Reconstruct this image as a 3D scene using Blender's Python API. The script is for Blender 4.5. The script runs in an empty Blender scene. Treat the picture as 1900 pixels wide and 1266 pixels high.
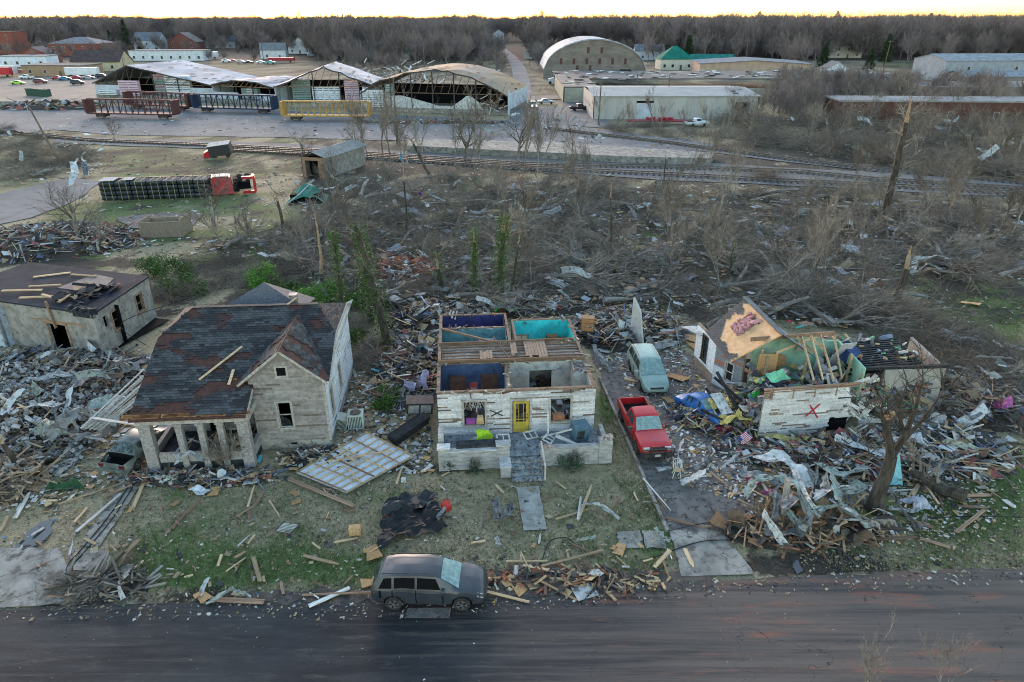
import bpy, math, random
import numpy as np
from mathutils import Vector, Matrix, noise as mn
R=math.radians; PI=math.pi
sc=bpy.context.scene
COL=sc.collection
# ---------- camera ----------
CH=23.0; FPX=1267.0; PITCH=math.atan((633-28)/FPX)
cam=bpy.data.cameras.new('camera'); camo=bpy.data.objects.new('camera',cam); COL.objects.link(camo)
camo.location=(0,0,CH); camo.rotation_euler=(PI/2-PITCH,0,0)
cam.sensor_width=36; cam.lens=36*FPX/1900; cam.clip_start=0.5; cam.clip_end=6000
sc.camera=camo
# ---------- sky, sun, exposure ----------
SUN_EL=R(5.5); SUN_AZ=R(-16)      # low sun just left of straight ahead, behind the wood
w=bpy.data.worlds.new("World"); sc.world=w; w.use_nodes=True
nt=w.node_tree; bg=nt.nodes['Background']
sky=nt.nodes.new('ShaderNodeTexSky'); sky.sky_type='NISHITA'; sky.sun_disc=False
sky.sun_elevation=SUN_EL; sky.sun_rotation=SUN_AZ; sky.altitude=100; sky.air_density=1.0; sky.dust_density=0.6; sky.ozone_density=2.2
tn=nt.nodes.new('ShaderNodeMix'); tn.data_type='RGBA'; tn.blend_type='MULTIPLY'; tn.inputs[0].default_value=1; tn.inputs[7].default_value=(1.2,.965,.8,1); nt.links.new(sky.outputs[0],tn.inputs[6]); nt.links.new(tn.outputs[2],bg.inputs[0]); bg.inputs[1].default_value=0.15
sl=bpy.data.lights.new('sun','SUN'); sl.energy=0.6; sl.angle=R(30); sl.color=(1,.76,.68)
so=bpy.data.objects.new('sun',sl); COL.objects.link(so)
so.rotation_euler=Vector((math.sin(SUN_AZ)*math.cos(R(9)),math.cos(SUN_AZ)*math.cos(R(9)),math.sin(R(9)))).to_track_quat('Z','Y').to_euler()
sc.view_settings.view_transform='Standard'; sc.view_settings.look='None'; sc.view_settings.gamma=1
sc.view_settings.exposure=2.95
sc.render.resolution_x=1024; sc.render.resolution_y=682
sc.render.engine='CYCLES'; sc.cycles.max_bounces=5; sc.cycles.diffuse_bounces=3; sc.cycles.filter_width=1.0; sc.cycles.transparent_max_bounces=6
# ---------- helpers ----------
cP,sP=math.cos(PITCH),math.sin(PITCH)
def G(px,py,z=0.0):
    "pixel of the 1900x1266 photo -> point at height z"
    u=(px-950)/FPX; v=(633-py)/FPX
    d=(u,cP+v*sP,-sP+v*cP); t=(z-CH)/d[2]
    return Vector((d[0]*t,d[1]*t,z))
def rng(s): return random.Random(s)
rd=rng(7)
def tag(o,label=None,cat=None,group=None,kind=None):
    if label:o['label']=label
    if cat:o['category']=cat
    if group:o['group']=group
    if kind:o['kind']=kind
    return o
def thing(name,label,cat,loc=(0,0,0),rz=0,group=None,rot=None):
    o=bpy.data.objects.new(name,None); COL.objects.link(o); o.location=loc
    o.rotation_euler=rot if rot else (0,0,rz); o.empty_display_size=.3
    return tag(o,label,cat,group)
class MB:
    def __init__(s): s.v=[];s.f=[];s.m=[];s.c=[]
    def face(s,pts,m=0,c=None):
        b=len(s.v); s.v.extend([tuple(p) for p in pts]); s.f.append(tuple(range(b,b+len(pts)))); s.m.append(m); s.c.append(c)
    def hexa(s,p,m=0,c=None):
        b=len(s.v); s.v.extend([tuple(q) for q in p])
        for q in ((0,3,2,1),(4,5,6,7),(0,1,5,4),(1,2,6,5),(2,3,7,6),(3,0,4,7)):
            s.f.append(tuple(b+i for i in q)); s.m.append(m); s.c.append(c)
    def box(s,x0,y0,z0,x1,y1,z1,m=0,c=None):
        s.hexa([(x0,y0,z0),(x1,y0,z0),(x1,y1,z0),(x0,y1,z0),(x0,y0,z1),(x1,y0,z1),(x1,y1,z1),(x0,y1,z1)],m,c)
    def obox(s,c0,dx,dy,dz,rot,m=0,c=None):
        "centre, full sizes, Euler or matrix"
        M=rot if isinstance(rot,Matrix) else Matrix.Rotation(rot[2],3,'Z')@Matrix.Rotation(rot[1],3,'Y')@Matrix.Rotation(rot[0],3,'X')
        c0=Vector(c0); P=[]
        for z in (-.5,.5):
            for x,y in ((-.5,-.5),(.5,-.5),(.5,.5),(-.5,.5)):
                P.append(c0+M@Vector((x*dx,y*dy,z*dz)))
        s.hexa(P,m,c)
    def bar(s,a,b,w=.05,h=None,m=0,c=None,up=(0,0,1)):
        "beam from a to b"
        a=Vector(a);b=Vector(b);h=h or w; d=(b-a); L=d.length
        if L<1e-6:return
        d.normalize(); u=Vector(up); sd=d.cross(u)
        if sd.length<.05: sd=d.cross(Vector((1,0,0)))
        sd.normalize(); up2=sd.cross(d)
        P=[]
        for q in (a,b):
            for i,j in ((-1,-1),(1,-1),(1,1),(-1,1)): P.append(q+sd*(i*w/2)+up2*(j*h/2))
        s.hexa([P[0],P[1],P[2],P[3],P[4],P[5],P[6],P[7]],m,c)
    def tube(s,pts,rad,n=5,m=0,c=None,cap=True):
        b=len(s.v); k=len(pts); pts=[Vector(p) for p in pts]
        for i,p in enumerate(pts):
            t=(pts[min(i+1,k-1)]-pts[max(i-1,0)])
            t=t.normalized() if t.length>1e-9 else Vector((0,0,1))
            a=t.cross(Vector((.31,.17,.93)) if abs(t.z)<.9 else Vector((1,0,0))).normalized(); bb=t.cross(a)
            r=rad[i] if hasattr(rad,'__len__') else rad
            for j in range(n):
                an=2*PI*j/n; q=p+a*(math.cos(an)*r)+bb*(math.sin(an)*r); s.v.append((q.x,q.y,q.z))
        for i in range(k-1):
            for j in range(n):
                s.f.append((b+i*n+j,b+i*n+(j+1)%n,b+(i+1)*n+(j+1)%n,b+(i+1)*n+j)); s.m.append(m); s.c.append(c)
        if cap:
            s.f.append(tuple(b+j for j in range(n))[::-1]); s.m.append(m); s.c.append(c)
            s.f.append(tuple(b+(k-1)*n+j for j in range(n))); s.m.append(m); s.c.append(c)
    def build(s,name,mats,parent=None,loc=None,rot=None,smooth=False,link=True):
        me=bpy.data.meshes.new(name); me.from_pydata(s.v,[],s.f)
        if not isinstance(mats,(list,tuple)): mats=[mats]
        for q in mats: me.materials.append(q)
        if len(mats)>1: me.polygons.foreach_set('material_index',s.m)
        if any(q is not None for q in s.c):
            at=me.color_attributes.new('Col','FLOAT_COLOR','CORNER')
            arr=[]
            for f,q in zip(s.f,s.c):
                q=q or (.5,.5,.5); arr.extend((q[0],q[1],q[2],1)*len(f))
            at.data.foreach_set('color',arr)
        if smooth: me.polygons.foreach_set('use_smooth',[True]*len(me.polygons))
        me.update()
        o=bpy.data.objects.new(name,me)
        if link: COL.objects.link(o)
        if parent: o.parent=parent
        if loc is not None:o.location=loc
        if rot is not None:o.rotation_euler=rot
        return o
def copy_tree(o,parent=None):
    c=o.copy(); COL.objects.link(c); c.parent=parent
    for ch in o.children: copy_tree(ch,c)
    return c
def inpoly(x,y,P):
    r=False;n=len(P);j=n-1
    for i in range(n):
        a,b=P[i],P[j]
        if (a[1]>y)!=(b[1]>y) and x<(b[0]-a[0])*(y-a[1])/(b[1]-a[1])+a[0]: r=not r
        j=i
    return r
def samp(P,r):
    xs=[p[0] for p in P];ys=[p[1] for p in P]
    for _ in range(300):
        x=r.uniform(min(xs),max(xs));y=r.uniform(min(ys),max(ys))
        if inpoly(x,y,P): return x,y
    return xs[0],ys[0]
# ---------- materials ----------
def M(name,c1,c2=None,scale=4.,rough=.85,metal=0.,bump=0.,rand=0.,c3=None,thr=(.4,.6),t3=(.62,.66),s3=None,stretch=(1,1,1),spec=.3,vc=False,detail=6,world=False,alpha=None):
    m=bpy.data.materials.new(name); m.use_nodes=True; n=m.node_tree.nodes; l=m.node_tree.links
    b=n['Principled BSDF']; b.inputs['Roughness'].default_value=rough; b.inputs['Metallic'].default_value=metal
    b.inputs['Specular IOR Level'].default_value=spec
    def rgba(c): return (c[0],c[1],c[2],1)
    out=None
    tc=n.new('ShaderNodeTexCoord'); mp=n.new('ShaderNodeMapping'); mp.inputs['Scale'].default_value=stretch
    if world:
        gm=n.new('ShaderNodeNewGeometry'); l.new(gm.outputs['Position'],mp.inputs['Vector'])
    else: l.new(tc.outputs['Object'],mp.inputs['Vector'])
    def nz(sca,det=detail):
        q=n.new('ShaderNodeTexNoise'); q.inputs['Scale'].default_value=sca; q.inputs['Detail'].default_value=det; q.inputs['Roughness'].default_value=.65
        l.new(mp.outputs[0],q.inputs['Vector']); return q
    n1=nz(scale)
    if vc:
        at=n.new('ShaderNodeAttribute'); at.attribute_name='Col'
        hs=n.new('ShaderNodeHueSaturation'); l.new(at.outputs['Color'],hs.inputs['Color'])
        mr=n.new('ShaderNodeMapRange'); mr.inputs[1].default_value=.3; mr.inputs[2].default_value=.7; mr.inputs[3].default_value=.65; mr.inputs[4].default_value=1.25
        l.new(n1.outputs[0],mr.inputs[0]); l.new(mr.outputs[0],hs.inputs['Value']); out=hs.outputs[0]
    elif c2 is not None:
        cr=n.new('ShaderNodeValToRGB'); cr.color_ramp.elements[0].position=thr[0]; cr.color_ramp.elements[1].position=thr[1]
        cr.color_ramp.elements[0].color=rgba(c1); cr.color_ramp.elements[1].color=rgba(c2); l.new(n1.outputs[0],cr.inputs[0]); out=cr.outputs[0]
    else:
        rg=n.new('ShaderNodeRGB'); rg.outputs[0].default_value=rgba(c1); out=rg.outputs[0]
    if c3 is not None:
        n3=nz(s3 or scale*4.7); mx=n.new('ShaderNodeMix'); mx.data_type='RGBA'
        mr=n.new('ShaderNodeMapRange'); mr.inputs[1].default_value=t3[0]; mr.inputs[2].default_value=t3[1]
        l.new(n3.outputs[0],mr.inputs[0]); l.new(mr.outputs[0],mx.inputs[0]); l.new(out,mx.inputs[6]); mx.inputs[7].default_value=rgba(c3); out=mx.outputs[2]
    if rand>0:
        oi=n.new('ShaderNodeObjectInfo'); hs=n.new('ShaderNodeHueSaturation'); mr=n.new('ShaderNodeMapRange')
        mr.inputs[3].default_value=1-rand; mr.inputs[4].default_value=1+rand; l.new(oi.outputs['Random'],mr.inputs[0]); l.new(mr.outputs[0],hs.inputs['Value']); l.new(out,hs.inputs['Color']); out=hs.outputs[0]
    l.new(out,b.inputs['Base Color'])
    if bump>0:
        bp=n.new('ShaderNodeBump'); bp.inputs['Strength'].default_value=1; bp.inputs['Distance'].default_value=bump; nb=nz(scale*3); l.new(nb.outputs[0],bp.inputs['Height']); l.new(bp.outputs[0],b.inputs['Normal'])
    m['rgb']=0
    return m
def glassm(name,c,rough=.12):
    m=M(name,c,(c[0]*.5,c[1]*.5,c[2]*.5),scale=3,rough=rough,spec=.8,thr=(.45,.6)); return m
mt={}
mt['bark']=M('bark',(.14,.122,.103),(.3,.27,.235),3,.95,rand=.3,stretch=(1,1,.3))
mt['bark_far']=M('bark_far',(.13,.105,.1),(.2,.165,.155),.3,1,rand=.3)
mt['twig']=M('twig',(.105,.088,.072),(.24,.205,.17),2,.95,rand=.45)
mt['darkbark']=M('dark_bark',(.035,.028,.022),(.085,.07,.055),4,.95,stretch=(1,1,.3),bump=.03)
mt['snapped']=M('snapped_wood',(.38,.27,.17),(.24,.15,.09),5,.9)
mt['leaf']=M('leaf',(.02,.05,.008),(.075,.15,.022),5,.7,rand=.25)
mt['pine']=M('pine',(.015,.028,.012),(.04,.06,.025),2,.8,rand=.2)
mt['vc']=M('debris',(1,1,1),vc=True,scale=9,rough=.85)
mt['lumber']=M('lumber',(.52,.39,.24),(.34,.23,.13),5,.85,rand=.4,stretch=(.3,2,2))
mt['oldwood']=M('old_wood',(.16,.095,.06),(.28,.18,.12),4,.9,rand=.45,stretch=(.3,2,2))
mt['whitewood']=M('white_wood',(.62,.61,.57),(.38,.35,.31),5,.8,rand=.25,stretch=(.5,2,2),c3=(.14,.09,.06),t3=(.6,.63))
mt['osb']=M('osb',(.52,.32,.15),(.36,.2,.09),14,.9,rand=.3)
mt['metal']=M('sheet_metal',(.29,.295,.29),(.16,.165,.165),1.5,.62,metal=.15,rand=.35,c3=(.1,.08,.065),s3=3.5,t3=(.5,.62),bump=.02)
mt['metalgreen']=M('green_sheet_metal',(.22,.265,.235),(.33,.36,.33),1.5,.6,metal=.1,rand=.3,c3=(.11,.09,.07),s3=3.5,t3=(.5,.62),bump=.02)
mt['metalwhite']=M('white_sheet_metal',(.5,.505,.49),(.32,.335,.33),1.5,.65,metal=0,rand=.2,c3=(.15,.125,.1),s3=3.5,t3=(.52,.64),bump=.02)
mt['tar']=M('tar_paper',(.012,.013,.016),(.035,.037,.042),3,.8,rand=.3)
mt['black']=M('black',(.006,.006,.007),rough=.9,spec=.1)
mt['darkmetal']=M('dark_metal',(.03,.03,.032),(.07,.065,.06),4,.6,metal=.3)
mt['cinder']=M('cinder',(.24,.24,.24),(.4,.39,.38),6,.95,rand=.3,bump=.004)
mt['concrete']=M('concrete',(.19,.18,.16),(.31,.29,.255),.7,.9,c3=(.1,.088,.075),s3=1.6,t3=(.5,.64),bump=.004,world=True)
def cracks(m,scale,width,col,warp=1.2):
    n=m.node_tree.nodes; l=m.node_tree.links; b=n['Principled BSDF']; old=b.inputs['Base Color'].links[0].from_socket
    g=n.new('ShaderNodeNewGeometry'); q=n.new('ShaderNodeTexNoise'); q.inputs['Scale'].default_value=1.3; l.new(g.outputs['Position'],q.inputs['Vector'])
    vm=n.new('ShaderNodeVectorMath'); vm.operation='MULTIPLY_ADD'; l.new(q.outputs['Color'],vm.inputs[0]); vm.inputs[1].default_value=(warp,warp,0); l.new(g.outputs['Position'],vm.inputs[2])
    v=n.new('ShaderNodeTexVoronoi'); v.feature='DISTANCE_TO_EDGE'; v.inputs['Scale'].default_value=scale; l.new(vm.outputs[0],v.inputs['Vector'])
    r=n.new('ShaderNodeMapRange'); r.inputs[1].default_value=width; r.inputs[2].default_value=0; l.new(v.outputs['Distance'],r.inputs[0])
    x=n.new('ShaderNodeMix'); x.data_type='RGBA'; l.new(r.outputs[0],x.inputs[0]); l.new(old,x.inputs[6]); x.inputs[7].default_value=(*col,1); l.new(x.outputs[2],b.inputs['Base Color'])
mt['walk']=M('pale_walk',(.34,.33,.3),(.22,.21,.19),1.5,.9,world=True)
cracks(mt['concrete'],.4,.01,(.07,.06,.05))
mt['glass']=glassm('window_glass',(.02,.025,.03),.2)
mt['tyre']=M('tyre',(.015,.015,.015),(.05,.045,.04),6,.9)
mt['rim']=M('rim',(.4,.4,.4),(.2,.2,.2),9,.35,metal=.8)
# ---------- ground ----------
def proj(x,y,z=0):
    dz=z-CH; dep=y*cP-dz*sP
    if dep<.1: dep=.1
    return 950+FPX*x/dep, 633-FPX*(y*sP+dz*cP)/dep
GREEN=[(330,1045,110,50,.9),(600,1055,150,28,.8),(760,1030,60,25,.5),(310,895,50,30,.6),(1125,760,25,70,.7),(1150,650,60,25,.5),(1790,590,120,55,1.25),(1880,680,60,40,.9),(1850,900,90,70,.9),(1690,960,120,40,.45),(1600,1020,60,25,.3),
 (1400,515,150,30,.5),(1330,540,80,30,.5),(1480,430,120,35,.6),(1560,470,120,25,.5),(240,290,90,14,.45),(330,300,120,22,.3),(500,450,90,25,.7),(230,415,90,30,.9),(300,380,100,20,.5),(560,290,40,10,.7),(650,520,120,50,.8),(1000,470,150,40,.35),(960,135,14,16,1.1),(1060,130,70,12,.8),(450,122,60,6,.9),(470,145,60,8,.5),(1250,150,50,8,.5),(1700,120,90,8,.9),(700,720,30,40,.5),(640,640,20,60,.4),(1210,1000,60,25,.4),(700,920,90,20,.25),(1640,260,200,30,.25),(1200,800,20,90,.35)]
DARK=[(700,1120,400,18,.9),(200,1120,160,30,.9),(1500,1040,130,26,1.),(1230,950,60,30,.3),(120,960,60,30,.6),(800,870,120,16,.7),(640,740,40,80,.6),(1500,880,200,60,.7),(1760,860,100,40,.4),(100,760,200,120,.7),(400,880,90,16,.7),(780,640,60,120,.7),(1250,800,90,120,.5),(500,1098,500,8,.5),(560,860,80,30,.6),(1550,1050,200,14,.7)]
def gsum(L,px,py):
    s=0
    for a,b,c,d,e in L:
        q=((px-a)/c)**2+((py-b)/d)**2
        if q<6: s+=e*math.exp(-q)
    return s
def gcol(x,y):
    px,py=proj(x,y)
    n=mn.fractal(Vector((x*.35,y*.35,0)),1,2,4); n2=mn.fractal(Vector((x*.12+9,y*.12,3)),1,2,3)
    g=gsum(GREEN,px,py)*(1+.9*n)+.12+.25*n2
    d=gsum(DARK,px,py)*(1+.8*n)+.1*n
    brush=max(0,min(1,(640-py)/60))*max(0,min(1,(py-225)/60))
    if px<560 and py<480 and py>250: brush*=.35
    if y>110: d+=.22+.3*n2+(.35 if y>215 else 0)
    if 870<py<1090: g+=.16+.3*n
    if px<620 and 240<py<500: g+=.22+.5*n2; d+=.12+.3*n
    d+=brush*(.6+.5*n); g+=brush*.22*(1+1.6*n2)
    return max(0,min(1,g)),max(0,min(1,d)),max(0,min(1,brush))
def axis(a,b,st,gr,lim):
    r=list(np.arange(a,b,st)); q=b; s=st
    while q<lim: r.append(q); s*=gr; q+=s
    r.append(lim)
    q=a; s=st
    return r
xs=axis(-42,42,.4,1.09,3500); xs=sorted(set([-t for t in xs if t>42]+xs))
ys=axis(11,62,.4,1.035,5000)
ys=[-60,-20,4]+ys
nx,ny=len(xs),len(ys)
V=[];C_=[]
for y in ys:
    for x in xs:
        z=0
        if y<400: z=-.06-.05*mn.noise(Vector((x*.8,y*.8,1)))
        else: z=-.1
        V.append((x,y,min(z,-.012)))
        if y<415 and abs(x)<450: C_.append(gcol(x,y))
        else: C_.append((.1,.85,.4))
F_=[(j*nx+i,j*nx+i+1,(j+1)*nx+i+1,(j+1)*nx+i) for j in range(ny-1) for i in range(nx-1)]
me=bpy.data.meshes.new('ground'); me.from_pydata(V,[],F_)
at=me.color_attributes.new('Col','FLOAT_COLOR','POINT'); at.data.foreach_set('color',[q for c in C_ for q in (c[0],c[1],c[2],1)])
def ground_mat():
    m=bpy.data.materials.new('ground'); m.use_nodes=True; n=m.node_tree.nodes; l=m.node_tree.links; b=n['Principled BSDF']; b.inputs['Roughness'].default_value=.95; b.inputs['Specular IOR Level'].default_value=.15
    at=n.new('ShaderNodeAttribute'); at.attribute_name='Col'; sp=n.new('ShaderNodeSeparateColor'); l.new(at.outputs['Color'],sp.inputs[0])
    ge=n.new('ShaderNodeNewGeometry')
    def nz(s,d=6,r=.65):
        q=n.new('ShaderNodeTexNoise'); q.inputs['Scale'].default_value=s; q.inputs['Detail'].default_value=d; q.inputs['Roughness'].default_value=r; l.new(ge.outputs['Position'],q.inputs['Vector']); return q.outputs[0]
    def mix(f,a,c):
        q=n.new('ShaderNodeMix'); q.data_type='RGBA'; l.new(f,q.inputs[0])
        for s,v in ((6,a),(7,c)):
            if isinstance(v,tuple): q.inputs[s].default_value=(*v,1)
            else: l.new(v,q.inputs[s])
        return q.outputs[2]
    def mr(v,a,bb,c=0.,d=1.):
        q=n.new('ShaderNodeMapRange'); l.new(v,q.inputs[0]); q.inputs[1].default_value=a; q.inputs[2].default_value=bb; q.inputs[3].default_value=c; q.inputs[4].default_value=d; return q.outputs[0]
    def ma(op,a,c):
        q=n.new('ShaderNodeMath'); q.operation=op
        for i,v in enumerate((a,c)):
            if isinstance(v,(int,float)): q.inputs[i].default_value=v
            else: l.new(v,q.inputs[i])
        return q.outputs[0]
    fine=nz(7,8,.8); mid=nz(1.3,5)
    tan=mix(mr(fine,.35,.65),(.12,.098,.06),(.47,.39,.25))
    grn=mix(mr(nz(9,6,.8),.35,.65),(.055,.075,.025),(.18,.21,.085))
    gf=ma('ADD',sp.outputs[0],ma('MULTIPLY',ma('SUBTRACT',mid,.5),1.1))
    gf=ma('ADD',gf,ma('MULTIPLY',ma('SUBTRACT',fine,.5),1.2))
    c=mix(mr(gf,.3,.7),tan,grn)
    drt=mix(mr(fine,.35,.65),(.022,.018,.015),(.1,.08,.062))
    df=ma('ADD',sp.outputs[1],ma('MULTIPLY',ma('SUBTRACT',nz(2.6,7),.5),1.5))
    c=mix(mr(df,.35,.7),c,drt)
    spk=nz(16,2,.5); c=mix(mr(spk,.7,.73,0,.8),c,(.5,.42,.3))
    spk2=nz(11,2,.5); c=mix(mr(spk2,.29,.26,0,.8),c,(.02,.018,.018))
    l.new(c,b.inputs['Base Color'])
    bp=n.new('ShaderNodeBump'); bp.inputs['Distance'].default_value=.05; l.new(fine,bp.inputs['Height']); l.new(bp.outputs[0],b.inputs['Normal'])
    return m
me.materials.append(ground_mat()); o=bpy.data.objects.new('ground',me); COL.objects.link(o); tag(o,kind='structure')
def patch(name,pts,z,mat,jit=.0,step=1.,seed=1,thick=0):
    "flat ragged sheet"
    r=rng(seed); P=[]
    for i,a in enumerate(pts):
        b=pts[(i+1)%len(pts)]; a=Vector((a[0],a[1],0)); b=Vector((b[0],b[1],0)); k=max(1,int((b-a).length/step)) if jit>0 else 1
        k=min(k,80)
        for j in range(k):
            q=a.lerp(b,j/k)
            if jit>0: q+=Vector((mn.noise(q*.9/step)+.6*r.uniform(-1,1),mn.noise(q*.9/step+Vector((5,5,5)))+.6*r.uniform(-1,1),0))*jit
            P.append((q.x,q.y,z))
    m=MB()
    n=len(P)
    from mathutils.geometry import tessellate_polygon
    tr=tessellate_polygon([[Vector(p) for p in P]])
    m.v=P[:]
    for t in tr:
        a,b,c=[Vector(P[i]) for i in t]
        if (b-a).cross(c-a).z<0: t=(t[0],t[2],t[1])
        m.f.append(tuple(t)); m.m.append(0); m.c.append(None)
    if thick>0:
        b0=len(m.v); m.v+= [(p[0],p[1],z-thick) for p in P]
        for i in range(n):
            j=(i+1)%n; m.f.append((i,b0+i,b0+j,j)); m.m.append(0); m.c.append(None)
    o=m.build(name,mat); tag(o,kind='structure'); return o
def street_mat():
    m=M('asphalt',(.011,.011,.014),(.032,.031,.033),.35,.55,c3=(.055,.047,.043),s3=1.6,t3=(.55,.7),stretch=(.35,1.6,1),world=True,spec=.28)
    n=m.node_tree.nodes; l=m.node_tree.links; b=n['Principled BSDF']; old=b.inputs['Base Color'].links[0].from_socket
    ge=n.new('ShaderNodeNewGeometry'); mp=n.new('ShaderNodeMapping'); l.new(ge.outputs['Position'],mp.inputs[0]); mp.inputs['Scale'].default_value=(.07,1.9,1); mp.inputs['Rotation'].default_value=(0,0,R(-3.5))
    sx=n.new('ShaderNodeSeparateXYZ'); l.new(ge.outputs['Position'],sx.inputs[0])
    nz=n.new('ShaderNodeTexNoise'); nz.inputs['Scale'].default_value=1.; nz.inputs['Detail'].default_value=7; nz.inputs['Roughness'].default_value=.7; l.new(mp.outputs[0],nz.inputs['Vector'])
    gx=n.new('ShaderNodeMapRange'); gx.inputs[1].default_value=-4; gx.inputs[2].default_value=9; gx.inputs[3].default_value=-.12; gx.inputs[4].default_value=.09; l.new(sx.outputs[0],gx.inputs[0])
    ad=n.new('ShaderNodeMath'); l.new(nz.outputs[0],ad.inputs[0]); l.new(gx.outputs[0],ad.inputs[1])
    mr=n.new('ShaderNodeMapRange'); mr.inputs[1].default_value=.4; mr.inputs[2].default_value=.66; l.new(ad.outputs[0],mr.inputs[0])
    mx=n.new('ShaderNodeMix'); mx.data_type='RGBA'; l.new(mr.outputs[0],mx.inputs[0]); l.new(old,mx.inputs[6]); mx.inputs[7].default_value=(.12,.094,.08,1)
    # brick dust
    n2=n.new('ShaderNodeTexNoise'); n2.inputs['Scale'].default_value=.45; n2.inputs['Detail'].default_value=8; n2.inputs['Roughness'].default_value=.7
    mp2=n.new('ShaderNodeMapping'); mp2.inputs['Scale'].default_value=(.4,2.6,1); mp2.inputs['Location'].default_value=(3.3,1.7,0); l.new(ge.outputs['Position'],mp2.inputs[0]); l.new(mp2.outputs[0],n2.inputs['Vector'])
    a2=n.new('ShaderNodeMath'); g2=n.new('ShaderNodeMapRange'); l.new(sx.outputs[0],g2.inputs[0]); g2.inputs[1].default_value=-2; g2.inputs[2].default_value=4; g2.inputs[3].default_value=-.3; g2.inputs[4].default_value=0
    l.new(n2.outputs[0],a2.inputs[0]); l.new(g2.outputs[0],a2.inputs[1])
    r2=n.new('ShaderNodeMapRange'); r2.inputs[1].default_value=.54; r2.inputs[2].default_value=.78; l.new(a2.outputs[0],r2.inputs[0])
    m2=n.new('ShaderNodeMix'); m2.data_type='RGBA'; l.new(r2.outputs[0],m2.inputs[0]); l.new(mx.outputs[2],m2.inputs[6]); m2.inputs[7].default_value=(.3,.1,.055,1); l.new(m2.outputs[2],b.inputs['Base Color'])
    n4=n.new('ShaderNodeTexNoise'); n4.inputs['Scale'].default_value=22; n4.inputs['Detail'].default_value=4; l.new(ge.outputs['Position'],n4.inputs['Vector'])
    bp=n.new('ShaderNodeBump'); bp.inputs['Distance'].default_value=.012; l.new(n4.outputs[0],bp.inputs['Height']); l.new(bp.outputs[0],b.inputs['Normal'])
    rr=n.new('ShaderNodeMapRange'); rr.inputs[1].default_value=.35; rr.inputs[2].default_value=.6; rr.inputs[3].default_value=.55; rr.inputs[4].default_value=.8; l.new(nz.outputs[0],rr.inputs[0]); l.new(rr.outputs[0],b.inputs['Roughness'])
    return m
sl_=lambda x:22.62+.0545*x
mt['asphalt']=street_mat(); cracks(mt['asphalt'],.2,.0035,(.02,.018,.018),2.)
mt['gravel']=M('gravel',(.1,.094,.088),(.17,.155,.145),1.3,.95,c3=(.05,.042,.036),s3=3,t3=(.52,.64),bump=.02,world=True)
mt['yard']=M('yard_asphalt',(.1,.11,.12),(.155,.168,.18),.12,.9,c3=(.1,.095,.09),s3=.7,t3=(.5,.66),world=True)
mt['yardbrown']=M('worn_yard',(.17,.15,.13),(.24,.2,.17),.15,.9,c3=(.12,.1,.085),s3=.6,t3=(.5,.66),world=True)
mt['ballast']=M('ballast',(.1,.1,.1),(.17,.168,.165),3,.95,c3=(.09,.07,.055),s3=.5,t3=(.55,.66),world=True)
mt['rail']=M('rail_steel',(.1,.075,.06),(.17,.14,.12),3,.5,metal=.4)
mt['tie']=M('railway_tie',(.05,.04,.033),(.09,.075,.06),3,.95)
E_=[(x,sl_(x)) for x in range(-120,121,2)]
patch('road',[(-120,8)]+[(120,14)]+E_[::-1],.02,mt['asphalt'],.16,.7)
patch('driveway',[G(*p) for p in ((1095,640),(1120,720),(1160,800),(1200,890),(1240,985),(1395,990),(1400,930),(1390,870),(1400,830),(1330,700),(1275,655),(1180,630))],.012,mt['gravel'],.25,.8,3)
patch('concrete_apron',[G(*p) for p in ((1242,984),(1335,984),(1402,1066),(1265,1071))],.04,mt['concrete'],.06,.5)
patch('concrete_apron',[G(*p) for p in ((-40,1020),(108,1018),(135,1060),(110,1110),(128,1122),(-40,1134))],.04,mt['concrete'],.12,.6,5)
patch('walkway',[G(*p) for p in ((958,905),(999,903),(1015,983),(972,985))],.03,mt['walk'],.04,.4)
patch('sidewalk',[G(*p) for p in ((1145,987),(1188,985),(1196,1017),(1150,1018))],.025,mt['concrete'],.05,.3,7)
patch('sidewalk',[G(*p) for p in ((1191,985),(1230,986),(1238,1018),(1199,1017))],.03,mt['concrete'],.05,.3,8)
patch('driveway_strip',[G(*p) for p in ((236,885),(268,890),(182,1018),(148,1012))],.02,mt['concrete'],.08,.4,9)
patch('driveway_strip',[G(*p) for p in ((125,1020),(190,1018),(200,1030),(170,1060),(135,1058))],.02,mt['concrete'],.1,.4,10)
mt['puddle']=M('puddle_water',(.05,.05,.052),rough=.06,spec=.6)
patch('puddle',[G(*p) for p in ((80,966),(100,966),(98,985),(80,1005),(55,1018),(20,1020),(38,1005),(52,985))],.02,mt['puddle'],.12,.4,4)
patch('puddle',[G(*p) for p in ((1468,1035),(1482,1040),(1490,1060),(1478,1064),(1470,1050))],.02,mt['puddle'],.1,.3,4)
mud=M('mud',(.03,.025,.022),(.08,.06,.048),2,.5,bump=.02,world=True)
patch('mud_verge',[(-12,21.7),(-6,21.85),(1,22.1),(9,22.6),(9,23.6),(1,22.95),(-6,22.6),(-12,22.4)],.03,mud,.3,.4,12)
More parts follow.
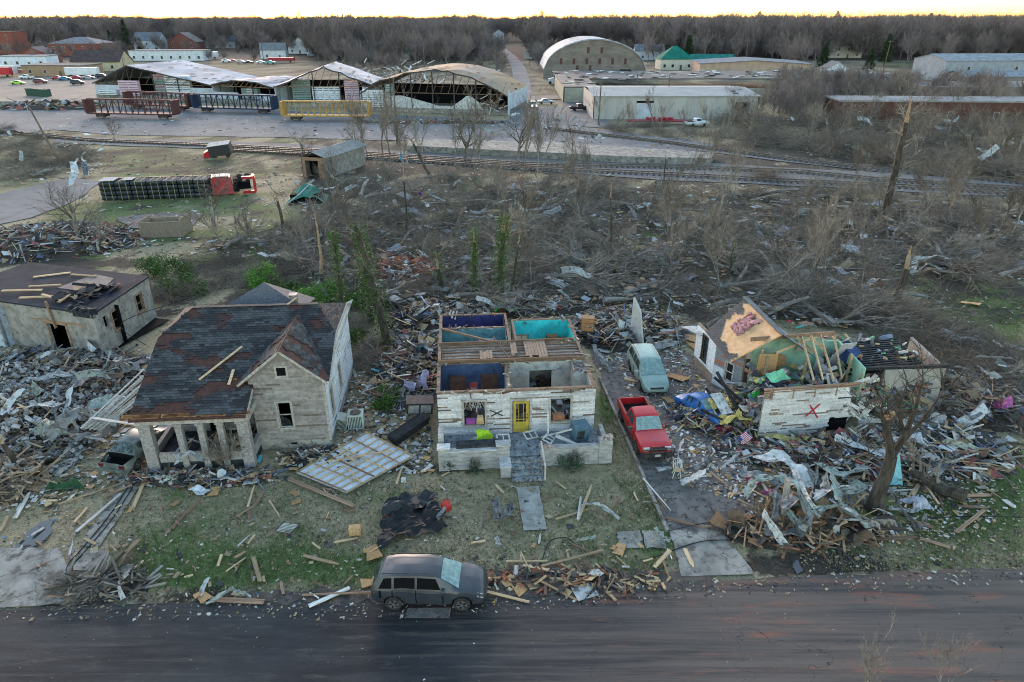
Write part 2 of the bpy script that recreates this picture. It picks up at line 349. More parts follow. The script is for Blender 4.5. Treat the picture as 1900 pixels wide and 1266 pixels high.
# grey and brown service yards, ballast and far road
patch('yard',[G(*p) for p in ((-60,196),(170,197),(500,205),(690,212),(945,224),(960,195),(1040,200),(1050,232),(1100,240),(1330,268),(1330,282),(760,262),(560,256),(200,250),(100,240),(-60,262))],.02,mt['yard'],.8,6,13)
patch('yard',[G(*p) for p in ((-80,150),(120,140),(420,150),(400,190),(-80,190))],.02,mt['yardbrown'],1,8,14)
patch('yard',[G(*p) for p in ((1040,170),(1100,180),(1140,240),(1050,232))],.05,mt['yard'],.8,6,15)
patch('ballast',[G(*p) for p in ((100,252),(560,268),(720,279),(1240,300),(1483,312),(1700,325),(2000,345),(2000,372),(1622,352),(1240,334),(700,297),(560,283),(100,266))],.03,mt['ballast'],.6,4,16)
patch('ballast',[G(*p) for p in ((1011,236),(1240,262),(1355,278),(1483,294),(1700,318),(1700,326),(1483,304),(1355,288),(1240,271),(1000,244))],.05,mt['ballast'],.4,4,17)
patch('lane',[G(*p) for p in ((-60,375),(60,345),(130,330),(185,338),(140,372),(60,405),(-60,430))],.02,mt['yard'],.5,3,18)
patch('lane',[G(*p) for p in ((620,340),(690,342),(700,350),(620,350))],.04,mt['concrete'],.3,2,18)
patch('field_slab',[G(*p) for p in ((215,405),(300,396),(380,395),(360,420),(250,425))],.02,mt['gravel'],.5,2,19)
patch('road',[G(*p) for p in ((955,196),(953,150),(950,128),(940,105),(925,92),(938,90),(958,105),(975,125),(983,150),(992,196))],.04,mt['yard'],.3,8,20)
patch('cross_road',[G(*p) for p in ((900,182),(1045,176),(1045,184),(900,190))],.06,mt['yardbrown'],.3,8,20)
def track(pts,lift=.1):
    m=MB(); P=[G(*p) for p in pts]
    for a,b in zip(P,P[1:]):
        d=(b-a); L=d.length; d.normalize(); s=Vector((-d.y,d.x,0))
        for q in (-.72,.72): m.bar(a+s*q+Vector((0,0,lift+.18)),b+s*q+Vector((0,0,lift+.18)),.1,.16,0)
        k=int(L/.9)
        for i in range(k):
            c=a+d*(L*(i+.5)/k)+Vector((0,0,lift)); m.obox(c,.3,2.5,.12,(0,0,math.atan2(d.y,d.x)),1)
    o=m.build('railway_track',[mt['rail'],mt['tie']]); tag(o,kind='structure')
track([(-40,243),(180,262),(420,272),(691,287),(970,306),(1240,311),(1483,320),(1622,334),(1990,358)])
track([(420,279),(691,293),(970,312),(1240,325),(1448,337),(1622,345),(1990,366)])
track([(1011,239),(1240,266),(1355,282),(1483,299),(1622,315),(1990,349)])
# raised concrete platform by the tracks
def prism(m,pts,z0,z1,mi=0,c=None):
    n=len(pts); m.face([(p[0],p[1],z1) for p in pts],mi,c)
    for i in range(n):
        a=pts[i];b=pts[(i+1)%n]; m.face([(a[0],a[1],z0),(b[0],b[1],z0),(b[0],b[1],z1),(a[0],a[1],z1)],mi,c)
m=MB(); prism(m,[G(755,270,1.1),G(1152,290,1.1),G(1318,294,1.1),G(1326,283,1.1),G(1010,263,1.1),G(760,258,1.1)],-.1,1.1)
o=m.build('platform',mt['concrete']); tag(o,'long raised concrete loading platform beside the railway tracks','platform')
m=MB(); prism(m,[G(-60,197),G(190,198),G(190,195),G(-60,193)],-.1,1.3)
o=m.build('retaining_wall',mt['concrete']); tag(o,'low concrete retaining wall below the car yard on the far left','wall')
# kerb of the gravel drive
m=MB(); m.bar(G(1112,700,.05),G(1238,984,.05),.16,.2); o=m.build('kerb',mt['concrete']); tag(o,kind='structure')
# ---------- house building helpers ----------
YAW=R(4.5)
def wall(m,p,q,z0,z1,th=.15,holes=(),mi=0,c=None,trim=None):
    "solid wall p->q (2D) with rectangular holes (u0,u1,z0,z1); outside on the right of p->q"
    p=Vector((p[0],p[1]));q=Vector((q[0],q[1])); d=(q-p); L=d.length; d.normalize(); nn=Vector((-d.y,d.x))*th
    def blk(u0,u1,a,b):
        if u1-u0<1e-3 or b-a<1e-3:return
        A=p+d*u0;B=p+d*u1
        m.hexa([(A.x,A.y,a),(B.x,B.y,a),(B.x+nn.x,B.y+nn.y,a),(A.x+nn.x,A.y+nn.y,a),(A.x,A.y,b),(B.x,B.y,b),(B.x+nn.x,B.y+nn.y,b),(A.x+nn.x,A.y+nn.y,b)],mi,c)
    us=sorted(set([0,L]+[h[0] for h in holes]+[h[1] for h in holes]))
    for a,b in zip(us,us[1:]):
        mid=(a+b)/2; hs=sorted([(h[2],h[3]) for h in holes if h[0]<mid<h[1]]); z=z0
        for h0,h1 in hs: blk(a,b,z,h0); z=h1
        blk(a,b,z,z1)
def siding(m,p,q,z0,z1,pitch,holes,colf,r,miss=.01,top=None,mi=0,off=.02):
    "lap boards over the outside of a wall, broken into runs; colf(u,z)->colour; top(u)->max z"
    p=Vector((p[0],p[1]));q=Vector((q[0],q[1])); d=q-p; L=d.length; d.normalize(); n=Vector((d.y,-d.x))
    rows=int((z1-z0)/pitch)
    for i in range(rows):
        a=z0+i*pitch; b=a+pitch; u=0
        while u<L-.02:
            v=min(L,u+r.uniform(.5,1.6)); mid=(u+v)/2
            cuts=[(u,v)]
            for h in holes:
                if a<h[3]-.02 and b>h[2]+.02:
                    nc=[]
                    for s,e in cuts:
                        if e<=h[0] or s>=h[1]: nc.append((s,e))
                        else:
                            if s<h[0]: nc.append((s,h[0]))
                            if e>h[1]: nc.append((h[1],e))
                    cuts=nc
            for s,e in cuts:
                if e-s<.03: continue
                if top:
                    t0,t1=top(s),top(e)
                    if b>max(t0,t1): continue
                    if b>t0 or b>t1:
                        # clip the run to the slope
                        k=12; ss=[s+(e-s)*j/k for j in range(k+1)]; ok=[x for x in ss if top(x)>=b]
                        if len(ok)<2: continue
                        s,e=ok[0],ok[-1]
                if r.random()<miss: continue
                A=p+d*s;B=p+d*e; o1=n*(off+.016);o2=n*(off+.002)
                m.face([(A.x+o1.x,A.y+o1.y,a),(B.x+o1.x,B.y+o1.y,a),(B.x+o2.x,B.y+o2.y,b),(A.x+o2.x,A.y+o2.y,b)],mi,colf((s+e)/2,a))
                m.face([(A.x,A.y,a),(B.x,B.y,a),(B.x+o1.x,B.y+o1.y,a),(A.x+o1.x,A.y+o1.y,a)],mi,(.05,.045,.04))
            u=v
def shingles(m,O,U,Vv,inside,colf,tw=.3,th=.2,r=rd,gap=None,lift=.03):
    "tab courses: O origin at lower edge, U unit along eave (with length), Vv unit up-slope (with length)"
    O=Vector(O);U=Vector(U);Vv=Vector(Vv); LU,LV=U.length,Vv.length; u_=U/LU; v_=Vv/LV; n_=u_.cross(v_).normalized()
    nu,nv=int(LU/tw)+1,int(LV/th)
    for j in range(nv):
        sh=(j%2)*.5
        for i in range(-1,nu+1):
            a=max(0,(i+sh)*tw); b=min(LU,(i+sh+1)*tw); 
            if b-a<.04: continue
            s=j*th;e=min(LV,s+th*1.05); mid=((a+b)/2,(s+e)/2)
            if not inside(*mid): continue
            c=colf(*mid)
            if c is None: continue
            l1=n_*(lift+.014+r.uniform(0,.006)); l2=n_*lift
            A=O+u_*(a+.008);B=O+u_*(b-.008)
            m.face([A+v_*s+l1,B+v_*s+l1,B+v_*e+l2,A+v_*e+l2],0,c)
            m.face([A+v_*s,B+v_*s,B+v_*s+l1,A+v_*s+l1],0,(.01,.01,.012))
def fr_window(parent,u,z,w,h,p,q,frm,depth=.07,tw=.11,sash=True,glass=None,broken=True):
    "window frame part with sill, sash and pane set in a wall line p->q (local)"
    p=Vector((p[0],p[1],0));q=Vector((q[0],q[1],0)); d=(q-p).normalized(); n=Vector((d.y,-d.x,0))
    def P(a,b,o): return p+d*a+Vector((0,0,b))+n*o
    m=MB(); o=.06
    for a0,a1,b0,b1 in ((u-tw,u,z-tw,z+h+tw),(u+w,u+w+tw,z-tw,z+h+tw),(u,u+w,z+h,z+h+tw),(u,u+w,z-tw,z)):
        m.hexa([P(a0,b0,0),P(a1,b0,0),P(a1,b0,-.1),P(a0,b0,-.1),P(a0,b1,0),P(a1,b1,0),P(a1,b1,-.1),P(a0,b1,-.1)][:0] or [P(a0,b0,o),P(a1,b0,o),P(a1,b0,-.02),P(a0,b0,-.02),P(a0,b1,o),P(a1,b1,o),P(a1,b1,-.02),P(a0,b1,-.02)],0)
    f=m.build('window',frm,parent)
    m=MB(); m.hexa([P(u-tw-.04,z-tw-.05,.1),P(u+w+tw+.04,z-tw-.05,.1),P(u+w+tw+.04,z-tw-.05,0),P(u-tw-.04,z-tw-.05,0),P(u-tw-.04,z-tw,.1),P(u+w+tw+.04,z-tw,.1),P(u+w+tw+.04,z-tw,0),P(u-tw-.04,z-tw,0)],0); m.build('sill',frm,f)
    if sash:
        m=MB(); zc=z+h*.5
        for a0,a1,b0,b1 in ((u,u+w,zc-.03,zc+.03),(u,u+.05,z,z+h),(u+w-.05,u+w,z,z+h),(u,u+w,z,z+.05),(u,u+w,z+h-.05,z+h)):
            m.hexa([P(a0,b0,-.04),P(a1,b0,-.04),P(a1,b0,-.08),P(a0,b0,-.08),P(a0,b1,-.04),P(a1,b1,-.04),P(a1,b1,-.08),P(a0,b1,-.08)],0)
        m.build('sash',frm,f)
    if glass:
        m=MB()
        if broken: m.face([P(u+.05,z+.05,-.06),P(u+w-.05,z+.05,-.06),P(u+w*.75,z+h*.28,-.06),P(u+w*.45,z+h*.38,-.06),P(u+.05,z+h*.48,-.06)],0)
        else: m.face([P(u,z,-.06),P(u+w,z,-.06),P(u+w,z+h,-.06),P(u,z+h,-.06)],0)
        m.build('pane',glass,f)
    return f
def cn(c,k): return tuple(min(1,max(0,x*k)) for x in c)
# ================= house A : dark shingled house with gabled bay =================
A=thing('shingled_house','grey clapboard house with patchy black shingle roof, front gable and brick porch','house',(-19.95,31.45,0),YAW)
mtA=M('painted_siding',(1,1,1),vc=True,scale=5,rough=.9)
rA=rng(11)
def sidA(u,z):
    k=rA.uniform(.8,1.1)*(1+.35*mn.noise(Vector((u*1.3,z*1.5,4))))
    return cn((.27,.245,.225),k) if rA.random()>.05 else (.14,.11,.09)
W=9.45; DEP=11.3   # local: x 0..W front, y depth. bay occupies x 5.2..9.45 from y=2
YB=1.55; ZE=4.25
m=MB()
holes=[(1.35,2.1,1.45,3.1),(1.5,2.1,5.1,5.65)]
wall(m,(5.35,YB),(W,YB),0,4.55,.15,[(1.35,2.1,1.45,3.1)])
# gable triangle
gx0,gx1,gz,ap=5.2,W+.05,4.55,6.25
gm=(gx0+gx1)/2
for s in (0,1):
    pass
m.hexa([(gx0,YB,4.55),(gx1,YB,4.55),(gx1,YB+.15,4.55),(gx0,YB+.15,4.55),(gm-.02,YB,ap),(gm+.02,YB,ap),(gm+.02,YB+.15,ap),(gm-.02,YB+.15,ap)])
wall(m,(W,YB),(W,DEP),0,4.3,.15,[(1.2,1.9,1.5,3.1),(4.3,5.,1.5,3.1)])
wall(m,(W,DEP),(0,DEP),0,4.3,.15)
wall(m,(0,DEP),(0,3.1),0,4.1,.15)
wall(m,(0,3.1),(5.35,3.1),0,3.9,.15,[(.5,1.3,1.5,3.),(2.1,3.,.3,2.6),(3.8,4.6,1.3,3)])
wall(m,(5.35,3.1),(5.35,YB),0,4.5,.15,[(.35,1.05,1.3,3.)])
m.build('wall',M('bare_wall',(.22,.2,.18),(.3,.28,.25),3,.9),A)
m=MB(); m.box(.2,3.3,.05,W-.2,DEP-.2,.15); m.box(.2,3.3,3.0,W-.3,DEP-.3,3.05); m.build('interior_shade_floor',mt['black'],A)  # floor and ceiling plates in black, painting the rooms' shade
m=MB()
topb=lambda u: min(4.55+(u+.1)*(ap-4.55)/(gm-5.25),4.55+(W+.1-5.35-u)*(ap-4.55)/(gx1-gm))-.02
siding(m,(5.35,YB),(W,YB),.55,6.2,.115,[(1.25,2.2,1.3,3.2),(1.55,2.25,4.75,5.45)],sidA,rA,.004,topb)
def sidW(u,z): return cn((.5,.52,.55),rA.uniform(.85,1.1)) if rA.random()>.03 else (.3,.25,.22)
siding(m,(W,YB),(W,DEP),.5,4.3,.13,[(1.1,2.,1.4,3.2),(4.2,5.1,1.4,3.2)],sidW,rA,.03)
siding(m,(0,3.1),(5.35,3.1),.6,3.8,.12,[(.4,1.4,1.4,3.1),(2.,3.1,.3,2.7),(3.7,4.7,1.2,3.1)],sidA,rA,.01)
siding(m,(5.35,3.1),(5.35,YB),.6,4.3,.12,[(.25,1.15,1.2,3.1)],sidA,rA,.01)
m.build('clapboard',mtA,A)
m=MB(); m.box(5.3,YB-.05,0,W+.04,YB-.002,.55); m.box(W+.002,YB,0,W+.05,DEP,.5); m.box(7.15,YB-.06,.3,7.5,YB-.052,.42,1); m.build('foundation',[mt['concrete'],mt['black']],A)
frA=M('weathered_trim',(.42,.4,.37),(.27,.24,.2),6,.9)
fr_window(A,1.35,1.45,.75,1.65,(5.35,YB),(W,YB),frA,glass=mt['glass'])
fw=fr_window(A,1.65,4.85,.5,.5,(5.35,YB),(W,YB),frA,sash=False)
m=MB(); m.box(5.35+1.65,YB-.045,4.85,5.35+2.15,YB-.04,5.35); m.build('vent_opening',mt['black'],fw)
for a in (1.2,4.3): fr_window(A,a,1.5,.75,1.6,(W,YB),(W,DEP),frA,glass=mt['glass'],broken=False)
for a in (.5,3.8): fr_window(A,a,1.4,.8,1.6,(0,3.1),(5.35,3.1),frA,glass=mt['glass'])
# corner board, porch
m=MB(); m.box(W-.06,YB-.055,.5,W+.07,YB+.08,4.5); m.build('corner_board',frA,A)
brickw=M('painted_brick',(.33,.315,.3),(.22,.2,.185),7,.9,c3=(.16,.12,.1),s3=14,t3=(.58,.66),bump=.01)
m=MB(); m.box(-.2,-.05,0,5.45,3.05,.5); m.build('porch_floor',mt['tar'],A)  # near-black floor colour carries the shade inside the porch
m=MB()
for i in range(4): 
    pass
m.box(.4,-.1,.5,4.95,.12,1.05); m.box(5.25,.35,.5,5.5,YB,1.1); m.box(-.2,.35,.5,.02,3.,1.0); m.build('porch_wall',brickw,A)
for x,ww in ((-.3,.62),(1.62,.34),(2.78,.34),(3.82,.34),(4.9,.6)):
    m=MB(); m.box(x,-.18,.0,x+ww,.25 if ww>.5 else .12,2.95); m.box(x-.06,-.24,2.9,x+ww+.06,.3,3.02); m.build('porch_pillar',brickw,A)
m=MB(); m.box(-.4,-.2,3.02,5.6,.2,3.42)
for x in (.9,2,3.1,4.2): m.box(x,-.24,3.02,x+.05,-.203,3.42)
m.box(5.3,.2,3.02,5.6,YB,3.42); m.build('porch_beam',frA,A)
m=MB()
for k in range(26): m.obox((rA.uniform(.4,4.8),rA.uniform(.5,2.6),rA.uniform(.55,1.3)),rA.uniform(.5,1.8),.1,.05,(rA.uniform(-1,1),rA.uniform(-1,1),rA.uniform(0,3)),0,rA.choice([(.4,.38,.35),(.2,.13,.08),(.3,.22,.14),(.05,.05,.05)]))
m.build('broken_boards',mt['vc'],A)
# main roof: front slope quad with clipped (jerkinhead) ends
ex0,ex1=-.55,W+.35; ye,ze=-.45,3.5; yr,zr=7.3,6.75
sl=(zr-ze)/(yr-ye)
felt=M('roof_felt',(.055,.025,.02),(.085,.038,.03),4,.9,c3=(.3,.14,.06),s3=.8,t3=(.66,.7))
def rz(y): return ze+(y-ye)*sl
m=MB()
hx0,hx1=.9,W-1.0; yh=5.0
F=[(ex0,ye),(5.6,ye),(5.6,1.72),(ex1,1.72),(ex1,yh),(hx1,yr),(hx0,yr),(ex0,yh)]
def rp(P,dz=0): return [(x,y,rz(y)+dz) for x,y in P]
m.face(rp(F,0)); m.face([(x,y,z-.12) for x,y,z in rp(F)][::-1])
for i in range(len(F)):
    a,b=F[i],F[(i+1)%len(F)]; m.face([(a[0],a[1],rz(a[1])-.12),(b[0],b[1],rz(b[1])-.12),(b[0],b[1],rz(b[1])),(a[0],a[1],rz(a[1]))])
yb=2*yr-ye
Bk=[(hx0,yr),(hx1,yr),(ex1,2*yr-yh),(ex1,yb-1),(ex0,yb-1),(ex0,2*yr-yh)]
m.face([(x,y,zr-(y-yr)*sl) for x,y in Bk]); 
zc=rz(yh)
for xx,hx,s in ((ex0,hx0,-1),(ex1,hx1,1)):
    m.face([(xx,yh,zc),(hx,yr,zr),(xx,2*yr-yh,zc)][::s])
roofA=m.build('roof',felt,A)
# gable ends above walls
gwm=M('gable_white',(.6,.62,.65),(.45,.46,.48),4,.8)
for xx in (0,W):
    m=MB(); m.face([(xx,.2,3.6),(xx,2*yr-.2,3.6),(xx,2*yr-yh,zc),(xx,yh,zc)] if xx==0 else [(xx,1.3,4.2),(xx,2*yr-.2,4.2),(xx,2*yr-yh,zc-.1),(xx,yh,zc-.1)])
    m.build('gable_wall',gwm,A)
m=MB(); m.bar((ex1+.02,1.2,rz(1.2)-.05),(ex1+.02,yh,zc-.05),.05,.2); m.bar((ex1+.02,yh,zc-.05),(ex1+.02,2*yr-yh,zc-.05),.05,.2);m.bar((5.62,ye,rz(ye)-.08),(5.62,1.3,rz(1.3)-.08),.05,.18)
m.build('fascia',frA,A)
slate=[(.027,.028,.031),(.042,.044,.047),(.068,.071,.075),(.018,.019,.021)]
def scol(u,v):
    a=mn.fractal(Vector((u*.55,v*1.5,2)),1,2,4); b=mn.fractal(Vector((u*.35+7,v*.6,8)),1,2,3)
    edge=(.25 if v<.6 else 0)+(.12 if u<.8 else 0)+(.16 if u>8.6 and v>4.5 else 0)+.2*math.exp(-((u-7.2)**2/2+(v-6.4)**2/.5))
    if b+edge>.33+rA.uniform(-.06,.06): return None
    if b+edge>.25: return cn((.05,.03,.028),rA.uniform(.7,1.3))
    c=slate[0] if a<-.12 else slate[1] if a<.1 else slate[2]
    if rA.random()<.12:c=slate[rA.randrange(4)]
    return cn(c,rA.uniform(.85,1.2))
U=(ex1-ex0,0,0); LV=math.hypot(yr-ye,zr-ze); Vv=(0,yr-ye,zr-ze)
F2=[(x-ex0,(y-ye)/(yr-ye)*LV) for x,y in F]
m=MB(); shingles(m,(ex0,ye,ze),U,Vv,lambda u,v:inpoly(u,v,F2) and v>.12+.1*mn.noise(Vector((u*2,0,0))),scol,.3,.19,rA)
# ridge caps
for q in range(60):
    a=rA.uniform(0,6.0); b=rA.uniform(.3,.9) if mn.noise(Vector((a*1.3,4,4)))>-.1 else 0
    if b: m.obox((ex0+a,ye+.12+b*.12,rz(ye+.12+b*.12)+.02),b,.22,.012,(math.atan(sl),0,0),0,cn((.36,.17,.07),rA.uniform(.6,1.2)))
for i in range(40): m.obox((hx0+(hx1-hx0)*(i+.5)/40,yr,zr+.03+rA.uniform(0,.02)),.2,.3,.03,(0,0,0),0,cn(slate[1],rA.uniform(.7,1.2)))
m.build('shingles',mt['vc'],roofA)
# side hips shingled
for xx,hx in ((ex0,hx0),(ex1,hx1)):
    m=MB()
    for k in range(18):
        t0,t1=k/18,(k+1)/18
        y0=yh+(yr-yh)*t0;y1=2*yr-y0; x0=xx+(hx-xx)*t0;x1=xx+(hx-xx)*t1; z0=zc+(zr-zc)*t0;z1=zc+(zr-zc)*t1; yy0=yh+(yr-yh)*t1
        for j in range(int((y1-y0)/.35)+1):
            a=y0+j*.35;b=min(a+.34,y1)
            if b<=a:continue
            c=cn(slate[rA.randrange(3)],rA.uniform(.7,1.1)) if rA.random()>.15 else (.12,.06,.04)
            P=[(x0,a,z0+.04),(x1,a,z1+.03),(x1,b,z1+.03),(x0,b,z0+.04)]; m.face(P if xx>0 else P[::-1],0,c)
    m.build('hip_shingles',mt['vc'],roofA)
# gabled bay roof
gov=.35; yv=YB-.35; apz=6.5; yint=(apz-ze)/sl+ye
m=MB(); ex=(gx0-gov,gx1+gov*.6); ezz=4.5
g=MB()
for s,x in ((-1,ex[0]),(1,ex[1])):
    g=MB()
    yi=(ezz-ze)/sl+ye
    P=[(x,yv,ezz),(gm,yv,apz),(gm,yint,apz),(x,max(yi,yv+.05),ezz)]
    if s>0:P=P[::-1]
    m.face(P); Q=[(a,b,c-.1) for a,b,c in P]; m.face(Q[::-1])
    m.bar((x,yv,ezz-.05),(gm,yv,apz-.05),.03,.13,1)
    O=Vector((x,yv,ezz)); Vs=Vector((gm,yv,apz))-O; Us=Vector((0,yint-yv,0))
    LVs=Vs.length
    def ins(u,v,LVs=LVs,yi=yi): return u<(yi-yv)+(yint-yi)*v/LVs
    def cf(u,v): 
        if v<.5 and s>0: return None
        if mn.noise(Vector((u*1.2,v*1.2,s*5)))>.15:return None
        return cn(slate[rA.randrange(3)],rA.uniform(.7,1.2))
    if s<0: shingles(g,O+Us,-Us,Vs,lambda u,v,Lu=Us.length:ins(Lu-u,v),cf,.3,.19,rA)
    else: shingles(g,O,Us,Vs,ins,cf,.3,.19,rA)
    g.build('gable_shingles',mt['vc'],A)
m.build('gable_roof',[felt,frA],A)
# rear wing roof behind ridge
m=MB(); c=(4.2,12.2); apx=(4.6,10.0,7.3)
base=[(1.9,8.6,6.0),(7.2,8.6,6.0),(7.2,12.5,5.1),(1.9,12.5,5.1)]
for i in range(4): m.face([base[i],base[(i+1)%4],apx])
m.build('rear_roof',M('grey_shingle',(.07,.075,.085),(.12,.125,.14),6,.9,stretch=(1,1,3)),A)
m=MB(); m.box(6.6,8.0,6.1,7.0,8.4,7.05); m.box(6.55,7.95,7.05,7.05,8.45,7.12); m.build('chimney_vent',mt['metal'],A)
def rptA(x,y,dz=.1):
    v=A_mat@Vector((x,y,rz(y)+dz)); return v
A_mat=Matrix.Translation((-19.95,31.45,0))@Matrix.Rotation(YAW,4,'Z')
# loose boards on the roof
for (x0,y0,x1,y1,wd,lab) in ((2.6,1.9,4.5,4.1,.16,'long pale plank lying across the dark shingle roof'),(6.6,7.2,7.1,7.75,.1,'small orange splinter of wood near the ridge of the shingle roof'),(4.3,1.5,4.35,2.5,.16,'short orange board split lengthwise on the shingle roof left of the front gable')):
    m=MB(); m.bar(rptA(x0,y0),rptA(x1,y1),wd,.04); o=m.build('plank',mt['lumber']); tag(o,lab,'plank')
# air conditioners
for (px,py,sx,sz,rx,lab) in ((662,790,.95,.95,0,'boxy pale air conditioning condenser with round fan grille beside the white side wall'),(632,790,.75,.7,R(18),'tilted air conditioning unit with ribbed louvres leaning by the corner of the shingled house')):
    t=thing('air_conditioner',lab,'air conditioner',G(px,py,.02),R(8),rot=(0,rx,R(8)))
    m=MB(); m.box(-sx/2,-.42,0,sx/2,.42,sz); m.build('casing',M('ac_paint',(.42,.48,.42),(.3,.34,.3),3,.6),t)
    m=MB()
    for k in range(9): m.box(-sx/2+.06+k*(sx-.12)/9,-.435,.08,-sx/2+.1+k*(sx-.12)/9,-.421,sz-.08)
    m.build('louvre',mt['darkmetal'],t)
    if rx==0:
        m=MB(); m.tube([(0,0,sz+.002),(0,0,sz+.04)],.33,16); m.build('fan_grille',mt['darkmetal'],t)
# ================= house B : roofless gutted white house =================
F0=.75; T=3.57; WB=9.15
oB=G(815,808,F0)
B=thing('roofless_house','gutted white clapboard house without roof, yellow front door, coloured rooms open to the sky','house',(oB.x,oB.y,0),YAW)
mB_mat=Matrix.Translation((oB.x,oB.y,0))@Matrix.Rotation(YAW,4,'Z')
def LB(x,y,z): return mB_mat@Vector((x,y,z))
rB=rng(23)
def sidB(u,z):
    n=mn.fractal(Vector((u*1.6,z*3,9)),1,2,4)
    if rB.random()<.035+max(0,n)*.2: return cn((.16,.11,.085),rB.uniform(.6,1.3))
    return cn((.56,.54,.53),rB.uniform(.72,1.08)*(1+.3*n))
plaster=M('plaster',(.4,.39,.36),(.52,.5,.47),2,.9)
VR=11.2
hf=[(1.5,2.7,1.35,2.95),(4.3,5.3,F0,2.9),(6.55,7.7,1.4,2.95)]
bw=M('wall_frame',(.2,.15,.11),(.3,.24,.18),4,.9)
m=MB(); wall(m,(0,0),(WB,0),0,T,.14,hf); m.build('front_wall',bw,B)
m=MB(); wall(m,(WB,0),(WB,VR-1),0,T,.14,[(5,6,1.6,2.9)]); m.build('side_wall',bw,B)
m=MB(); wall(m,(0,VR),(0,0),0,T,.14,[(1.5,2.5,1.7,2.9),(6,7,1.6,2.9)]); m.build('side_wall',bw,B)
m=MB(); wall(m,(4.6,VR),(0,VR),0,T,.14,[(.9,1.7,1.5,2.4),(2,2.8,1.5,2.4),(3,3.8,1.5,2.4)]); m.build('rear_wall',bw,B)
m=MB(); wall(m,(WB,VR-1.2),(5.0,VR-1.2),0,T,.14,[(3.0,3.9,1.6,2.5)]); m.build('rear_wall',bw,B)
m=MB(); siding(m,(0,0),(WB,0),.2,T-.02,.1,[(a-.13,b+.13,c-.13 if c>1 else c,d+.13) for a,b,c,d in hf],sidB,rB,.025)
siding(m,(WB,0),(WB,VR-1),.2,T-.02,.1,[],sidB,rB,.03); siding(m,(0,VR),(0,0),.2,T-.02,.1,[(1.5,2.5,1.7,2.9),(6,7,1.6,2.9)],sidB,rB,.03)
m.build('clapboard',mt['vc'],B)
for a,b,c,d in hf:
    m=MB()
    lo=c-.02
    m.box(a-.13,-.07,lo,a,.02,d); m.box(b,-.07,lo,b+.13,.02,d); m.box(a-.13,-.07,d,b+.13,.02,d+.13)
    if c>1: m.box(a-.15,-.1,c-.12,b+.15,.02,c-.021)
    m.build('window_trim',frA,B)
m=MB()
for x0,y0,x1,y1 in ((-.05,-.03,WB+.03,.17),(-.03,.17,.17,VR),(WB-.17,.17,WB+.02,VR-1.1),(.17,3.5,WB-.17,3.66),(4.08,.17,4.24,3.5),(.17,6.1,WB-.17,6.26),(.17,8.75,4.6,8.9),(4.55,6.26,4.72,VR),(5.0,6.5,5.14,VR-1.2),(.17,VR-.15,4.55,VR+.02),(5.14,VR-1.36,WB-.17,VR-1.18)):
    m.box(x0,y0,T,x1,y1,T+.06)
m.build('top_plate',M('top_plate_wood',(.13,.08,.055),(.25,.17,.12),3,.9,stretch=(.4,1,1)),B)
m=MB(); m.box(.14,.14,F0-.1,WB-.14,VR-1.4,F0); m.build('floor',M('dirty_floor',(.1,.08,.06),(.22,.19,.16),2,.9),B)
def liner(name,p,q,col,holes=(),col2=None,z1=T-.01):
    m=MB(); wall(m,p,q,F0,z1,.015,holes); return m.build(name,M(name+'_paint',col,col2 or cn(col,.7),1.2,.8,c3=cn(col,.4),s3=2.2,t3=(.52,.68)),B)
navy=(.055,.085,.16);beige=(.44,.42,.38);teal=(.12,.28,.31);turq=(.04,.56,.56);deep=(.025,.03,.12)
m=MB(); wall(m,(.15,3.52),(WB-.15,3.52),F0,T,.1,[(5.5,6.9,1.3,2.95)]); m.build('partition',plaster,B)
m=MB(); wall(m,(4.1,.15),(4.1,3.5),F0,T,-.1); wall(m,(.15,6.12),(WB-.15,6.12),F0,T,.1); wall(m,(.15,8.77),(4.6,8.77),F0,T,.1,[(2.75,3.6,F0,2.75)]); wall(m,(4.6,6.3),(4.6,VR),F0,T,-.1); wall(m,(5.04,6.5),(5.04,VR-1.2),F0,T,-.08); m.build('partition',plaster,B)
liner('navy_wall',(.16,3.5),(4.08,3.5),navy); liner('beige_wall',(4.26,3.5),(WB-.16,3.5),beige,[(1.39,2.79,1.3,2.95)])
liner('navy_side_wall',(.15,3.5),(.15,.15),navy); liner('beige_side_wall',(WB-.16,.15),(WB-.16,3.5),beige)
liner('teal_wall',(.15,8.75),(4.5,8.75),teal); liner('teal_side_wall',(.15,8.75),(.15,6.3),teal); liner('teal_side_wall',(4.49,6.3),(4.49,8.75),teal)
liner('dark_blue_wall',(.15,VR-.16),(4.5,VR-.16),deep,[(.65,1.45,1.5,2.4),(1.65,2.45,1.5,2.4),(2.75,3.55,1.5,2.4)]); liner('dark_blue_side_wall',(4.49,8.9),(4.49,VR-.15),deep)
liner('turquoise_wall',(5.14,VR-1.37),(WB-.16,VR-1.37),turq,[(.15,1.1,1.6,2.5)]); liner('turquoise_side_wall',(WB-.16,6.3),(WB-.16,VR-1.36),turq)
m=MB(); m.box(5.2,VR-1.45,1.6,6.2,VR-1.42,1.68); m.box(5.2,VR-1.45,2.44,6.2,VR-1.42,2.5); m.box(5.68,VR-1.45,1.68,5.74,VR-1.42,2.44); m.build('rear_window_frame',mt['oldwood'],B)
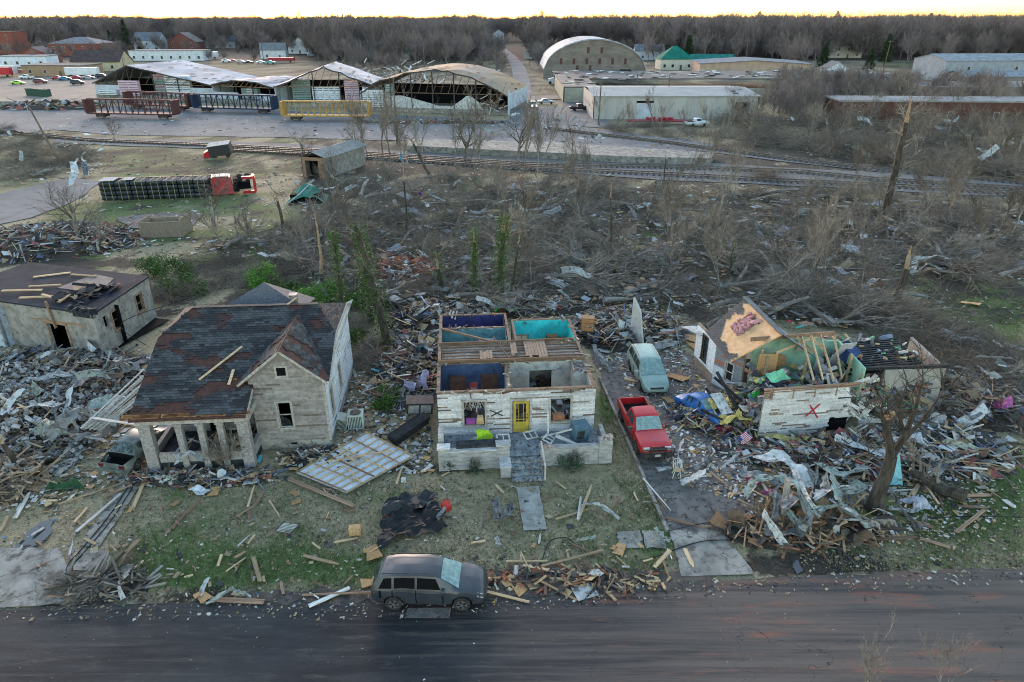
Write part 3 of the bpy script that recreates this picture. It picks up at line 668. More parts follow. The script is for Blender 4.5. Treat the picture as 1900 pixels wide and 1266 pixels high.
# inner doors, cabinets
for x,yy,w_,h_,mm in ((.75,3.44,.85,1.95,'brown_door'),(2.7,3.44,.85,2.0,'brown_door'),(2.75,8.69,.85,1.95,'white_door')):
    m=MB(); m.box(x-.1,yy,F0,x,yy+.04,F0+h_+.1); m.box(x+w_,yy,F0,x+w_+.1,yy+.04,F0+h_+.1); m.box(x,yy,F0+h_,x+w_,yy+.04,F0+h_+.1); m.box(x,yy+.01,F0,x+w_,yy+.04,F0+h_)
    for a in (.12,.5):
        for b_,h2 in ((.15,.7),(1.,.75)): m.box(x+a*w_/.85,yy-.01,F0+b_,x+(a+.26)*w_/.85,yy+.009,F0+b_+h2)
    m.build('inner_door',M(mm,*((((.09,.045,.035),(.14,.075,.05))) if mm[0]=='b' else ((.6,.65,.68),(.5,.55,.6))),3,.7),B)
m=MB(); m.box(1.9,3.3,F0+.1,2.4,3.48,F0+1.55); m.box(1.98,3.28,F0+.2,2.32,3.299,F0+1.25,1); m.build('red_cabinet',[M('red_paint',(.3,.05,.05),(.4,.1,.09),4,.7),mt['cinder']],B)
m=MB(); m.box(7.5,VR-1.9,F0,8.3,VR-1.4,F0+1.75); m.box(8.35,VR-2.6,F0,8.95,VR-1.45,F0+1.5); m.build('kitchen_cabinet',M('cabinet_wood',(.24,.12,.05),(.36,.2,.1),3,.6),B)
m=MB(); m.box(8.25,2.3,F0,WB-.16,3.45,T-.25,0)
for k in range(16): m.obox((rB.uniform(8.3,8.9),rB.uniform(2.4,3.35),T-.2+rB.uniform(0,.12)),.22,.1,.08,(rB.uniform(-.4,.4),0,rB.uniform(0,3)),1)
m.box(8.2,2.25,T-.25,8.3,3.5,T-.02,1);m.build('chimney_breast',[M('cream_paint',(.55,.53,.47),(.42,.4,.35),3,.8),M('red_brick',(.2,.1,.08),(.34,.3,.28),9,.9)],B)
m=MB()
for k in range(150):
    e=rB.choice([((0,0),(WB,0)),((0,VR),(0,0)),((WB,VR-1),(WB,0)),((0,3.55),(WB,3.55)),((4.15,0),(4.15,3.5)),((0,6.2),(WB,6.2)),((0,8.8),(4.6,8.8)),((0,VR),(4.6,VR)),((5,VR-1.2),(WB,VR-1.2))]); t=rB.random(); x=e[0][0]+(e[1][0]-e[0][0])*t;y=e[0][1]+(e[1][1]-e[0][1])*t
    m.obox((x,y,T+rB.uniform(-.1,.1)),rB.uniform(.2,.9),rB.uniform(.04,.12),rB.uniform(.03,.08),(rB.uniform(-.5,.5),rB.uniform(-.5,.5),rB.choice([0,1.57])+rB.uniform(-.3,.3)),0,rB.choice([(.14,.08,.05),(.26,.18,.11),(.4,.38,.34),(.07,.055,.045)]))
tag(m.build('splintered_edges',mt['vc'],B),kind='stuff')
# joists and torn ceiling
m=MB(); m.box(.2,3.66,T-.16,WB-.2,6.1,T-.12,1)
m.build('ceiling',[mt['oldwood'],M('old_plaster',(.28,.265,.245),(.5,.48,.45),2.2,.95,c3=(.08,.06,.05),s3=7,t3=(.55,.63),bump=.03)][1],B)
for k in range(6):
    y=3.85+k*.44; m=MB(); m.bar((.1,y,T-.03),(WB-.1,y+rB.uniform(-.06,.08),T-.03),.06,.1); m.build('joist',mt['oldwood'],B)
m=MB(); m.bar((.0,3.6,T+.18),(WB,3.6,T+.12),.1,.2); m.bar((.0,6.2,T+.12),(WB-.3,6.35,T+.1),.1,.2); m.bar((4.5,3.5,T+.1),(3.6,7,T+.15),.05,.08);m.build('beam',mt['oldwood'],B)
abm=M('attic_boards',(.3,.21,.15),(.2,.14,.1),3,.9,stretch=(3,.4,1))
for x,y0,y1,n in ((2.6,3.9,5.0,4),(4.6,4.3,6.1,2),(5.5,4.0,6.3,7)):
    m=MB()
    for k in range(n):
        a=y0+rB.uniform(-.25,.3); m.box(x+k*.2,a,T+.1+k*.001,x+k*.2+.185,y1+rB.uniform(-.1,.1),T+.13+k*.001)
    m.build('attic_boards',abm,B)
m=MB(); m.bar((.15,8.7,T+.1),(3.9,6.2,T+.05),.12,.12); m.build('fallen_rafter',mt['oldwood'],B)
# insides rubble
m=MB()
for k in range(420):
    x,y=rB.uniform(.4,WB-.4),rB.uniform(.4,VR-1.6)
    c=rB.choice([(.3,.22,.14),(.12,.1,.09),(.5,.48,.45),(.06,.06,.07),(.2,.1,.08),(.25,.27,.3)])
    m.obox((x,y,F0+rB.uniform(.03,.5)),rB.uniform(.1,.9),rB.uniform(.06,.35),rB.uniform(.02,.15),(rB.uniform(-.6,.6),rB.uniform(-.6,.6),rB.uniform(0,3)),0,c)
m.build('rubble',mt['vc'],B)
# yellow door
m=MB()
for a in ((4.36,.0,.14,F0+2.1),(5.1,.0,.16,F0+2.1)): m.box(a[0],-.03,F0+.02,a[0]+a[2],.02,a[3])
m.box(4.5,-.03,F0+.02,5.1,.02,F0+.7); m.box(4.5,-.03,F0+1.95,5.1,.02,F0+2.1); m.box(4.5,-.02,F0+.85,5.1,.015,F0+.89); m.box(4.66,-.02,F0+.7,4.69,.015,F0+1.95); m.box(4.93,-.02,F0+.7,4.96,.015,F0+1.95)
d=m.build('yellow_door',M('yellow_paint',(.46,.34,.04),(.34,.24,.04),3,.7,c3=(.5,.42,.2),t3=(.6,.65)),B)
m=MB(); m.obox((5.17,-.06,F0+1.0),.07,.05,.07,(0,0,0)); m.obox((5.17,-.045,F0+1.2),.05,.03,.05,(0,0,0)); m.build('handle',mt['darkmetal'],d)
# painted X mark
m=MB(); m.bar((3.0,-.06,2.35),(3.75,-.06,1.95),.05,.05);m.bar((3.05,-.065,1.95),(3.7,-.065,2.3),.05,.05); m.build('spray_mark',mt['darkmetal'],B)
# blinds, box inside left window
m=MB()
for k in range(14): x=1.6+k*.08; m.bar((x,.1+rB.uniform(0,.2),2.9),(x+rB.uniform(-.3,.3),.2,2.9-rB.uniform(.3,.9)),.03,.03,0)
m.build('torn_blind',mt['whitewood'],B)
m=MB(); m.box(2.2,-.02,1.4,2.65,.35,1.62,0,(.5,.34,.17)); m.box(2.25,-.05,1.63,2.6,.3,1.85,0,(.56,.38,.2)); m.box(1.6,.1,1.36,2.15,.4,1.6,0,(.35,.08,.3)); m.build('box_stack',mt['vc'],B)
m=MB(); m.box(6.7,.05,1.42,7.4,.5,1.7); m.build('chest',M('chest_wood',(.25,.1,.05),(.35,.16,.08),3,.6),B)
# porch
PY=-2.45
m=MB(); m.box(.05,PY+.1,.1,WB+.3,-.003,F0-.02)
for k in range(22): m.box(.1+k*.42,PY+.12,F0-.02,.1+k*.42+.4,-.08,F0+.005*(k%2))
m.build('porch_floor',M('grey_deck',(.25,.28,.31),(.14,.15,.165),1.6,.75,c3=(.07,.06,.05),s3=5,t3=(.55,.62)),B)
pb=M('whitewashed_brick',(.4,.385,.37),(.25,.24,.225),2,.9,c3=(.15,.12,.11),s3=9,t3=(.6,.66),stretch=(1,1,3),bump=.01)
for x0,x1,y0,y1,z1 in ((0,.62,PY-.05,PY+.4,1.42),(3.25,3.95,PY-.05,PY+.4,1.5),(9.0,9.75,PY-.05,PY+.45,1.55),(5.7,6.3,PY-.02,PY+.35,1.2)):
    m=MB(); m.box(x0,y0,0,x1,y1,z1); m.box(x0-.06,y0-.05,z1,x1+.06,y1+.05,z1+.09,1) if x0<5 else None
    if x0>5:
        for k in range(14): m.obox((rB.uniform(x0,x1),rB.uniform(y0,y1),z1+rB.uniform(.0,.1)),.2,.1,.07,(rB.uniform(-.3,.3),rB.uniform(-.3,.3),rB.uniform(0,3)),2)
    m.build('porch_pillar',[pb,mt['whitewood'],M('loose_brick',(.4,.25,.18),(.5,.42,.36),5,.9)],B)
for bx in ((.62,PY,0,3.25,PY+.3,1.2),(6.3,PY,0,9.0,PY+.3,1.22),(9.35,PY+.45,0,9.6,-.2,1.2),(0,PY+.4,0,.25,-.02,.9)):
    m=MB(); m.box(*bx)
    if bx[0]==.62: m.box(.62,PY-.05,1.2,3.25,PY+.35,1.27,1)
    m.build('porch_wall',[pb,mt['whitewood']],B)
m=MB(); m.box(0,-1.6,.9,.3,-.6,1.75); m.build('porch_post',mt['whitewood'],B)
m=MB()
for k in range(4): m.box(3.98,PY-.05-(k+1)*.33,0,5.7,PY-.05-k*.33,F0-.03-k*.18)
st=m.build('porch_steps',M('blue_grey_steps',(.24,.27,.29),(.12,.12,.12),2.5,.8,c3=(.06,.045,.035),s3=6,t3=(.5,.6)),B)
m=MB(); m.box(3.4,PY-.95,0,3.97,PY-.055,.72); m.box(3.35,PY-1.,.72,3.99,PY-.06,.78,1); m.build('step_pier',[pb,mt['cinder']],B)
m=MB(); m.bar((5.8,PY-1.3,0),(5.8,PY-1.3,.95),.09); m.bar((5.8,PY-1.35,.9),(5.72,PY+.1,1.6),.09); m.build('handrail',mt['whitewood'],B)
# things on the porch
def crumple(m,L,Wd,r,amp=.35,nx=10,ny=3,bend=1.,mi=0,c=None,curl=0,rib=0):
    "twisted strip of sheet along local x, centred at the origin"
    a=r.uniform(-.3,.3);P=Vector((0,0,0));pts=[]; tw=r.uniform(-.8,.8); yaw_=r.uniform(-.2,.2); pit=r.uniform(0,.4)
    for i in range(nx+1):
        t=i/nx
        fw=Vector((math.cos(yaw_)*math.cos(pit),math.sin(yaw_)*math.cos(pit),math.sin(pit)))
        sd=Vector((-math.sin(yaw_),math.cos(yaw_),0)); up=fw.cross(sd)
        sv=sd*math.cos(tw)+up*math.sin(tw)
        pts.append([P+sv*((j/ny-.5)*Wd)+up.normalized()*r.uniform(-1,1)*amp*.06+up*(.12*amp if j%2 else 0) for j in range(ny+1)])
        P=P+fw*(L/nx); yaw_+=r.uniform(-.35,.35)*bend; pit+=r.uniform(-.45,.45)*bend-(.12 if P.z>.5 else -.12 if P.z<-.1 else 0); tw+=r.uniform(-.5,.5)*bend+curl
    cen=pts[nx//2][ny//2]*.5; zmin=min(q.z for row in pts for q in row); cen=Vector((P.x/2,P.y/2,zmin))
    for i in range(nx):
        for j in range(ny):
            m.face([pts[i][j]-cen,pts[i+1][j]-cen,pts[i+1][j+1]-cen,pts[i][j+1]-cen],mi,c)
def cloth(m,sx,sy,r,h=.25,n=9,mi=0,c=None,rag=.25):
    sd=r.uniform(0,99); Z={}
    for i in range(n+1):
        for j in range(n+1):
            x=(i/n-.5)*sx;y=(j/n-.5)*sy
            e=1+rag*mn.noise(Vector((math.atan2(y,x)*1.3,sd,0)))*2
            Z[i,j]=(x*e,y*e,.03+h*max(0,mn.fractal(Vector((x*1.6,y*1.6,sd)),1,2,3)+.3))
    for i in range(n):
        for j in range(n): m.face([Z[i,j],Z[i+1,j],Z[i+1,j+1],Z[i,j+1]],mi,c)
t=LB(2.3,-1.5,F0+.05)
m=MB(); rr=rng(5); cloth(m,.9,.7,rr,.5,9); o=m.build('umbrella',M('lime_cloth',(.32,.5,.02),(.22,.36,.02),3,.7),loc=LB(2.55,-1.15,F0+.35),rot=(.5,.2,.4)); tag(o,'collapsed lime green cloth umbrella under the left window of the roofless house','umbrella')
m=MB(); cloth(m,1.5,.9,rr,.5,8); o=m.build('canopy_sheet',mt['metalgreen'],loc=LB(1.9,-1.6,F0+.1),rot=(.35,-.2,.5)); tag(o,'pale grey torn canopy sheet draped below the lime cloth on the porch','sheet')
m=MB(); m.obox((0,0,.12),2.4,.55,.22,(0,0,0)); m.obox((0,0,.26),2.3,.45,.06,(0,0,0)); o=m.build('sofa_base',mt['tar'],loc=LB(2.2,-1.95,F0+.45),rot=(0,0,R(6))); tag(o,'long black cushion lying behind the left porch wall','cushion')
t=thing('stove','blue grey metal stove tipped at the right end of the porch','stove',LB(8.1,-.9,F0),R(25),rot=(R(6),R(4),R(20)))
m=MB(); m.box(-.45,-.4,.1,.45,.4,.95); m.box(-.48,-.43,.95,.48,.43,1.0); m.build('body',M('blue_enamel',(.06,.12,.16),(.1,.17,.2),3,.5),t)
m=MB(); m.box(-.35,-.42,.25,.1,-.405,.8); m.build('door',mt['darkmetal'],t)
for a in (-.38,.32):
    m=MB(); m.box(a,-.35,0,a+.06,-.29,.1); m.build('leg',mt['darkmetal'],t)
for (x0,z0,x1,z1,y,lab) in ((6.35,F0+.1,6.3,2.55,-.6,'white board standing upright against the right window wall of the porch'),(6.7,F0+.5,7.9,F0+.15,-1.3,'white fluted porch column lying slanted on the deck'),(5.9,F0+.15,8.2,F0+.75,-.9,'thin white strip leaning across the right half of the porch')):
    m=MB(); m.bar(LB(x0,y,z0),LB(x1,y-(.6 if z1<1.5 else 0),z1),.22 if 'thin' not in lab else .07,.09); o=m.build('board',mt['whitewood']); tag(o,lab,'board')
for (x,y,a,lab) in ((5.3,-.7,.5,'small white window sash propped on the deck beside the yellow door'),(6.3,-1.2,1.2,'white empty window sash lying flat in the middle of the porch debris'),(3.7,-.9,.2,'white window frame lying on the deck left of the yellow door')):
    m=MB()
    for q in ((-.4,-.3,.4,-.22),(-.4,.22,.4,.3),(-.4,-.22,-.32,.22),(.32,-.22,.4,.22),(-.03,-.22,.03,.22)): m.box(q[0],q[1],0,q[2],q[3],.05)
    o=m.build('window_sash',mt['whitewood'],loc=LB(x,y,F0+.2),rot=(.3,.1,a)); tag(o,lab,'window sash')
# ================= house D : concrete block building =================
mD=G(195,665); rz_=math.atan2(mD.y-G(35,640).y,mD.x-G(35,640).x)
D=thing('block_building','grey block building with flat torn tar roof and dark doorway beside the shingled house','building',(G(35,640).x,G(35,640).y,0),rz_)
WD=(mD-G(35,640)).length; rD=rng(31)
blk=M('block_wall',(.2,.185,.165),(.32,.3,.27),1.2,.95,c3=(.11,.09,.075),s3=3,t3=(.56,.68),bump=.01,world=True)
ang=math.atan2(G(278,600).y-mD.y,G(278,600).x-mD.x)-rz_
LD=7.6; dx,dy=math.cos(ang)*LD,math.sin(ang)*LD
HD=3.55
m=MB(); wall(m,(-6,0),(WD,0),0,HD,.2,[(6+3.6,6+5.3,0,2.3)]); m.build('front_wall',blk,D)
m=MB(); wall(m,(WD,0),(WD+dx,dy),0,HD,.2,[(1.0,1.5,2,2.9),(2.0,2.9,1.4,2.8),(5.3,6.2,1.4,2.8)]); m.build('side_wall',blk,D)
m=MB(); wall(m,(WD+dx,dy),(-6,dy),0,HD,.2); wall(m,(-6,dy),(-6,0),0,HD,.2); m.build('rear_wall',blk,D)
m=MB(); m.box(3.4,-.04,0,3.6,.0,2.4); m.box(5.3,-.04,0,5.5,0,2.4); m.box(3.4,-.04,2.3,5.5,0,2.45); m.box(2.2,-.03,2.45,WD-1,-.005,2.6); m.build('door_frame',mt['oldwood'],D)
m=MB(); m.box(-5.8,.25,.05,WD-.3,dy-.3,.1); m.box(-5.8,2.5,.1,WD-.3,2.6,3.2); m.build('interior_shade',mt['black'],D)  # black floor and partition paint the shade behind the doorway
for a,b,z in ((2.0,.9,1.4),(5.3,.9,1.4)): fr_window(D,a,z,b,1.4,(WD,0),(WD+dx,dy),mt['oldwood'],glass=None)
m=MB()
P=[(-6.1,-.1),(WD-.6,-.1),(WD+.1,.3),(WD+dx+.1,dy+.1),(-6.1,dy+.1)]
prism(m,P,HD+.002,HD+.12); m.build('roof',M('tar_roof',(.018,.022,.032),(.034,.04,.052),.7,.9,spec=.08,c3=(.07,.05,.045),s3=1.1,t3=(.64,.7)),D)
m=MB()
for k in range(8):
    m2=MB()
prism(m,[(1.6,3.2),(3.6,3.2),(5.2,4.2),(4.2,6.2),(2,6.5)],HD+.124,HD+.16); m.build('bare_deck',M('bare_deck',(.15,.12,.11),(.22,.18,.16),1.5,.9),D)
m=MB()
for k in range(40): m.obox((rD.uniform(3.6,6.4),rD.uniform(1.0,4.5),HD+.2+rD.uniform(0,.35)),rD.uniform(.4,1.6),rD.uniform(.2,.8),.02,(rD.uniform(-.5,.5),rD.uniform(-.5,.5),rD.uniform(0,3)),0,rD.choice([(.015,.016,.02),(.03,.03,.035),(.01,.01,.012)]))
m.build('torn_roofing',mt['vc'],D)
m=MB(); m.box(WD-1.8,-.04,HD-.35,WD,.2,HD+.05)
for k in range(30): m.obox((WD-rD.uniform(0,2.2),rD.uniform(-.05,.5),HD+rD.uniform(-.1,.3)),.4,.2,.2,(rD.uniform(-.4,.4),rD.uniform(-.4,.4),rD.uniform(0,3)))
m.build('broken_blocks',mt['tar'],D)
mDm=Matrix.Translation(D.location)@Matrix.Rotation(rz_,4,'Z')
def LDp(x,y,z): return mDm@Vector((x,y,z))
for i,(x0,y0,x1,y1,lab) in enumerate(((-2.2,4.5,-.2,6.2,'long tan plank at the rear left of the flat tar roof'),(.3,5.8,2.6,6.0,'pale plank along the rear edge of the tar roof'),(-.5,2.6,1.6,3.6,'thin tan plank in the middle of the tar roof'),(1.0,.5,3.2,1.4,'short white plank near the front edge of the tar roof'),(-1.5,1.2,1.3,2.2,'pale plank lying on the left end of the flat tar roof'),(2.2,1.4,4.6,.9,'wide pale board on the flat tar roof above the dark doorway'),(3.0,3.6,5.2,1.6,'dark leaning timber crossing the torn tar roof'),(3.9,3.4,4.9,.4,'light timber ending at the front edge of the tar roof'))):
    m=MB(); m.bar(LDp(x0,y0,HD+.2+.03*i),LDp(x1,y1,HD+.2+.03*i),.22,.08); o=m.build('plank',mt['lumber']); tag(o,lab,'plank')
m=MB(); m.bar(LDp(4.3,-.12,HD+.6),LDp(4.5,-.12,HD-1.5),.16,.12); o=m.build('hanging_timber',mt['oldwood']); tag(o,'short dark timber hanging from the roof edge above the doorway','timber')
# white painted wing at far left
m=MB(); wall(m,(-7.2,-.6),(-.35,-.6),0,3.2,.2); wall(m,(-.35,-.6),(-.35,3),0,3.2,.2); m.build('white_wing',M('white_block',(.42,.47,.52),(.3,.32,.34),1.5,.9,c3=(.15,.14,.13),s3=3,t3=(.58,.66)),D)
# ================= house C : torn open house with bare roof deck =================
Ch=thing('wrecked_house','torn open white house with bare orange roof deck, green room and red painted cross','house',(0,0,0))
rC=rng(41)
def Gz(px,py,z): return G(px,py,z)
m=MB(); A_,B_,C0=(13.2,44.2),(13.75,41.2),(15.0,39.2)
h1=[(1.1,1.8,1.2,2.9)]; h2=[(1.0,1.6,.9,2.2)]
wall(m,A_,B_,0,3.3,.15,h1); m.build('side_wall',bw,Ch)
m=MB(); wall(m,B_,C0,0,3.2,.15,h2); m.build('side_wall',bw,Ch)
m=MB()
def cW(u,z): return cn((.66,.68,.7),rC.uniform(.9,1.05)) 
siding(m,A_,B_,.8,3.3,.16,h1,cW,rC,.01)
def cG(u,z):
    if z>1.7-u*.3 or u>1.7: return cn((.24,.25,.27),rC.uniform(.85,1.1)) if rC.random()>.12 else (.4,.16,.1)
    return cW(u,z)
siding(m,B_,C0,.15,3.15,.16,h2,cG,rC,.01)
m.build('clapboard',mt['vc'],Ch)
fr_window(Ch,1.1,1.2,.7,1.7,A_,B_,mt['darkmetal'],glass=mt['glass'],broken=False); fr_window(Ch,1.0,.9,.6,1.3,B_,C0,mt['whitewood'],glass=mt['glass'],broken=False)
# roof deck
e0=Gz(1353,672,3.1);e1=Gz(1309,616,3.3);r1=Gz(1384,553,5.4);r0=Gz(1452,620,5.2)
def Q(s,t,o=0):
    a=e0.lerp(e1,s);b=r0.lerp(r1,s); n=(e1-e0).cross(r0-e0).normalized(); n=-n if n.z<0 else n
    return a.lerp(b,t)+n*o
def inh(s,t): return .42<s<.68 and .42<t<.86
osb=M('bare_osb',(.52,.31,.16),(.62,.4,.23),2.5,.9,c3=(.4,.22,.1),s3=6,t3=(.6,.66))
m=MB(); NS,NT=26,22
for i in range(NS):
    for j in range(NT):
        s,t=(i+.5)/NS,(j+.5)/NT
        if inh(s+rC.uniform(-.02,.02),t+rC.uniform(-.02,.02)): continue
        m.face([Q(i/NS,j/NT),Q(i/NS,(j+1)/NT),Q((i+1)/NS,(j+1)/NT),Q((i+1)/NS,j/NT)][::-1])
        m.face([Q(i/NS,j/NT,-.08),Q((i+1)/NS,j/NT,-.08),Q((i+1)/NS,(j+1)/NT,-.08),Q(i/NS,(j+1)/NT,-.08)][::-1])
for a,b in (((0,0),(0,1)),((0,1),(1,1)),((1,1),(1,0)),((1,0),(0,0))): m.face([Q(*a),Q(*b),Q(*b,-.08),Q(*a,-.08)])
rf=m.build('roof',osb,Ch)
m=MB()
for j in range(30):
    for i in range(16):
        t0,t1=j/30,(j+1)/30; s0,s1=(i+(j%2)*.5)/16,(i+1+(j%2)*.5)/16; s,t=(s0+s1)/2,(t0+t1)/2
        bare=(t>.13+.12*mn.noise(Vector((s*6,1,0)))) and (s<.86+.16*mn.noise(Vector((3,t*6,0)))-max(0,.45-t)*.7) and t<.96
        if bare: continue
        s1=min(s1,1.01)
        m.face([Q(s0+.004,t0,.04),Q(s1,t0,.04),Q(s1,t1,.025),Q(s0+.004,t1,.025)][::-1],0,cn((.07,.073,.08),rC.uniform(.6,1.3)))
m.build('shingles',mt['vc'],rf)
m=MB(); m.bar(Q(-.02,1.0,.06),Q(1.02,1.0,.06),.35,.06); m.build('ridge_cap',M('ridge_cap',(.12,.14,.16),(.07,.08,.09),3,.8),rf)
m=MB()
for k in range(50):
    s,t=rC.uniform(.43,.67),rC.uniform(.43,.86); p=Q(s,t,rC.uniform(-.12,.12)); m.obox(p,rC.uniform(.2,.6),rC.uniform(.15,.3),rC.uniform(.08,.2),(rC.uniform(-1,1),rC.uniform(-1,1),rC.uniform(0,3)),0,cn((.6,.3,.3),rC.uniform(.6,1.1)))
m.build('pink_insulation',mt['vc'],Ch)
m=MB()
for s in (.5,.58): m.bar(Q(s,.42,-.06),Q(s,.86,-.06),.06,.1)
m.build('rafter',mt['whitewood'],Ch)
rb_=Q(0,1); m=MB(); rt=r0+Vector((2.6,.1,-1.8)); rt2=r1+Vector((2.4,.1,-2.0))
m.face([r0,rt,rt2,r1][::1]); m.face([r1+Vector((0,0,-.06)),rt2+Vector((0,0,-.06)),rt+Vector((0,0,-.06)),r0+Vector((0,0,-.06))]); m.build('far_slope',M('grey_metal_roof',(.3,.34,.37),(.2,.23,.25),2,.6),Ch)
# flat porch roof on the far left
m=MB(); P=[Gz(1264,606,2.9),Gz(1300,622,2.9),Gz(1316,618,2.9),Gz(1300,604,2.9)]; prism(m,P,2.84,2.9); m.build('lean_to_roof',mt['metalwhite'],Ch)
# front panel
p0=G(1405,812);p1=G(1572,800); p0=(p0.x,p0.y);p1=(p1.x,p1.y); LP=math.hypot(p1[0]-p0[0],p1[1]-p0[1])
m=MB()
def rag(z): return LP-.2-1.1*abs(mn.noise(Vector((0,z*1.9,3))))-(1.1 if z<1.1 else 0)-(.3 if z>2.6 else 0)
siding_rows=int(3.15/.105)
d_=Vector((p1[0]-p0[0],p1[1]-p0[1])).normalized(); n_=Vector((d_.y,-d_.x))
for i in range(siding_rows):
    a=.05+i*.105;b=a+.105; u=.0+ (0 if a<2.6 else .35+.3*rC.random()); e=rag(a)+rC.uniform(-.12,.12)
    while u<e:
        v=min(e,u+rC.uniform(.4,1.2))
        nn=mn.fractal(Vector((u,a*3,7)),1,2,3)
        if rC.random()>.03 and not (math.hypot(u-.42,a-1.7)<.22):
            A1=Vector(p0)+d_*u;B1=Vector(p0)+d_*v; o1=n_*.03;o2=n_*.014
            c=cn((.58,.56,.54),rC.uniform(.82,1.05)*(1+.25*nn)) if rC.random()>.06 else (.2,.15,.12)
            m.face([(A1.x+o1.x,A1.y+o1.y,a),(B1.x+o1.x,B1.y+o1.y,a),(B1.x+o2.x,B1.y+o2.y,b),(A1.x+o2.x,A1.y+o2.y,b)],0,c)
            m.face([(A1.x,A1.y,a),(B1.x,B1.y,a),(B1.x+o1.x,B1.y+o1.y,a),(A1.x+o1.x,A1.y+o1.y,a)],0,(.05,.04,.04))
        u=v
m.build('clapboard_panel',mt['vc'],Ch)
def PP(u,z,o=0): q=Vector(p0)+d_*u+n_*o; return Vector((q.x,q.y,z))
m=MB(); m.hexa([PP(0,0,0),PP(4.3,0,0),PP(4.3,0,-.12),PP(0,0,-.12),PP(0,3.1,0),PP(4.6,3.1,0),PP(4.6,3.1,-.12),PP(0,3.1,-.12)]); m.build('front_wall',bw,Ch)
m=MB(); m.bar(PP(2.95,2.05,.045),PP(3.6,1.15,.045),.09,.02,up=(0,-1,0)); m.bar(PP(3.55,2.1,.05),PP(2.8,1.3,.05),.09,.02,up=(0,-1,0)); m.build('spray_cross',M('red_spray',(.5,.03,.07),(.35,.03,.05),4,.6),Ch)
m=MB(); m.bar(PP(-.1,3.3),PP(LP+.1,3.35),.14,.1); m.bar(PP(0,3.1),PP(LP,3.2),.1,.06)
for k in range(4): m.bar(PP(.4+k*1.35,2.6),PP(.4+k*1.35,3.3),.08)
m.build('top_plate',mt['oldwood'],Ch)
# green room
g0=(15.6,39.6);g1=(21.3,40.1)
green=M('mint_paint',(.22,.42,.3),(.34,.52,.4),1.5,.85,c3=(.25,.35,.27),t3=(.62,.68))
m=MB(); wall(m,g0,g1,.6,3.9,.12,[(.6,1.3,.6,3.1)]); m.hexa([(g0[0]+.5,g0[1],3.9),(g1[0]-.8,g1[1],3.9),(g1[0]-.8,g1[1]+.1,3.9),(g0[0]+.5,g0[1]+.1,3.9),(18.2,39.9,4.35),(19.5,39.9,4.35),(19.5,40,4.35),(18.2,40,4.35)]); m.build('green_wall',green,Ch)
m=MB(); wall(m,(21.2,40.0),(21.1,36.2),.6,3.9,.12); m.build('green_wall',green,Ch)
m=MB(); m.bar((20.6,39.9,1.5),(21.0,38.2,4.6),1.0,.05); m.build('fallen_plasterboard',M('plasterboard',(.5,.5,.52),(.38,.39,.4),3,.9),Ch)
bm0=Gz(1393,630,4.7);bm1=Gz(1548,618,4.8)
m=MB(); m.bar(bm0,bm1,.12,.25); m.build('ridge_beam',mt['oldwood'],Ch)
for i,(a,b) in enumerate((((1487,622),(1510,706)),((1505,621),(1527,705)),((1522,620),(1546,704)),((1547,618),(1562,702)),((1530,619),(1440,655)),((1478,625),(1510,655)),((1500,622),(1530,650)))):
    q=Gz(b[0],b[1],3.4) if i<4 else Gz(b[0],b[1],3.9)
    m=MB(); m.bar(Gz(a[0],a[1],4.75),q,.07,.16); m.build('rafter',mt['lumber'],Ch)
for x,y,h in ((15.9,38.9,3.9),(16.1,38.4,3.6),(18.3,37.8,3.8),(20.9,37.5,4.2)):
    m=MB(); m.bar((x,y,.7),(x,y,h),.12); m.build('stud',mt['lumber'],Ch)
m=MB(); m.box(15.7,38.7,1.2,16.9,38.78,3.6); m.build('inner_panel',mt['osb'],Ch)
for (u0,u1,z0,z1,nm) in ((16.9,17.9,2.2,3.3,0),(19.6,20.4,1.6,3.1,1),(18.3,19.0,3.4,4.1,1)):
    m=MB(); m.hexa([(u0,39.5,z0),(u1,39.55,z0+.1),(u1,39.6,z0+.1),(u0,39.55,z0),(u0+.2,39.5,z1),(u1-.1,39.55,z1-.3),(u1-.1,39.6,z1-.3),(u0+.2,39.55,z1)]); m.build('torn_lining',(mt['osb'],plaster)[nm],Ch)
# floor, painted black to give the shade underneath
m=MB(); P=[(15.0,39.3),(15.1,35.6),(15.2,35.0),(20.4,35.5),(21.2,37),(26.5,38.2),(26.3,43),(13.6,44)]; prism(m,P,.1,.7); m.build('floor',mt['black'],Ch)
# black joist deck on the right, stucco wall
j0=Gz(1550,638,3.1);j1=Gz(1662,630,3.1);j2=Gz(1712,676,3.1);j3=Gz(1575,690,3.1)
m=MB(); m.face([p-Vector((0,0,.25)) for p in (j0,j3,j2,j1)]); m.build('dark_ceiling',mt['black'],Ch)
for k in range(13):
    t=(k+.3)/13; m=MB(); m.bar(j0.lerp(j3,t),j1.lerp(j2,t),.09,.18); m.build('joist',mt['tar'],Ch)
s0=G(1622,768);s1=G(1732,762)
m=MB(); wall(m,(s0.x,s0.y),(s1.x,s1.y),0,3.15,.18); m.build('stucco_wall',M('stucco',(.25,.235,.21),(.33,.31,.28),1.5,.95,c3=(.16,.14,.12),s3=3,t3=(.6,.68)),Ch)
m=MB(); wall(m,(s1.x,s1.y),(s1.x+.3,s1.y+4.5),0,3.1,.18); m.build('stucco_wall',blk,Ch)
m=MB(); m.bar((s0.x-1.6,s0.y+.1,3.2),(s1.x+.2,s1.y,3.25),.2,.2); m.build('header_beam',mt['tar'],Ch)
m=MB(); m.box(s0.x+2.1,s0.y-.05,.3,s0.x+2.9,s0.y-.01,2.2); m.build('boarded_door',mt['oldwood'],Ch)
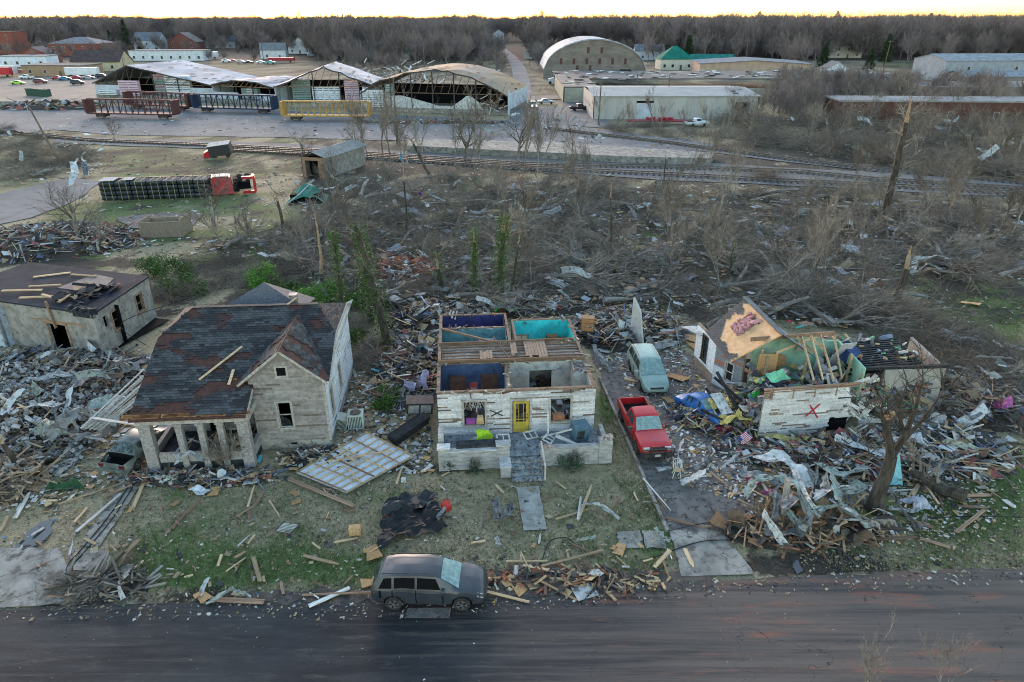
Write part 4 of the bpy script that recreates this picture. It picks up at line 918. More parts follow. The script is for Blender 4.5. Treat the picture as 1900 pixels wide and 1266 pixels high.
# bright ragged cladding between panel and stucco wall
m=MB()
for k in range(55):
    u=rC.uniform(4.2,7.2); z=rC.uniform(.3,3.3); p=PP(u,z,-rC.uniform(0,.9)); m.obox(p,rC.uniform(.3,1.4),.03,rC.uniform(.08,.3),(rC.uniform(-.3,.3),rC.uniform(-1.2,1.2),rC.uniform(-.5,.5)),0,rC.choice([(.6,.6,.57),(.45,.43,.4),(.3,.22,.16),(.1,.09,.08)]))
m.build('torn_cladding',mt['vc'],Ch)
# contents
m=MB(); pal=[(.42,.3,.18),(.3,.2,.12),(.5,.48,.44),(.12,.1,.1),(.55,.45,.18),(.5,.28,.27),(.14,.38,.24),(.2,.24,.3),(.08,.08,.1),(.6,.58,.55)]
for k in range(1100):
    if k<450: x,y=rC.uniform(15.3,21),rC.uniform(35.9,39.4); z=.75+rC.random()**1.5*1.9
    elif k<800: x,y=rC.uniform(20.5,26.3),rC.uniform(36.5,42.3); z=.8+2.5*min(1,(y-36)/3)*rC.random()**.4
    else: x,y=rC.uniform(14.2,16.2),rC.uniform(35.5,39.2); z=.1+rC.random()*1.2
    L=rC.choice([rC.uniform(.15,.6),rC.uniform(.4,1.3)]); m.obox((x,y,z),L,rC.uniform(.06,.4),rC.uniform(.02,.2),(rC.uniform(-.7,.7),rC.uniform(-.7,.7),rC.uniform(0,3.1)),0,cn(rC.choice(pal),rC.uniform(.6,1.1)))
m.build('contents',mt['vc'],Ch)
for (px,py,z,s_,c,lab,nm,cat) in ((1440,700,3.35,1.4,(.2,.55,.33),'mint green plasterboard flap over the top of the red cross wall','plasterboard','board'),(1398,728,1.9,.6,(.02,.45,.08),'bright green cloth hanging by the dark gap of the wrecked house','cloth','cloth'),(1570,665,3.2,1.3,(.03,.06,.18),'dark blue box on the black joists of the wrecked house','box','box')):
    m=MB(); rr=rng(int(px)); 
    if nm=='box': m.obox((0,0,.4),.9,.7,.8,(.1,.1,.3)); m.obox((0,0,.82),.96,.76,.05,(.1,.1,.3))
    else: cloth(m,s_,s_*.5,rr,.3,6)
    o=m.build(nm,M(nm+'_col',c,cn(c,.6),3,.8),loc=G(px,py,z),rot=(.5 if nm!='cloth' else 1.4,0,.4)); tag(o,lab,cat)
# foundation edge and brick terrace in front
m=MB(); a=G(1400,835);b=G(1545,815); m.bar((a.x,a.y-.1,.05),(b.x,b.y-.1,.05),1.3,.14); o=m.build('terrace',mt['concrete']); tag(o,'grey concrete terrace slab below the red cross wall','terrace')
m=MB(); a=G(1440,858);b=G(1600,850); m.bar((a.x,a.y,.2),(b.x,b.y,.2),.3,.4); o=m.build('brick_wall',M('brown_brick',(.1,.06,.05),(.16,.1,.08),6,.9,bump=.01)); tag(o,'low dark brown brick wall in front of the terrace slab','wall')
# ================= vehicles =================
def paint(name,c,dirt=.35): return M(name,c,cn(c,.72),1.3,.32,spec=.6,c3=cn((.16,.14,.12),1),s3=2.6,t3=(.58,.75))
glz=M('auto_glass',(.012,.022,.025),(.035,.06,.062),2,.25,spec=.35)
glw=M('crazed_windscreen',(.14,.22,.21),(.22,.33,.32),5,.3,spec=.5)
lampm=M('lamp_glass',(.6,.62,.62),(.4,.42,.42),5,.2,spec=.7); redl=M('tail_lamp',(.14,.012,.012),(.07,.008,.008),5,.25)
def smoothen(o,ang=38):
    import bmesh
    me=o.data; b=bmesh.new(); b.from_mesh(me); bmesh.ops.remove_doubles(b,verts=b.verts,dist=.002); bmesh.ops.recalc_face_normals(b,faces=b.faces); b.to_mesh(me); b.free(); me.polygons.foreach_set('use_smooth',[True]*len(me.polygons)); me.set_sharp_from_angle(angle=R(ang)); return o
class Car:
    def __init__(s,prof,wh,WR,seed=1,dent=.0):
        # prof rows: x, half width, zsill, zbelt, ztop, half width at top
        s.wh=wh;s.WR=WR; s.r=rng(seed); s.dent=dent; s.seed=seed
        xs=set(p[0] for p in prof)
        for w in wh:
            for k in (-1,-.92,-.7,-.35,0,.35,.7,.92,1): xs.add(round(w+k*(WR+.06),3))
        a,b=prof[0][0],prof[-1][0]
        s.xs=sorted(x for x in xs if min(a,b)<=x<=max(a,b)); s.prof=sorted(prof)
    def st(s,x):
        P=s.prof
        for a,b in zip(P,P[1:]):
            if a[0]<=x<=b[0]:
                t=(x-a[0])/(b[0]-a[0]); return [u+(v-u)*t for u,v in zip(a,b)]
        return list(P[0] if x<P[0][0] else P[-1])
    def ring(s,x):
        _,w,zs,zb,zt,wt=s.st(x); z0=zs
        for c in s.wh:
            d=abs(x-c)
            if d<s.WR+.06: z0=max(z0,s.WR*.95+math.sqrt(max(0,(s.WR+.06)**2-d*d)))
        z1=max(zs+(zb-zs)*.4,z0+.04); z2=max(zb-.12,z1+.03); zb=max(zb,z2+.02)
        return [(w*.93,z0),(w*1.0,z1),(w*.995,z2),(w*.95,zb),(wt,max(zt-.05,zb+.005)),(wt*.62,max(zt-.01,zb+.008)),(0,max(zt,zb+.01))]
    def pt(s,x,k,off=0,side=1):
        "point on the skin, k in 0..6 ring parameter, side -1/1"
        R_=s.ring(x); i=min(5,int(k)); f=k-i; a,b=R_[i],R_[i+1]; y=a[0]+(b[0]-a[0])*f; z=a[1]+(b[1]-a[1])*f
        n=Vector((0,b[1]-a[1],-(b[0]-a[0])));
        if n.length>1e-6:n.normalize()
        d=s.dv(x,y,z)
        return Vector((x+d[0],side*(y+d[1]+n.y*off),z+d[2]+n.z*off))
    def dv(s,x,y,z):
        if not s.dent: return (0,0,0)
        q=Vector((x*1.4,y*1.2+s.seed,z*1.6)); return (0,min(0,mn.noise(q))*s.dent*1.6,min(0,mn.noise(q+Vector((9,0,0))))*s.dent)
    def body(s,mat,parent,name='body'):
        m=MB(); n=len(s.xs); 
        for side in (1,-1):
            for a,b in zip(s.xs,s.xs[1:]):
                for k in range(6):
                    P=[s.pt(a,k,0,side),s.pt(b,k,0,side),s.pt(b,k+1,0,side),s.pt(a,k+1,0,side)]
                    m.face(P[::-1] if side>0 else P)
        for x,fl in ((s.xs[0],1),(s.xs[-1],-1)):
            L=[s.pt(x,k,0,1) for k in range(7)]+[s.pt(x,k,0,-1) for k in range(5,-1,-1)]
            m.face(L[::fl])
        return smoothen(m.build(name,mat,parent))
    def patch(s,x0,x1,k0,k1,off,mat,parent,name,side=1,nx=4,nk=2,cut=None):
        m=MB()
        for i in range(nx):
            for j in range(nk):
                f=lambda a,b:s.pt(x0+(x1-x0)*a/nx+(cut(k0+(k1-k0)*b/nk,a/nx) if cut else 0),k0+(k1-k0)*b/nk,off,side)
                P=[f(i,j),f(i+1,j),f(i+1,j+1),f(i,j+1)]; m.face(P[::-1] if side>0 else P)
        # rim
        return m.build(name,mat,parent)
    def top(s,x0,x1,k0,off,mat,parent,name,nx=4):
        m=MB()
        for i in range(nx):
            for side in (1,-1):
                for (a,b) in ((k0,5),(5,6)):
                    xa=x0+(x1-x0)*i/nx;xb=x0+(x1-x0)*(i+1)/nx
                    P=[s.pt(xa,a,off,side),s.pt(xb,a,off,side),s.pt(xb,b,off,side),s.pt(xa,b,off,side)]; m.face(P[::-1] if side>0 else P)
        return m.build(name,mat,parent)
def wheel(parent,x,y,r,w=.22,spokes=5,rimm=None,flat=0):
    s=1 if y>0 else -1
    m=MB(); m.tube([(0,-w/2,0),(0,-w*.42,0),(0,w*.42,0),(0,w/2,0)],[r*.94,r,r,r*.94],20)
    t=m.build('wheel',mt['tyre'],parent,loc=(x,y,r-flat))
    m=MB(); yo=s*(w/2+.004); m.tube([(0,yo-s*.02,0),(0,yo+s*.004,0)],r*.64,16)
    m.build('rim',rimm or mt['rim'],t)
    m=MB()
    for k in range(spokes):
        a=2*PI*k/spokes; a2=a+PI/spokes
        m.obox((math.cos(a2)*r*.4,yo+s*.008,math.sin(a2)*r*.4),r*.3,.012,r*.16,Matrix.Rotation(-a2,3,'Y'))
    m.build('rim_opening',mt['black'],t)
    return t
SUVP=[(-2.44,.7,.55,.86,.9,.6),(-2.4,.8,.45,.98,1.05,.64),(-2.3,.87,.4,1.04,1.25,.62),(-2.12,.91,.34,1.08,1.52,.6),(-1.9,.93,.32,1.09,1.63,.62),(-1.5,.94,.3,1.1,1.69,.64),(-.8,.94,.3,1.09,1.73,.66),(-.1,.94,.3,1.07,1.72,.66),(.35,.94,.3,1.06,1.66,.64),(.55,.94,.3,1.05,1.6,.63),(1.35,.93,.3,1.02,1.12,.76),(1.5,.93,.3,1.01,1.08,.78),(1.9,.91,.31,.95,1.03,.76),(2.2,.87,.34,.86,.95,.7),(2.36,.79,.38,.76,.84,.6),(2.46,.66,.44,.6,.66,.5)]
# --- black SUV at the kerb ---
pSUV=G(796,1128); S=thing('suv','dented black four door sport utility vehicle with broken side windows, parked at the kerb','car',(pSUV.x,pSUV.y+.75,.03),R(-1))
blkp=M('black_paint',(.028,.033,.042),(.038,.044,.054),1.3,.3,spec=.6,c3=(.05,.052,.055),s3=3,t3=(.58,.75))
c=Car(SUVP,[-1.45,1.45],.37,3,.05); bd=c.body(blkp,S)
for a,b in ((-1.45,-.5),(-.46,.62)):
    for sd in (-1,1):
        dd=c.patch(a+.03,b,.12,2.95,.012,blkp,S,'door',sd,5,4)
        m=MB(); q=c.pt(a+.2,2.35,.03,sd); m.obox(q,.2,.03,.03,(0,0,0)); m.build('handle',blkp,dd)
for a,b in ((-2.1,-1.5),(-1.4,-.52),(-.42,.6)):
    for sd in (-1,1): c.patch(a,b,3.12,3.86,.006,mt['black'] if sd<0 else glz,S,'side_window',sd,3,1,cut=(lambda k,u:-(k-3)*.28*u) if b>.5 else ((lambda k,u:(k-3)*.3*(1-u)) if a<-2 else None))  # one side's panes are matte black, painting the dark cabin behind broken glass
[c.patch(x-.016,x+.016,.25,3,.02,mt['black'],S,'door_seam',sd,1,4) for x in (-1.47,-.48,.66) for sd in (-1,1)]; c.patch(-2.05,-1.95,1.2,2.9,.018,mt['black'],S,'dent',-1,1,3); c.patch(-1.3,-.95,.9,1.15,.02,mt['darkmetal'],S,'scrape',-1,3,1); c.top(.58,1.33,4.05,.03,glw,S,'windscreen'); c.top(-2.34,-2.02,4.1,.01,glz,S,'rear_window')  # dent is a flat black strip, its crease shade put into colour
for sd in (-1,1):
    m=MB(); m.tube([(-1.9,sd*.6,1.71),(-1.85,sd*.6,1.76),(.3,sd*.6,1.78),(.4,sd*.6,1.72)],.022,5); m.build('roof_rail',mt['darkmetal'],S)
    m=MB(); m.obox((.68,sd*1.02,1.12),.16,.2,.14,(0,0,0)); m.build('mirror',blkp,S)
    c.patch(2.12,2.36,2.1,3.4,.01,lampm,S,'headlight',sd,2,1); c.patch(-2.38,-2.2,2.0,3.4,.01,redl,S,'tail_light',sd,2,1)
    for x in (-1.45,1.45): wheel(S,x,sd*.84,.36)
m=MB(); m.box(2.36,-.6,.38,2.5,.6,.62); m.build('grille',mt['darkmetal'],S)
m=MB(); m.box(-2.1,-.8,.28,2.1,.8,.7); m.build('underbody',mt['black'],S)
# --- red pickup ---
TRK=[(-2.75,.86,.55,1.02,1.03,.86),(-2.7,.95,.5,1.05,1.06,.94),(-1.0,.97,.45,1.06,1.07,.95),(-.72,.97,.42,1.08,1.1,.95),(-.68,.97,.42,1.1,1.62,.7),(-.5,.97,.4,1.1,1.8,.68),(.35,.97,.4,1.1,1.8,.68),(.55,.97,.4,1.1,1.74,.68),(1.15,.97,.4,1.1,1.14,.84),(1.25,.97,.42,1.1,1.16,.84),(2.4,.95,.5,1.02,1.1,.84),(2.65,.9,.5,.98,1.02,.82),(2.72,.84,.55,.8,.85,.7)]
redp=M('red_paint_truck',(.5,.018,.022),(.4,.014,.02),1.5,.3,spec=.6,c3=(.25,.05,.04),s3=4,t3=(.62,.75))
pk=G(1196,812); fx=G(1212,848)-G(1168,762); T_=thing('pickup_truck','red pickup truck with black brush guard on the gravel drive','pickup truck',(7.9,34.85,.02),math.atan2(fx.y,fx.x))
c=Car(TRK,[-1.75,1.75],.4,5,.03)
# bed: open box instead of closed deck
m=MB(); xs_=c.xs
for side in (1,-1):
    for a,b in zip(xs_,xs_[1:]):
        for k in range(6):
            if b<=-.72 and k>=3: continue
            P=[c.pt(a,k,0,side),c.pt(b,k,0,side),c.pt(b,k+1,0,side),c.pt(a,k+1,0,side)]; m.face(P[::-1] if side>0 else P)
L=[c.pt(xs_[-1],k,0,1) for k in range(7)]+[c.pt(xs_[-1],k,0,-1) for k in range(5,-1,-1)]; m.face(L[::-1])
m.box(-.78,-.92,.6,-.7,.92,1.08)
smoothen(m.build('body',redp,T_))
m=MB(); m.box(-2.7,-.92,.62,-.78,.92,.66); m.box(-2.7,.78,.62,-.78,.92,1.07);m.box(-2.7,-.92,.62,-.78,-.78,1.07); m.box(-.86,-.78,.62,-.78,.78,1.07); m.build('bed',M('bed_paint',(.3,.02,.02),(.12,.02,.02),3,.6),T_)
m=MB(); m.box(-2.76,-.86,.6,-2.7,.86,1.08); m.build('tailgate',redp,T_)
for sd in (-1,1):
    dd=c.patch(-.1,1.05,.15,2.95,.012,redp,T_,'door',sd,5,3); m=MB(); m.obox(c.pt(.05,2.4,.03,sd),.16,.03,.04,(0,0,0)); m.build('handle',mt['darkmetal'],dd)
    c.patch(-.02,.62,3.15,3.85,.006,glz,T_,'side_window',sd,3,1,cut=lambda k,u:-(k-3)*.3*u); c.patch(-.58,-.12,3.2,3.85,.006,glz,T_,'side_window',sd,2,1)
    m=MB(); m.obox((.95,sd*1.12,1.22),.12,.26,.2,(0,0,0)); m.build('mirror',mt['darkmetal'],T_)
    m=MB(); m.box(2.66,sd*.62-.18,.78,2.75,sd*.62+.18,.98); m.build('headlight',lampm,T_)
    for x in (-1.75,1.75): wheel(T_,x,sd*.86,.4,.26)
[c.patch(x-.016,x+.016,.25,3,.02,mt['black'],T_,'door_seam',sd,1,4) for x in (-.12,1.07) for sd in (-1,1)]; c.top(.57,1.14,4.05,.025,glw,T_,'windscreen'); 
m=MB(); m.box(-.74,-.6,1.25,-.705,.6,1.6); m.build('rear_window',glz,T_)
m=MB(); m.box(2.68,-.42,.72,2.74,.42,.98); m.build('grille',mt['darkmetal'],T_)
m=MB(); m.box(2.7,-.95,.42,2.92,.95,.66)
for y in (-.42,.42): m.obox((2.98,y,.75),.06,.08,.75,(0,0,0))
m.bar((2.98,-.9,1.02),(2.98,.9,1.02),.05); m.bar((2.98,-.9,.8),(2.98,.9,.8),.05)
for y in (-.9,.9): m.bar((2.98,y,.6),(2.98,y,1.03),.05)
m.build('brush_guard',mt['darkmetal'],T_)
m=MB(); m.box(2.925,-.16,.5,2.94,.16,.64); m.build('number_plate',mt['whitewood'],T_)
m=MB(); m.box(-2.4,-.8,.35,2.4,.8,.8); m.build('underbody',mt['black'],T_)
# --- pale green minivan ---
VAN=[(-2.5,.82,.45,1.0,1.05,.7),(-2.42,.93,.35,1.1,1.3,.7),(-2.2,.97,.3,1.15,1.7,.72),(-1.9,.98,.28,1.15,1.78,.74),(0,.98,.28,1.1,1.8,.76),(.4,.98,.28,1.08,1.74,.72),(1.45,.96,.28,1.03,1.08,.84),(1.6,.95,.28,1.0,1.05,.82),(2.15,.9,.3,.86,.92,.7),(2.4,.8,.32,.7,.76,.6),(2.52,.6,.36,.56,.6,.45)]
vp=M('pale_green_paint',(.27,.37,.32),(.22,.3,.27),1.5,.3,spec=.6,c3=(.14,.15,.13),s3=4,t3=(.62,.75),metal=.2)
fx=G(1218,722)-G(1188,665)
Vn=thing('minivan','pale green minivan with cracked windscreen facing the camera behind the red pickup','minivan',(9.45,42.0,.02),math.atan2(fx.y,fx.x))
c=Car(VAN,[-1.55,1.55],.36,8,.02); c.body(vp,Vn)
for sd in (-1,1):
    for a,b in ((-1.4,-.2),(-.16,1.1)):
        dd=c.patch(a+.1,b-.02,.12,2.95,.01,vp,Vn,'door',sd,5,3); m=MB(); m.obox(c.pt(a+.3,2.5,.03,sd),.18,.03,.03,(0,0,0)); m.build('handle',vp,dd)
    for a,b in ((-2.1,-1.3),(-1.25,-.2),(-.12,.85)): c.patch(a,b,3.12,3.86,.006,glz,Vn,'side_window',sd,3,1,cut=(lambda k,u:-(k-3)*.5*u) if b>.5 else None)
    m=MB(); m.obox((1.0,sd*1.08,1.12),.14,.24,.15,(0,0,0)); m.build('mirror',vp,Vn)
    m=MB(); m.tube([(-1.9,sd*.7,1.77),(-1.85,sd*.7,1.83),(-.1,sd*.7,1.85),(0,sd*.7,1.8)],.02,5); m.build('roof_rail',mt['darkmetal'],Vn)
    c.patch(2.05,2.38,2.3,3.6,.01,lampm,Vn,'headlight',sd,2,1)
    for x in (-1.55,1.55): wheel(Vn,x,sd*.86,.34)
[c.patch(x-.016,x+.016,.25,3,.02,mt['black'],Vn,'door_seam',sd,1,4) for x in (-1.35,-.18,1.1) for sd in (-1,1)]; c.top(.42,1.43,4.05,.025,glw,Vn,'windscreen')
m=MB()
for k in range(9): a=rC.uniform(0,6.3); p=Vector((.9,.1,1.45)); m.tube([c.pt(.9,5.2,.02,1),c.pt(.9+.35*math.cos(a),5.2+.7*math.sin(a),.02,1)],.008,3)
m.build('crack',lampm,Vn)
m=MB(); m.box(2.42,-.45,.56,2.53,.45,.68); m.build('grille',mt['darkmetal'],Vn)
m=MB(); m.box(-2.1,-.82,.26,2.1,.82,.7); m.build('underbody',mt['black'],Vn)
# --- grey green sedan on the left, seen from behind, boot torn open ---
SED=[(-2.35,.72,.42,.62,.66,.62),(-2.28,.82,.36,.86,.93,.7),(-2.1,.88,.32,.9,.98,.74),(-1.6,.9,.3,.92,1.0,.72),(-1.5,.9,.3,.92,1.02,.7),(-.95,.9,.28,.93,1.4,.56),(-.3,.9,.28,.93,1.45,.58),(.3,.9,.28,.92,1.4,.56),(1.1,.9,.28,.9,.98,.74),(1.2,.9,.28,.9,.96,.74),(2.1,.84,.3,.76,.82,.66),(2.38,.66,.36,.58,.62,.5)]
sp_=M('grey_green_paint',(.16,.19,.175),(.07,.088,.082),1.2,.4,spec=.5,c3=(.05,.055,.05),s3=2.6,t3=(.5,.7))
sd0=G(213,868);Sd=thing('sedan','crushed grey green sedan with torn open boot, wedged between rubble and the porch','car',(-21.5,33.0,.12),R(80),rot=(R(3),R(-2),R(80)))
c=Car(SED,[-1.4,1.4],.33,14,.16); m=MB(); xs_=c.xs
for side in (1,-1):
    for a,b in zip(xs_,xs_[1:]):
        for k in range(6):
            if -2.29<a and b<=-1.5 and k>=3: continue
            P=[c.pt(a,k,0,side),c.pt(b,k,0,side),c.pt(b,k+1,0,side),c.pt(a,k+1,0,side)]; m.face(P[::-1] if side>0 else P)
smoothen(m.build('body',sp_,Sd))
m=MB(); m.box(-2.22,-.78,.35,-1.45,.78,.5); m.box(-1.5,-.75,.4,-1.45,.75,.98); m.build('boot',mt['black'],Sd)
m=MB(); m.box(-2.46,-.84,.42,-2.3,.84,.64); m.build('bumper',sp_,Sd)
c.top(-1.45,-.97,4.05,.012,M('caved_rear_glass',(.02,.025,.025),(.12,.16,.16),6,.3),Sd,'rear_window'); c.top(.32,1.08,4.05,.012,glz,Sd,'windscreen')
for sd in (-1,1):
    for a,b in ((-.95,-.25),(-.2,.5)): c.patch(a,b,3.12,3.86,.006,glz,Sd,'side_window',sd,3,1)
    for a,b in ((-1.0,-.2),(-.16,.9)): c.patch(a,b,.12,2.9,.01,sp_,Sd,'door',sd,4,3)
    m=MB(); m.box(-2.36,sd*.62-.14,.66,-2.28,sd*.62+.14,.84); m.build('tail_light',redl,Sd)
    for x in (-1.4,1.4): wheel(Sd,x,sd*.78,.32)
# --- blue car crushed under wreckage ---
bp_=M('blue_paint',(.02,.14,.42),(.015,.09,.28),1.5,.3,spec=.6,c3=(.03,.04,.06),s3=3,t3=(.58,.7))
Bc=thing('hatchback','blue car crushed under charred timbers and yellow insulation beside the wrecked house','car',G(1303,772,-.02),R(-70),rot=(R(-4),R(-6),R(-62))); Bc.scale=(.84,.9,.9)
c=Car([(x,w,zs,zb,zt if zt<1.2 else zt+.08,wt+(.04 if zt>1.2 else 0)) for x,w,zs,zb,zt,wt in SED],[-1.3,1.4],.33,31,.1); c.body(bp_,Bc)
c.top(.32,1.08,4.05,.012,glw,Bc,'windscreen');c.top(-1.45,-.97,4.05,.012,glz,Bc,'rear_window')
for sd in (-1,1):
    for a,b in ((-.95,-.25),(-.2,.5)): c.patch(a,b,3.12,3.86,.006,glz,Bc,'side_window',sd,3,1)
    for a,b in ((-1.0,-.2),(-.16,.9)): c.patch(a,b,.12,2.9,.01,bp_,Bc,'door',sd,4,3)
    for x in (-1.3,1.4): wheel(Bc,x,sd*.78,.32)
# --- simple far cars: body, windows, wheels ---
_fc={}
def farcar(kind,colr):
    k=(kind,colr)
    if k in _fc: return _fc[k]
    prof=SED if kind=='car' else SUVP if kind=='suv' else TRK
    c=Car(prof,[-1.4,1.45],.34,2,0); e=thing('parked_car' if kind!='pickup' else 'parked_pickup','x','car')
    pm=M('far_paint',colr,cn(colr,.8),1,.35,spec=.6); c.body(pm,e)
    if kind=='pickup':
        m=MB(); m.box(-2.6,-.8,1.0,-.85,.8,1.09); m.build('bed',mt['black'],e)
        c.top(.57,1.13,4.05,.02,glz,e,'windscreen')
        for sd in (-1,1): c.patch(-.5,.6,3.15,3.85,.02,glz,e,'side_window',sd,2,1)
    elif kind=='suv':
        c.top(.58,1.33,4.05,.02,glz,e,'windscreen')
        for sd in (-1,1): c.patch(-2,.6,3.15,3.85,.02,glz,e,'side_window',sd,3,1)
    else:
        c.top(.32,1.08,4.05,.02,glz,e,'windscreen'); c.top(-1.45,-.97,4.05,.02,glz,e,'rear_window')
        for sd in (-1,1): c.patch(-.9,.5,3.15,3.85,.02,glz,e,'side_window',sd,2,1)
    for sd in (-1,1):
        for x in (-1.4,1.45):
            m=MB(); m.tube([(x,sd*.8-.1,.33),(x,sd*.8+.1,.33)],.33,10); m.build('wheel',mt['tyre'],e)
    _fc[k]=e; e['_used']=0
    return e
def placecar(kind,col,px,py,rz,lab,cat=None,grp=None,z=.05):
    e=farcar(kind,col)
    if e.get('_used'):
        o=copy_tree(e)
    else: o=e
    e['_used']=1
    for q in (o,):
        q.location=G(px,py,z); q.rotation_euler=(0,0,rz); q['label']=lab; q['category']=cat or ('pickup truck' if kind=='pickup' else 'car')
        if grp:q['group']=grp
    return o
# ================= far ground: warehouses, railcars, houses =================
rF=rng(61)
mt['roofpale']=M('pale_metal_roof',(.36,.41,.47),(.2,.23,.27),.25,.75,metal=0,spec=.15,c3=(.16,.13,.11),s3=.9,t3=(.62,.68),stretch=(1,.25,1))
mt['roofrust']=M('rusty_metal_roof',(.33,.22,.13),(.24,.21,.18),.12,.8,metal=0,spec=.1,c3=(.25,.15,.09),s3=.7,t3=(.58,.68),stretch=(1,.4,1))
mt['whwall']=M('warehouse_wall',(.46,.5,.55),(.36,.39,.42),.3,.85)
def bales(parent,x0,x1,y,z0,nx,nz,cols,s=1.25,h=1.4):
    "stacked wrapped bales, each bale its own part"
    for i in range(nx):
        for j in range(nz):
            c=cols[(i+j)%len(cols)]; m=MB(); w=(x1-x0)/nx; a=x0+i*w
            m.box(a+.04,y,z0+j*h,a+w-.04,y+1.2,z0+j*h+h-.06,0)
            for k in range(2): m.box(a+.2,y-.02,z0+j*h+.25+k*.5,a+w-.2,y-.003,z0+j*h+.42+k*.5,1)
            m.build('wrapped_stack',[c,mt['navyprint']],parent)
mt['navyprint']=M('dark_print',(.08,.1,.13)); 
bw1=M('white_wrap',(.62,.65,.68),(.5,.53,.57),2,.6); bw2=M('pink_wrap',(.6,.4,.46),(.5,.34,.4),2,.6); bw3=M('green_wrap',(.2,.3,.27),(.3,.38,.36),2,.6)
def shed(label,fl,fr,depth,ez,az,apx=.5,bow=False,mat='roofpale',front=None,posts=5,yawd=None,n=14,name='warehouse',hole=0,rear=True):
    "long roof over an open front; fl/fr front-left/right ground points"
    d=Vector((fr.x-fl.x,fr.y-fl.y,0)); W_=d.length; t=thing(name,label,'warehouse',fl,math.atan2(d.y,d.x))
    def rz(u):
        if bow: return ez+(az-ez)*(1-(2*u/W_-1)**2)
        a=apx*W_; return ez+(az-ez)*(u/a if u<a else (W_-u)/(W_-a))
    m=MB(); us=sorted([W_*i/n for i in range(n+1)]+([apx*W_] if not bow else []))
    r=rng(int(W_*10)); ys_=[-1.0,depth*.25,depth*.5,depth*.75,depth]
    Z={}
    for i,u in enumerate(us):
        for j,y in enumerate(ys_):
            Z[i,j]=Vector((u,y+(hole*(1-abs(2*u/W_-1))*r.uniform(.3,1) if j==0 else 0),rz(u)+r.uniform(-.12,.12)-(hole*.12*r.random() if j==0 else 0)))
    for i in range(len(us)-1):
        for j in range(len(ys_)-1):
            P=[Z[i,j],Z[i+1,j],Z[i+1,j+1],Z[i,j+1]]; m.face(P); m.face([p-Vector((0,0,.12)) for p in P][::-1])
    for i in range(len(us)-1): m.face([Z[i,0]-Vector((0,0,.35)),Z[i+1,0]-Vector((0,0,.35)),Z[i+1,0],Z[i,0]],1)
    rf=m.build('roof',[mt[mat],mt['darkmetal']],t)
    if not bow or True:
        m=MB()
        for k in range(28):
            u=r.uniform(.5,W_-.5);y=r.uniform(0,depth*.9); L=r.uniform(1,3); m.obox((u,y,rz(u)+.12),.35,L,.03,(0,math.atan((rz(u-.3)-rz(u+.3))/.6),0))
        m.build('roof_gap',mt['oldwood'],rf)
    m=MB(); wall(m,(W_-.01,depth),(0,depth),0,ez,.2); m.build('rear_wall',mt['black'] if rear else mt['whwall'],t)  # rear wall coloured black for the shade inside
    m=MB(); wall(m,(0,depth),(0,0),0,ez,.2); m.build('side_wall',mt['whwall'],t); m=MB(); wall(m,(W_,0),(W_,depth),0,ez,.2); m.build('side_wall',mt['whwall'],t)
    m=MB(); m.box(.3,depth*.45,1.2,W_-.3,depth*.46,ez+.5); m.build('interior_shade',mt['black'],t)  # black partition puts the shade of the open front into colour
    m=MB(); m.box(0,-.5,0,W_,depth-.3,1.15); m.build('dock',mt['concrete'],t)
    for k in range(posts):
        u=W_*(k+.5)/posts; m=MB(); m.bar((u,.0,1.15),(u,.0,rz(u)-.3),.25); m.build('post',mt['darkmetal'],t)
    # truss chord
    m=MB()
    for k in range(n): a,b=W_*k/n,W_*(k+1)/n; m.bar((a,.3,ez-.2),(b,.3,rz(b)-.4),.12); 
    m.bar((0,.3,ez-.2),(W_,.3,ez-.2),.18); m.build('truss',mt['oldwood'],t)
    return t,W_,rz
wt1,W1,_=shed('leftmost warehouse with wide pale gabled roof torn open at the front',G(182,182)-Vector((0,0,0)),G(405,188),26,4.4,9.6,.32,posts=5)
m=MB(); wall(m,(0,-.2),(W1*.32,-.2),1.15,3.9,.2); m.build('front_wall',mt['whwall'],wt1); m=MB(); wall(m,(W1*.8,-.2),(W1,-.2),1.15,3.6,.2); m.build('front_wall',mt['whwall'],wt1)
bales(wt1,W1*.24,W1*.4,-1.9,1.2,2,3,[bw2]); bales(wt1,W1*.58,W1*.78,.8,1.2,3,4,[bw1]); bales(wt1,W1*.05,W1*.2,-1.6,1.2,2,1,[bw1]);bales(wt1,W1*.42,W1*.52,4,1.2,1,4,[bw3,bw2])
wt2,W2,_=shed('low middle warehouse with sagging pale roof between two gabled ones',G(398,190),G(520,197),18,4.8,6.4,.75,bow=True,posts=4)
m=MB(); wall(m,(0,-.2),(W2*.4,-.2),1.15,3,.2); m.build('front_wall',mt['whwall'],wt2); m=MB(); wall(m,(W2*.72,-.2),(W2,-.2),1.15,3,.2); m.build('front_wall',mt['whwall'],wt2)
bales(wt2,W2*.35,W2*.6,2.5,1.2,3,2,[bw1,bw3])
wt3,W3,_=shed('third warehouse with steep dark gable front holding many white wrapped stacks',G(514,200),G(706,199),20,5.6,10.6,.48,posts=4,hole=3)
bales(wt3,W3*.35,W3*.62,.6,1.2,5,3,[bw1]); bales(wt3,W3*.66,W3*.8,.9,1.2,2,4,[bw2]); bales(wt3,W3*.12,W3*.3,5,1.2,3,4,[bw3])
m=MB(); wall(m,(W3*.84,-.3),(W3,-.3),1.15,5.2,.2); m.build('front_wall',mt['whwall'],wt3)
wt4,W4,_=shed('arched warehouse with rusty bowed roof and big hole in its white front wall',G(671,206),G(944,214),24,5.0,10.6,bow=True,mat='roofrust',posts=7,hole=5,n=20)
m=MB(); rr=rng(3); N=40
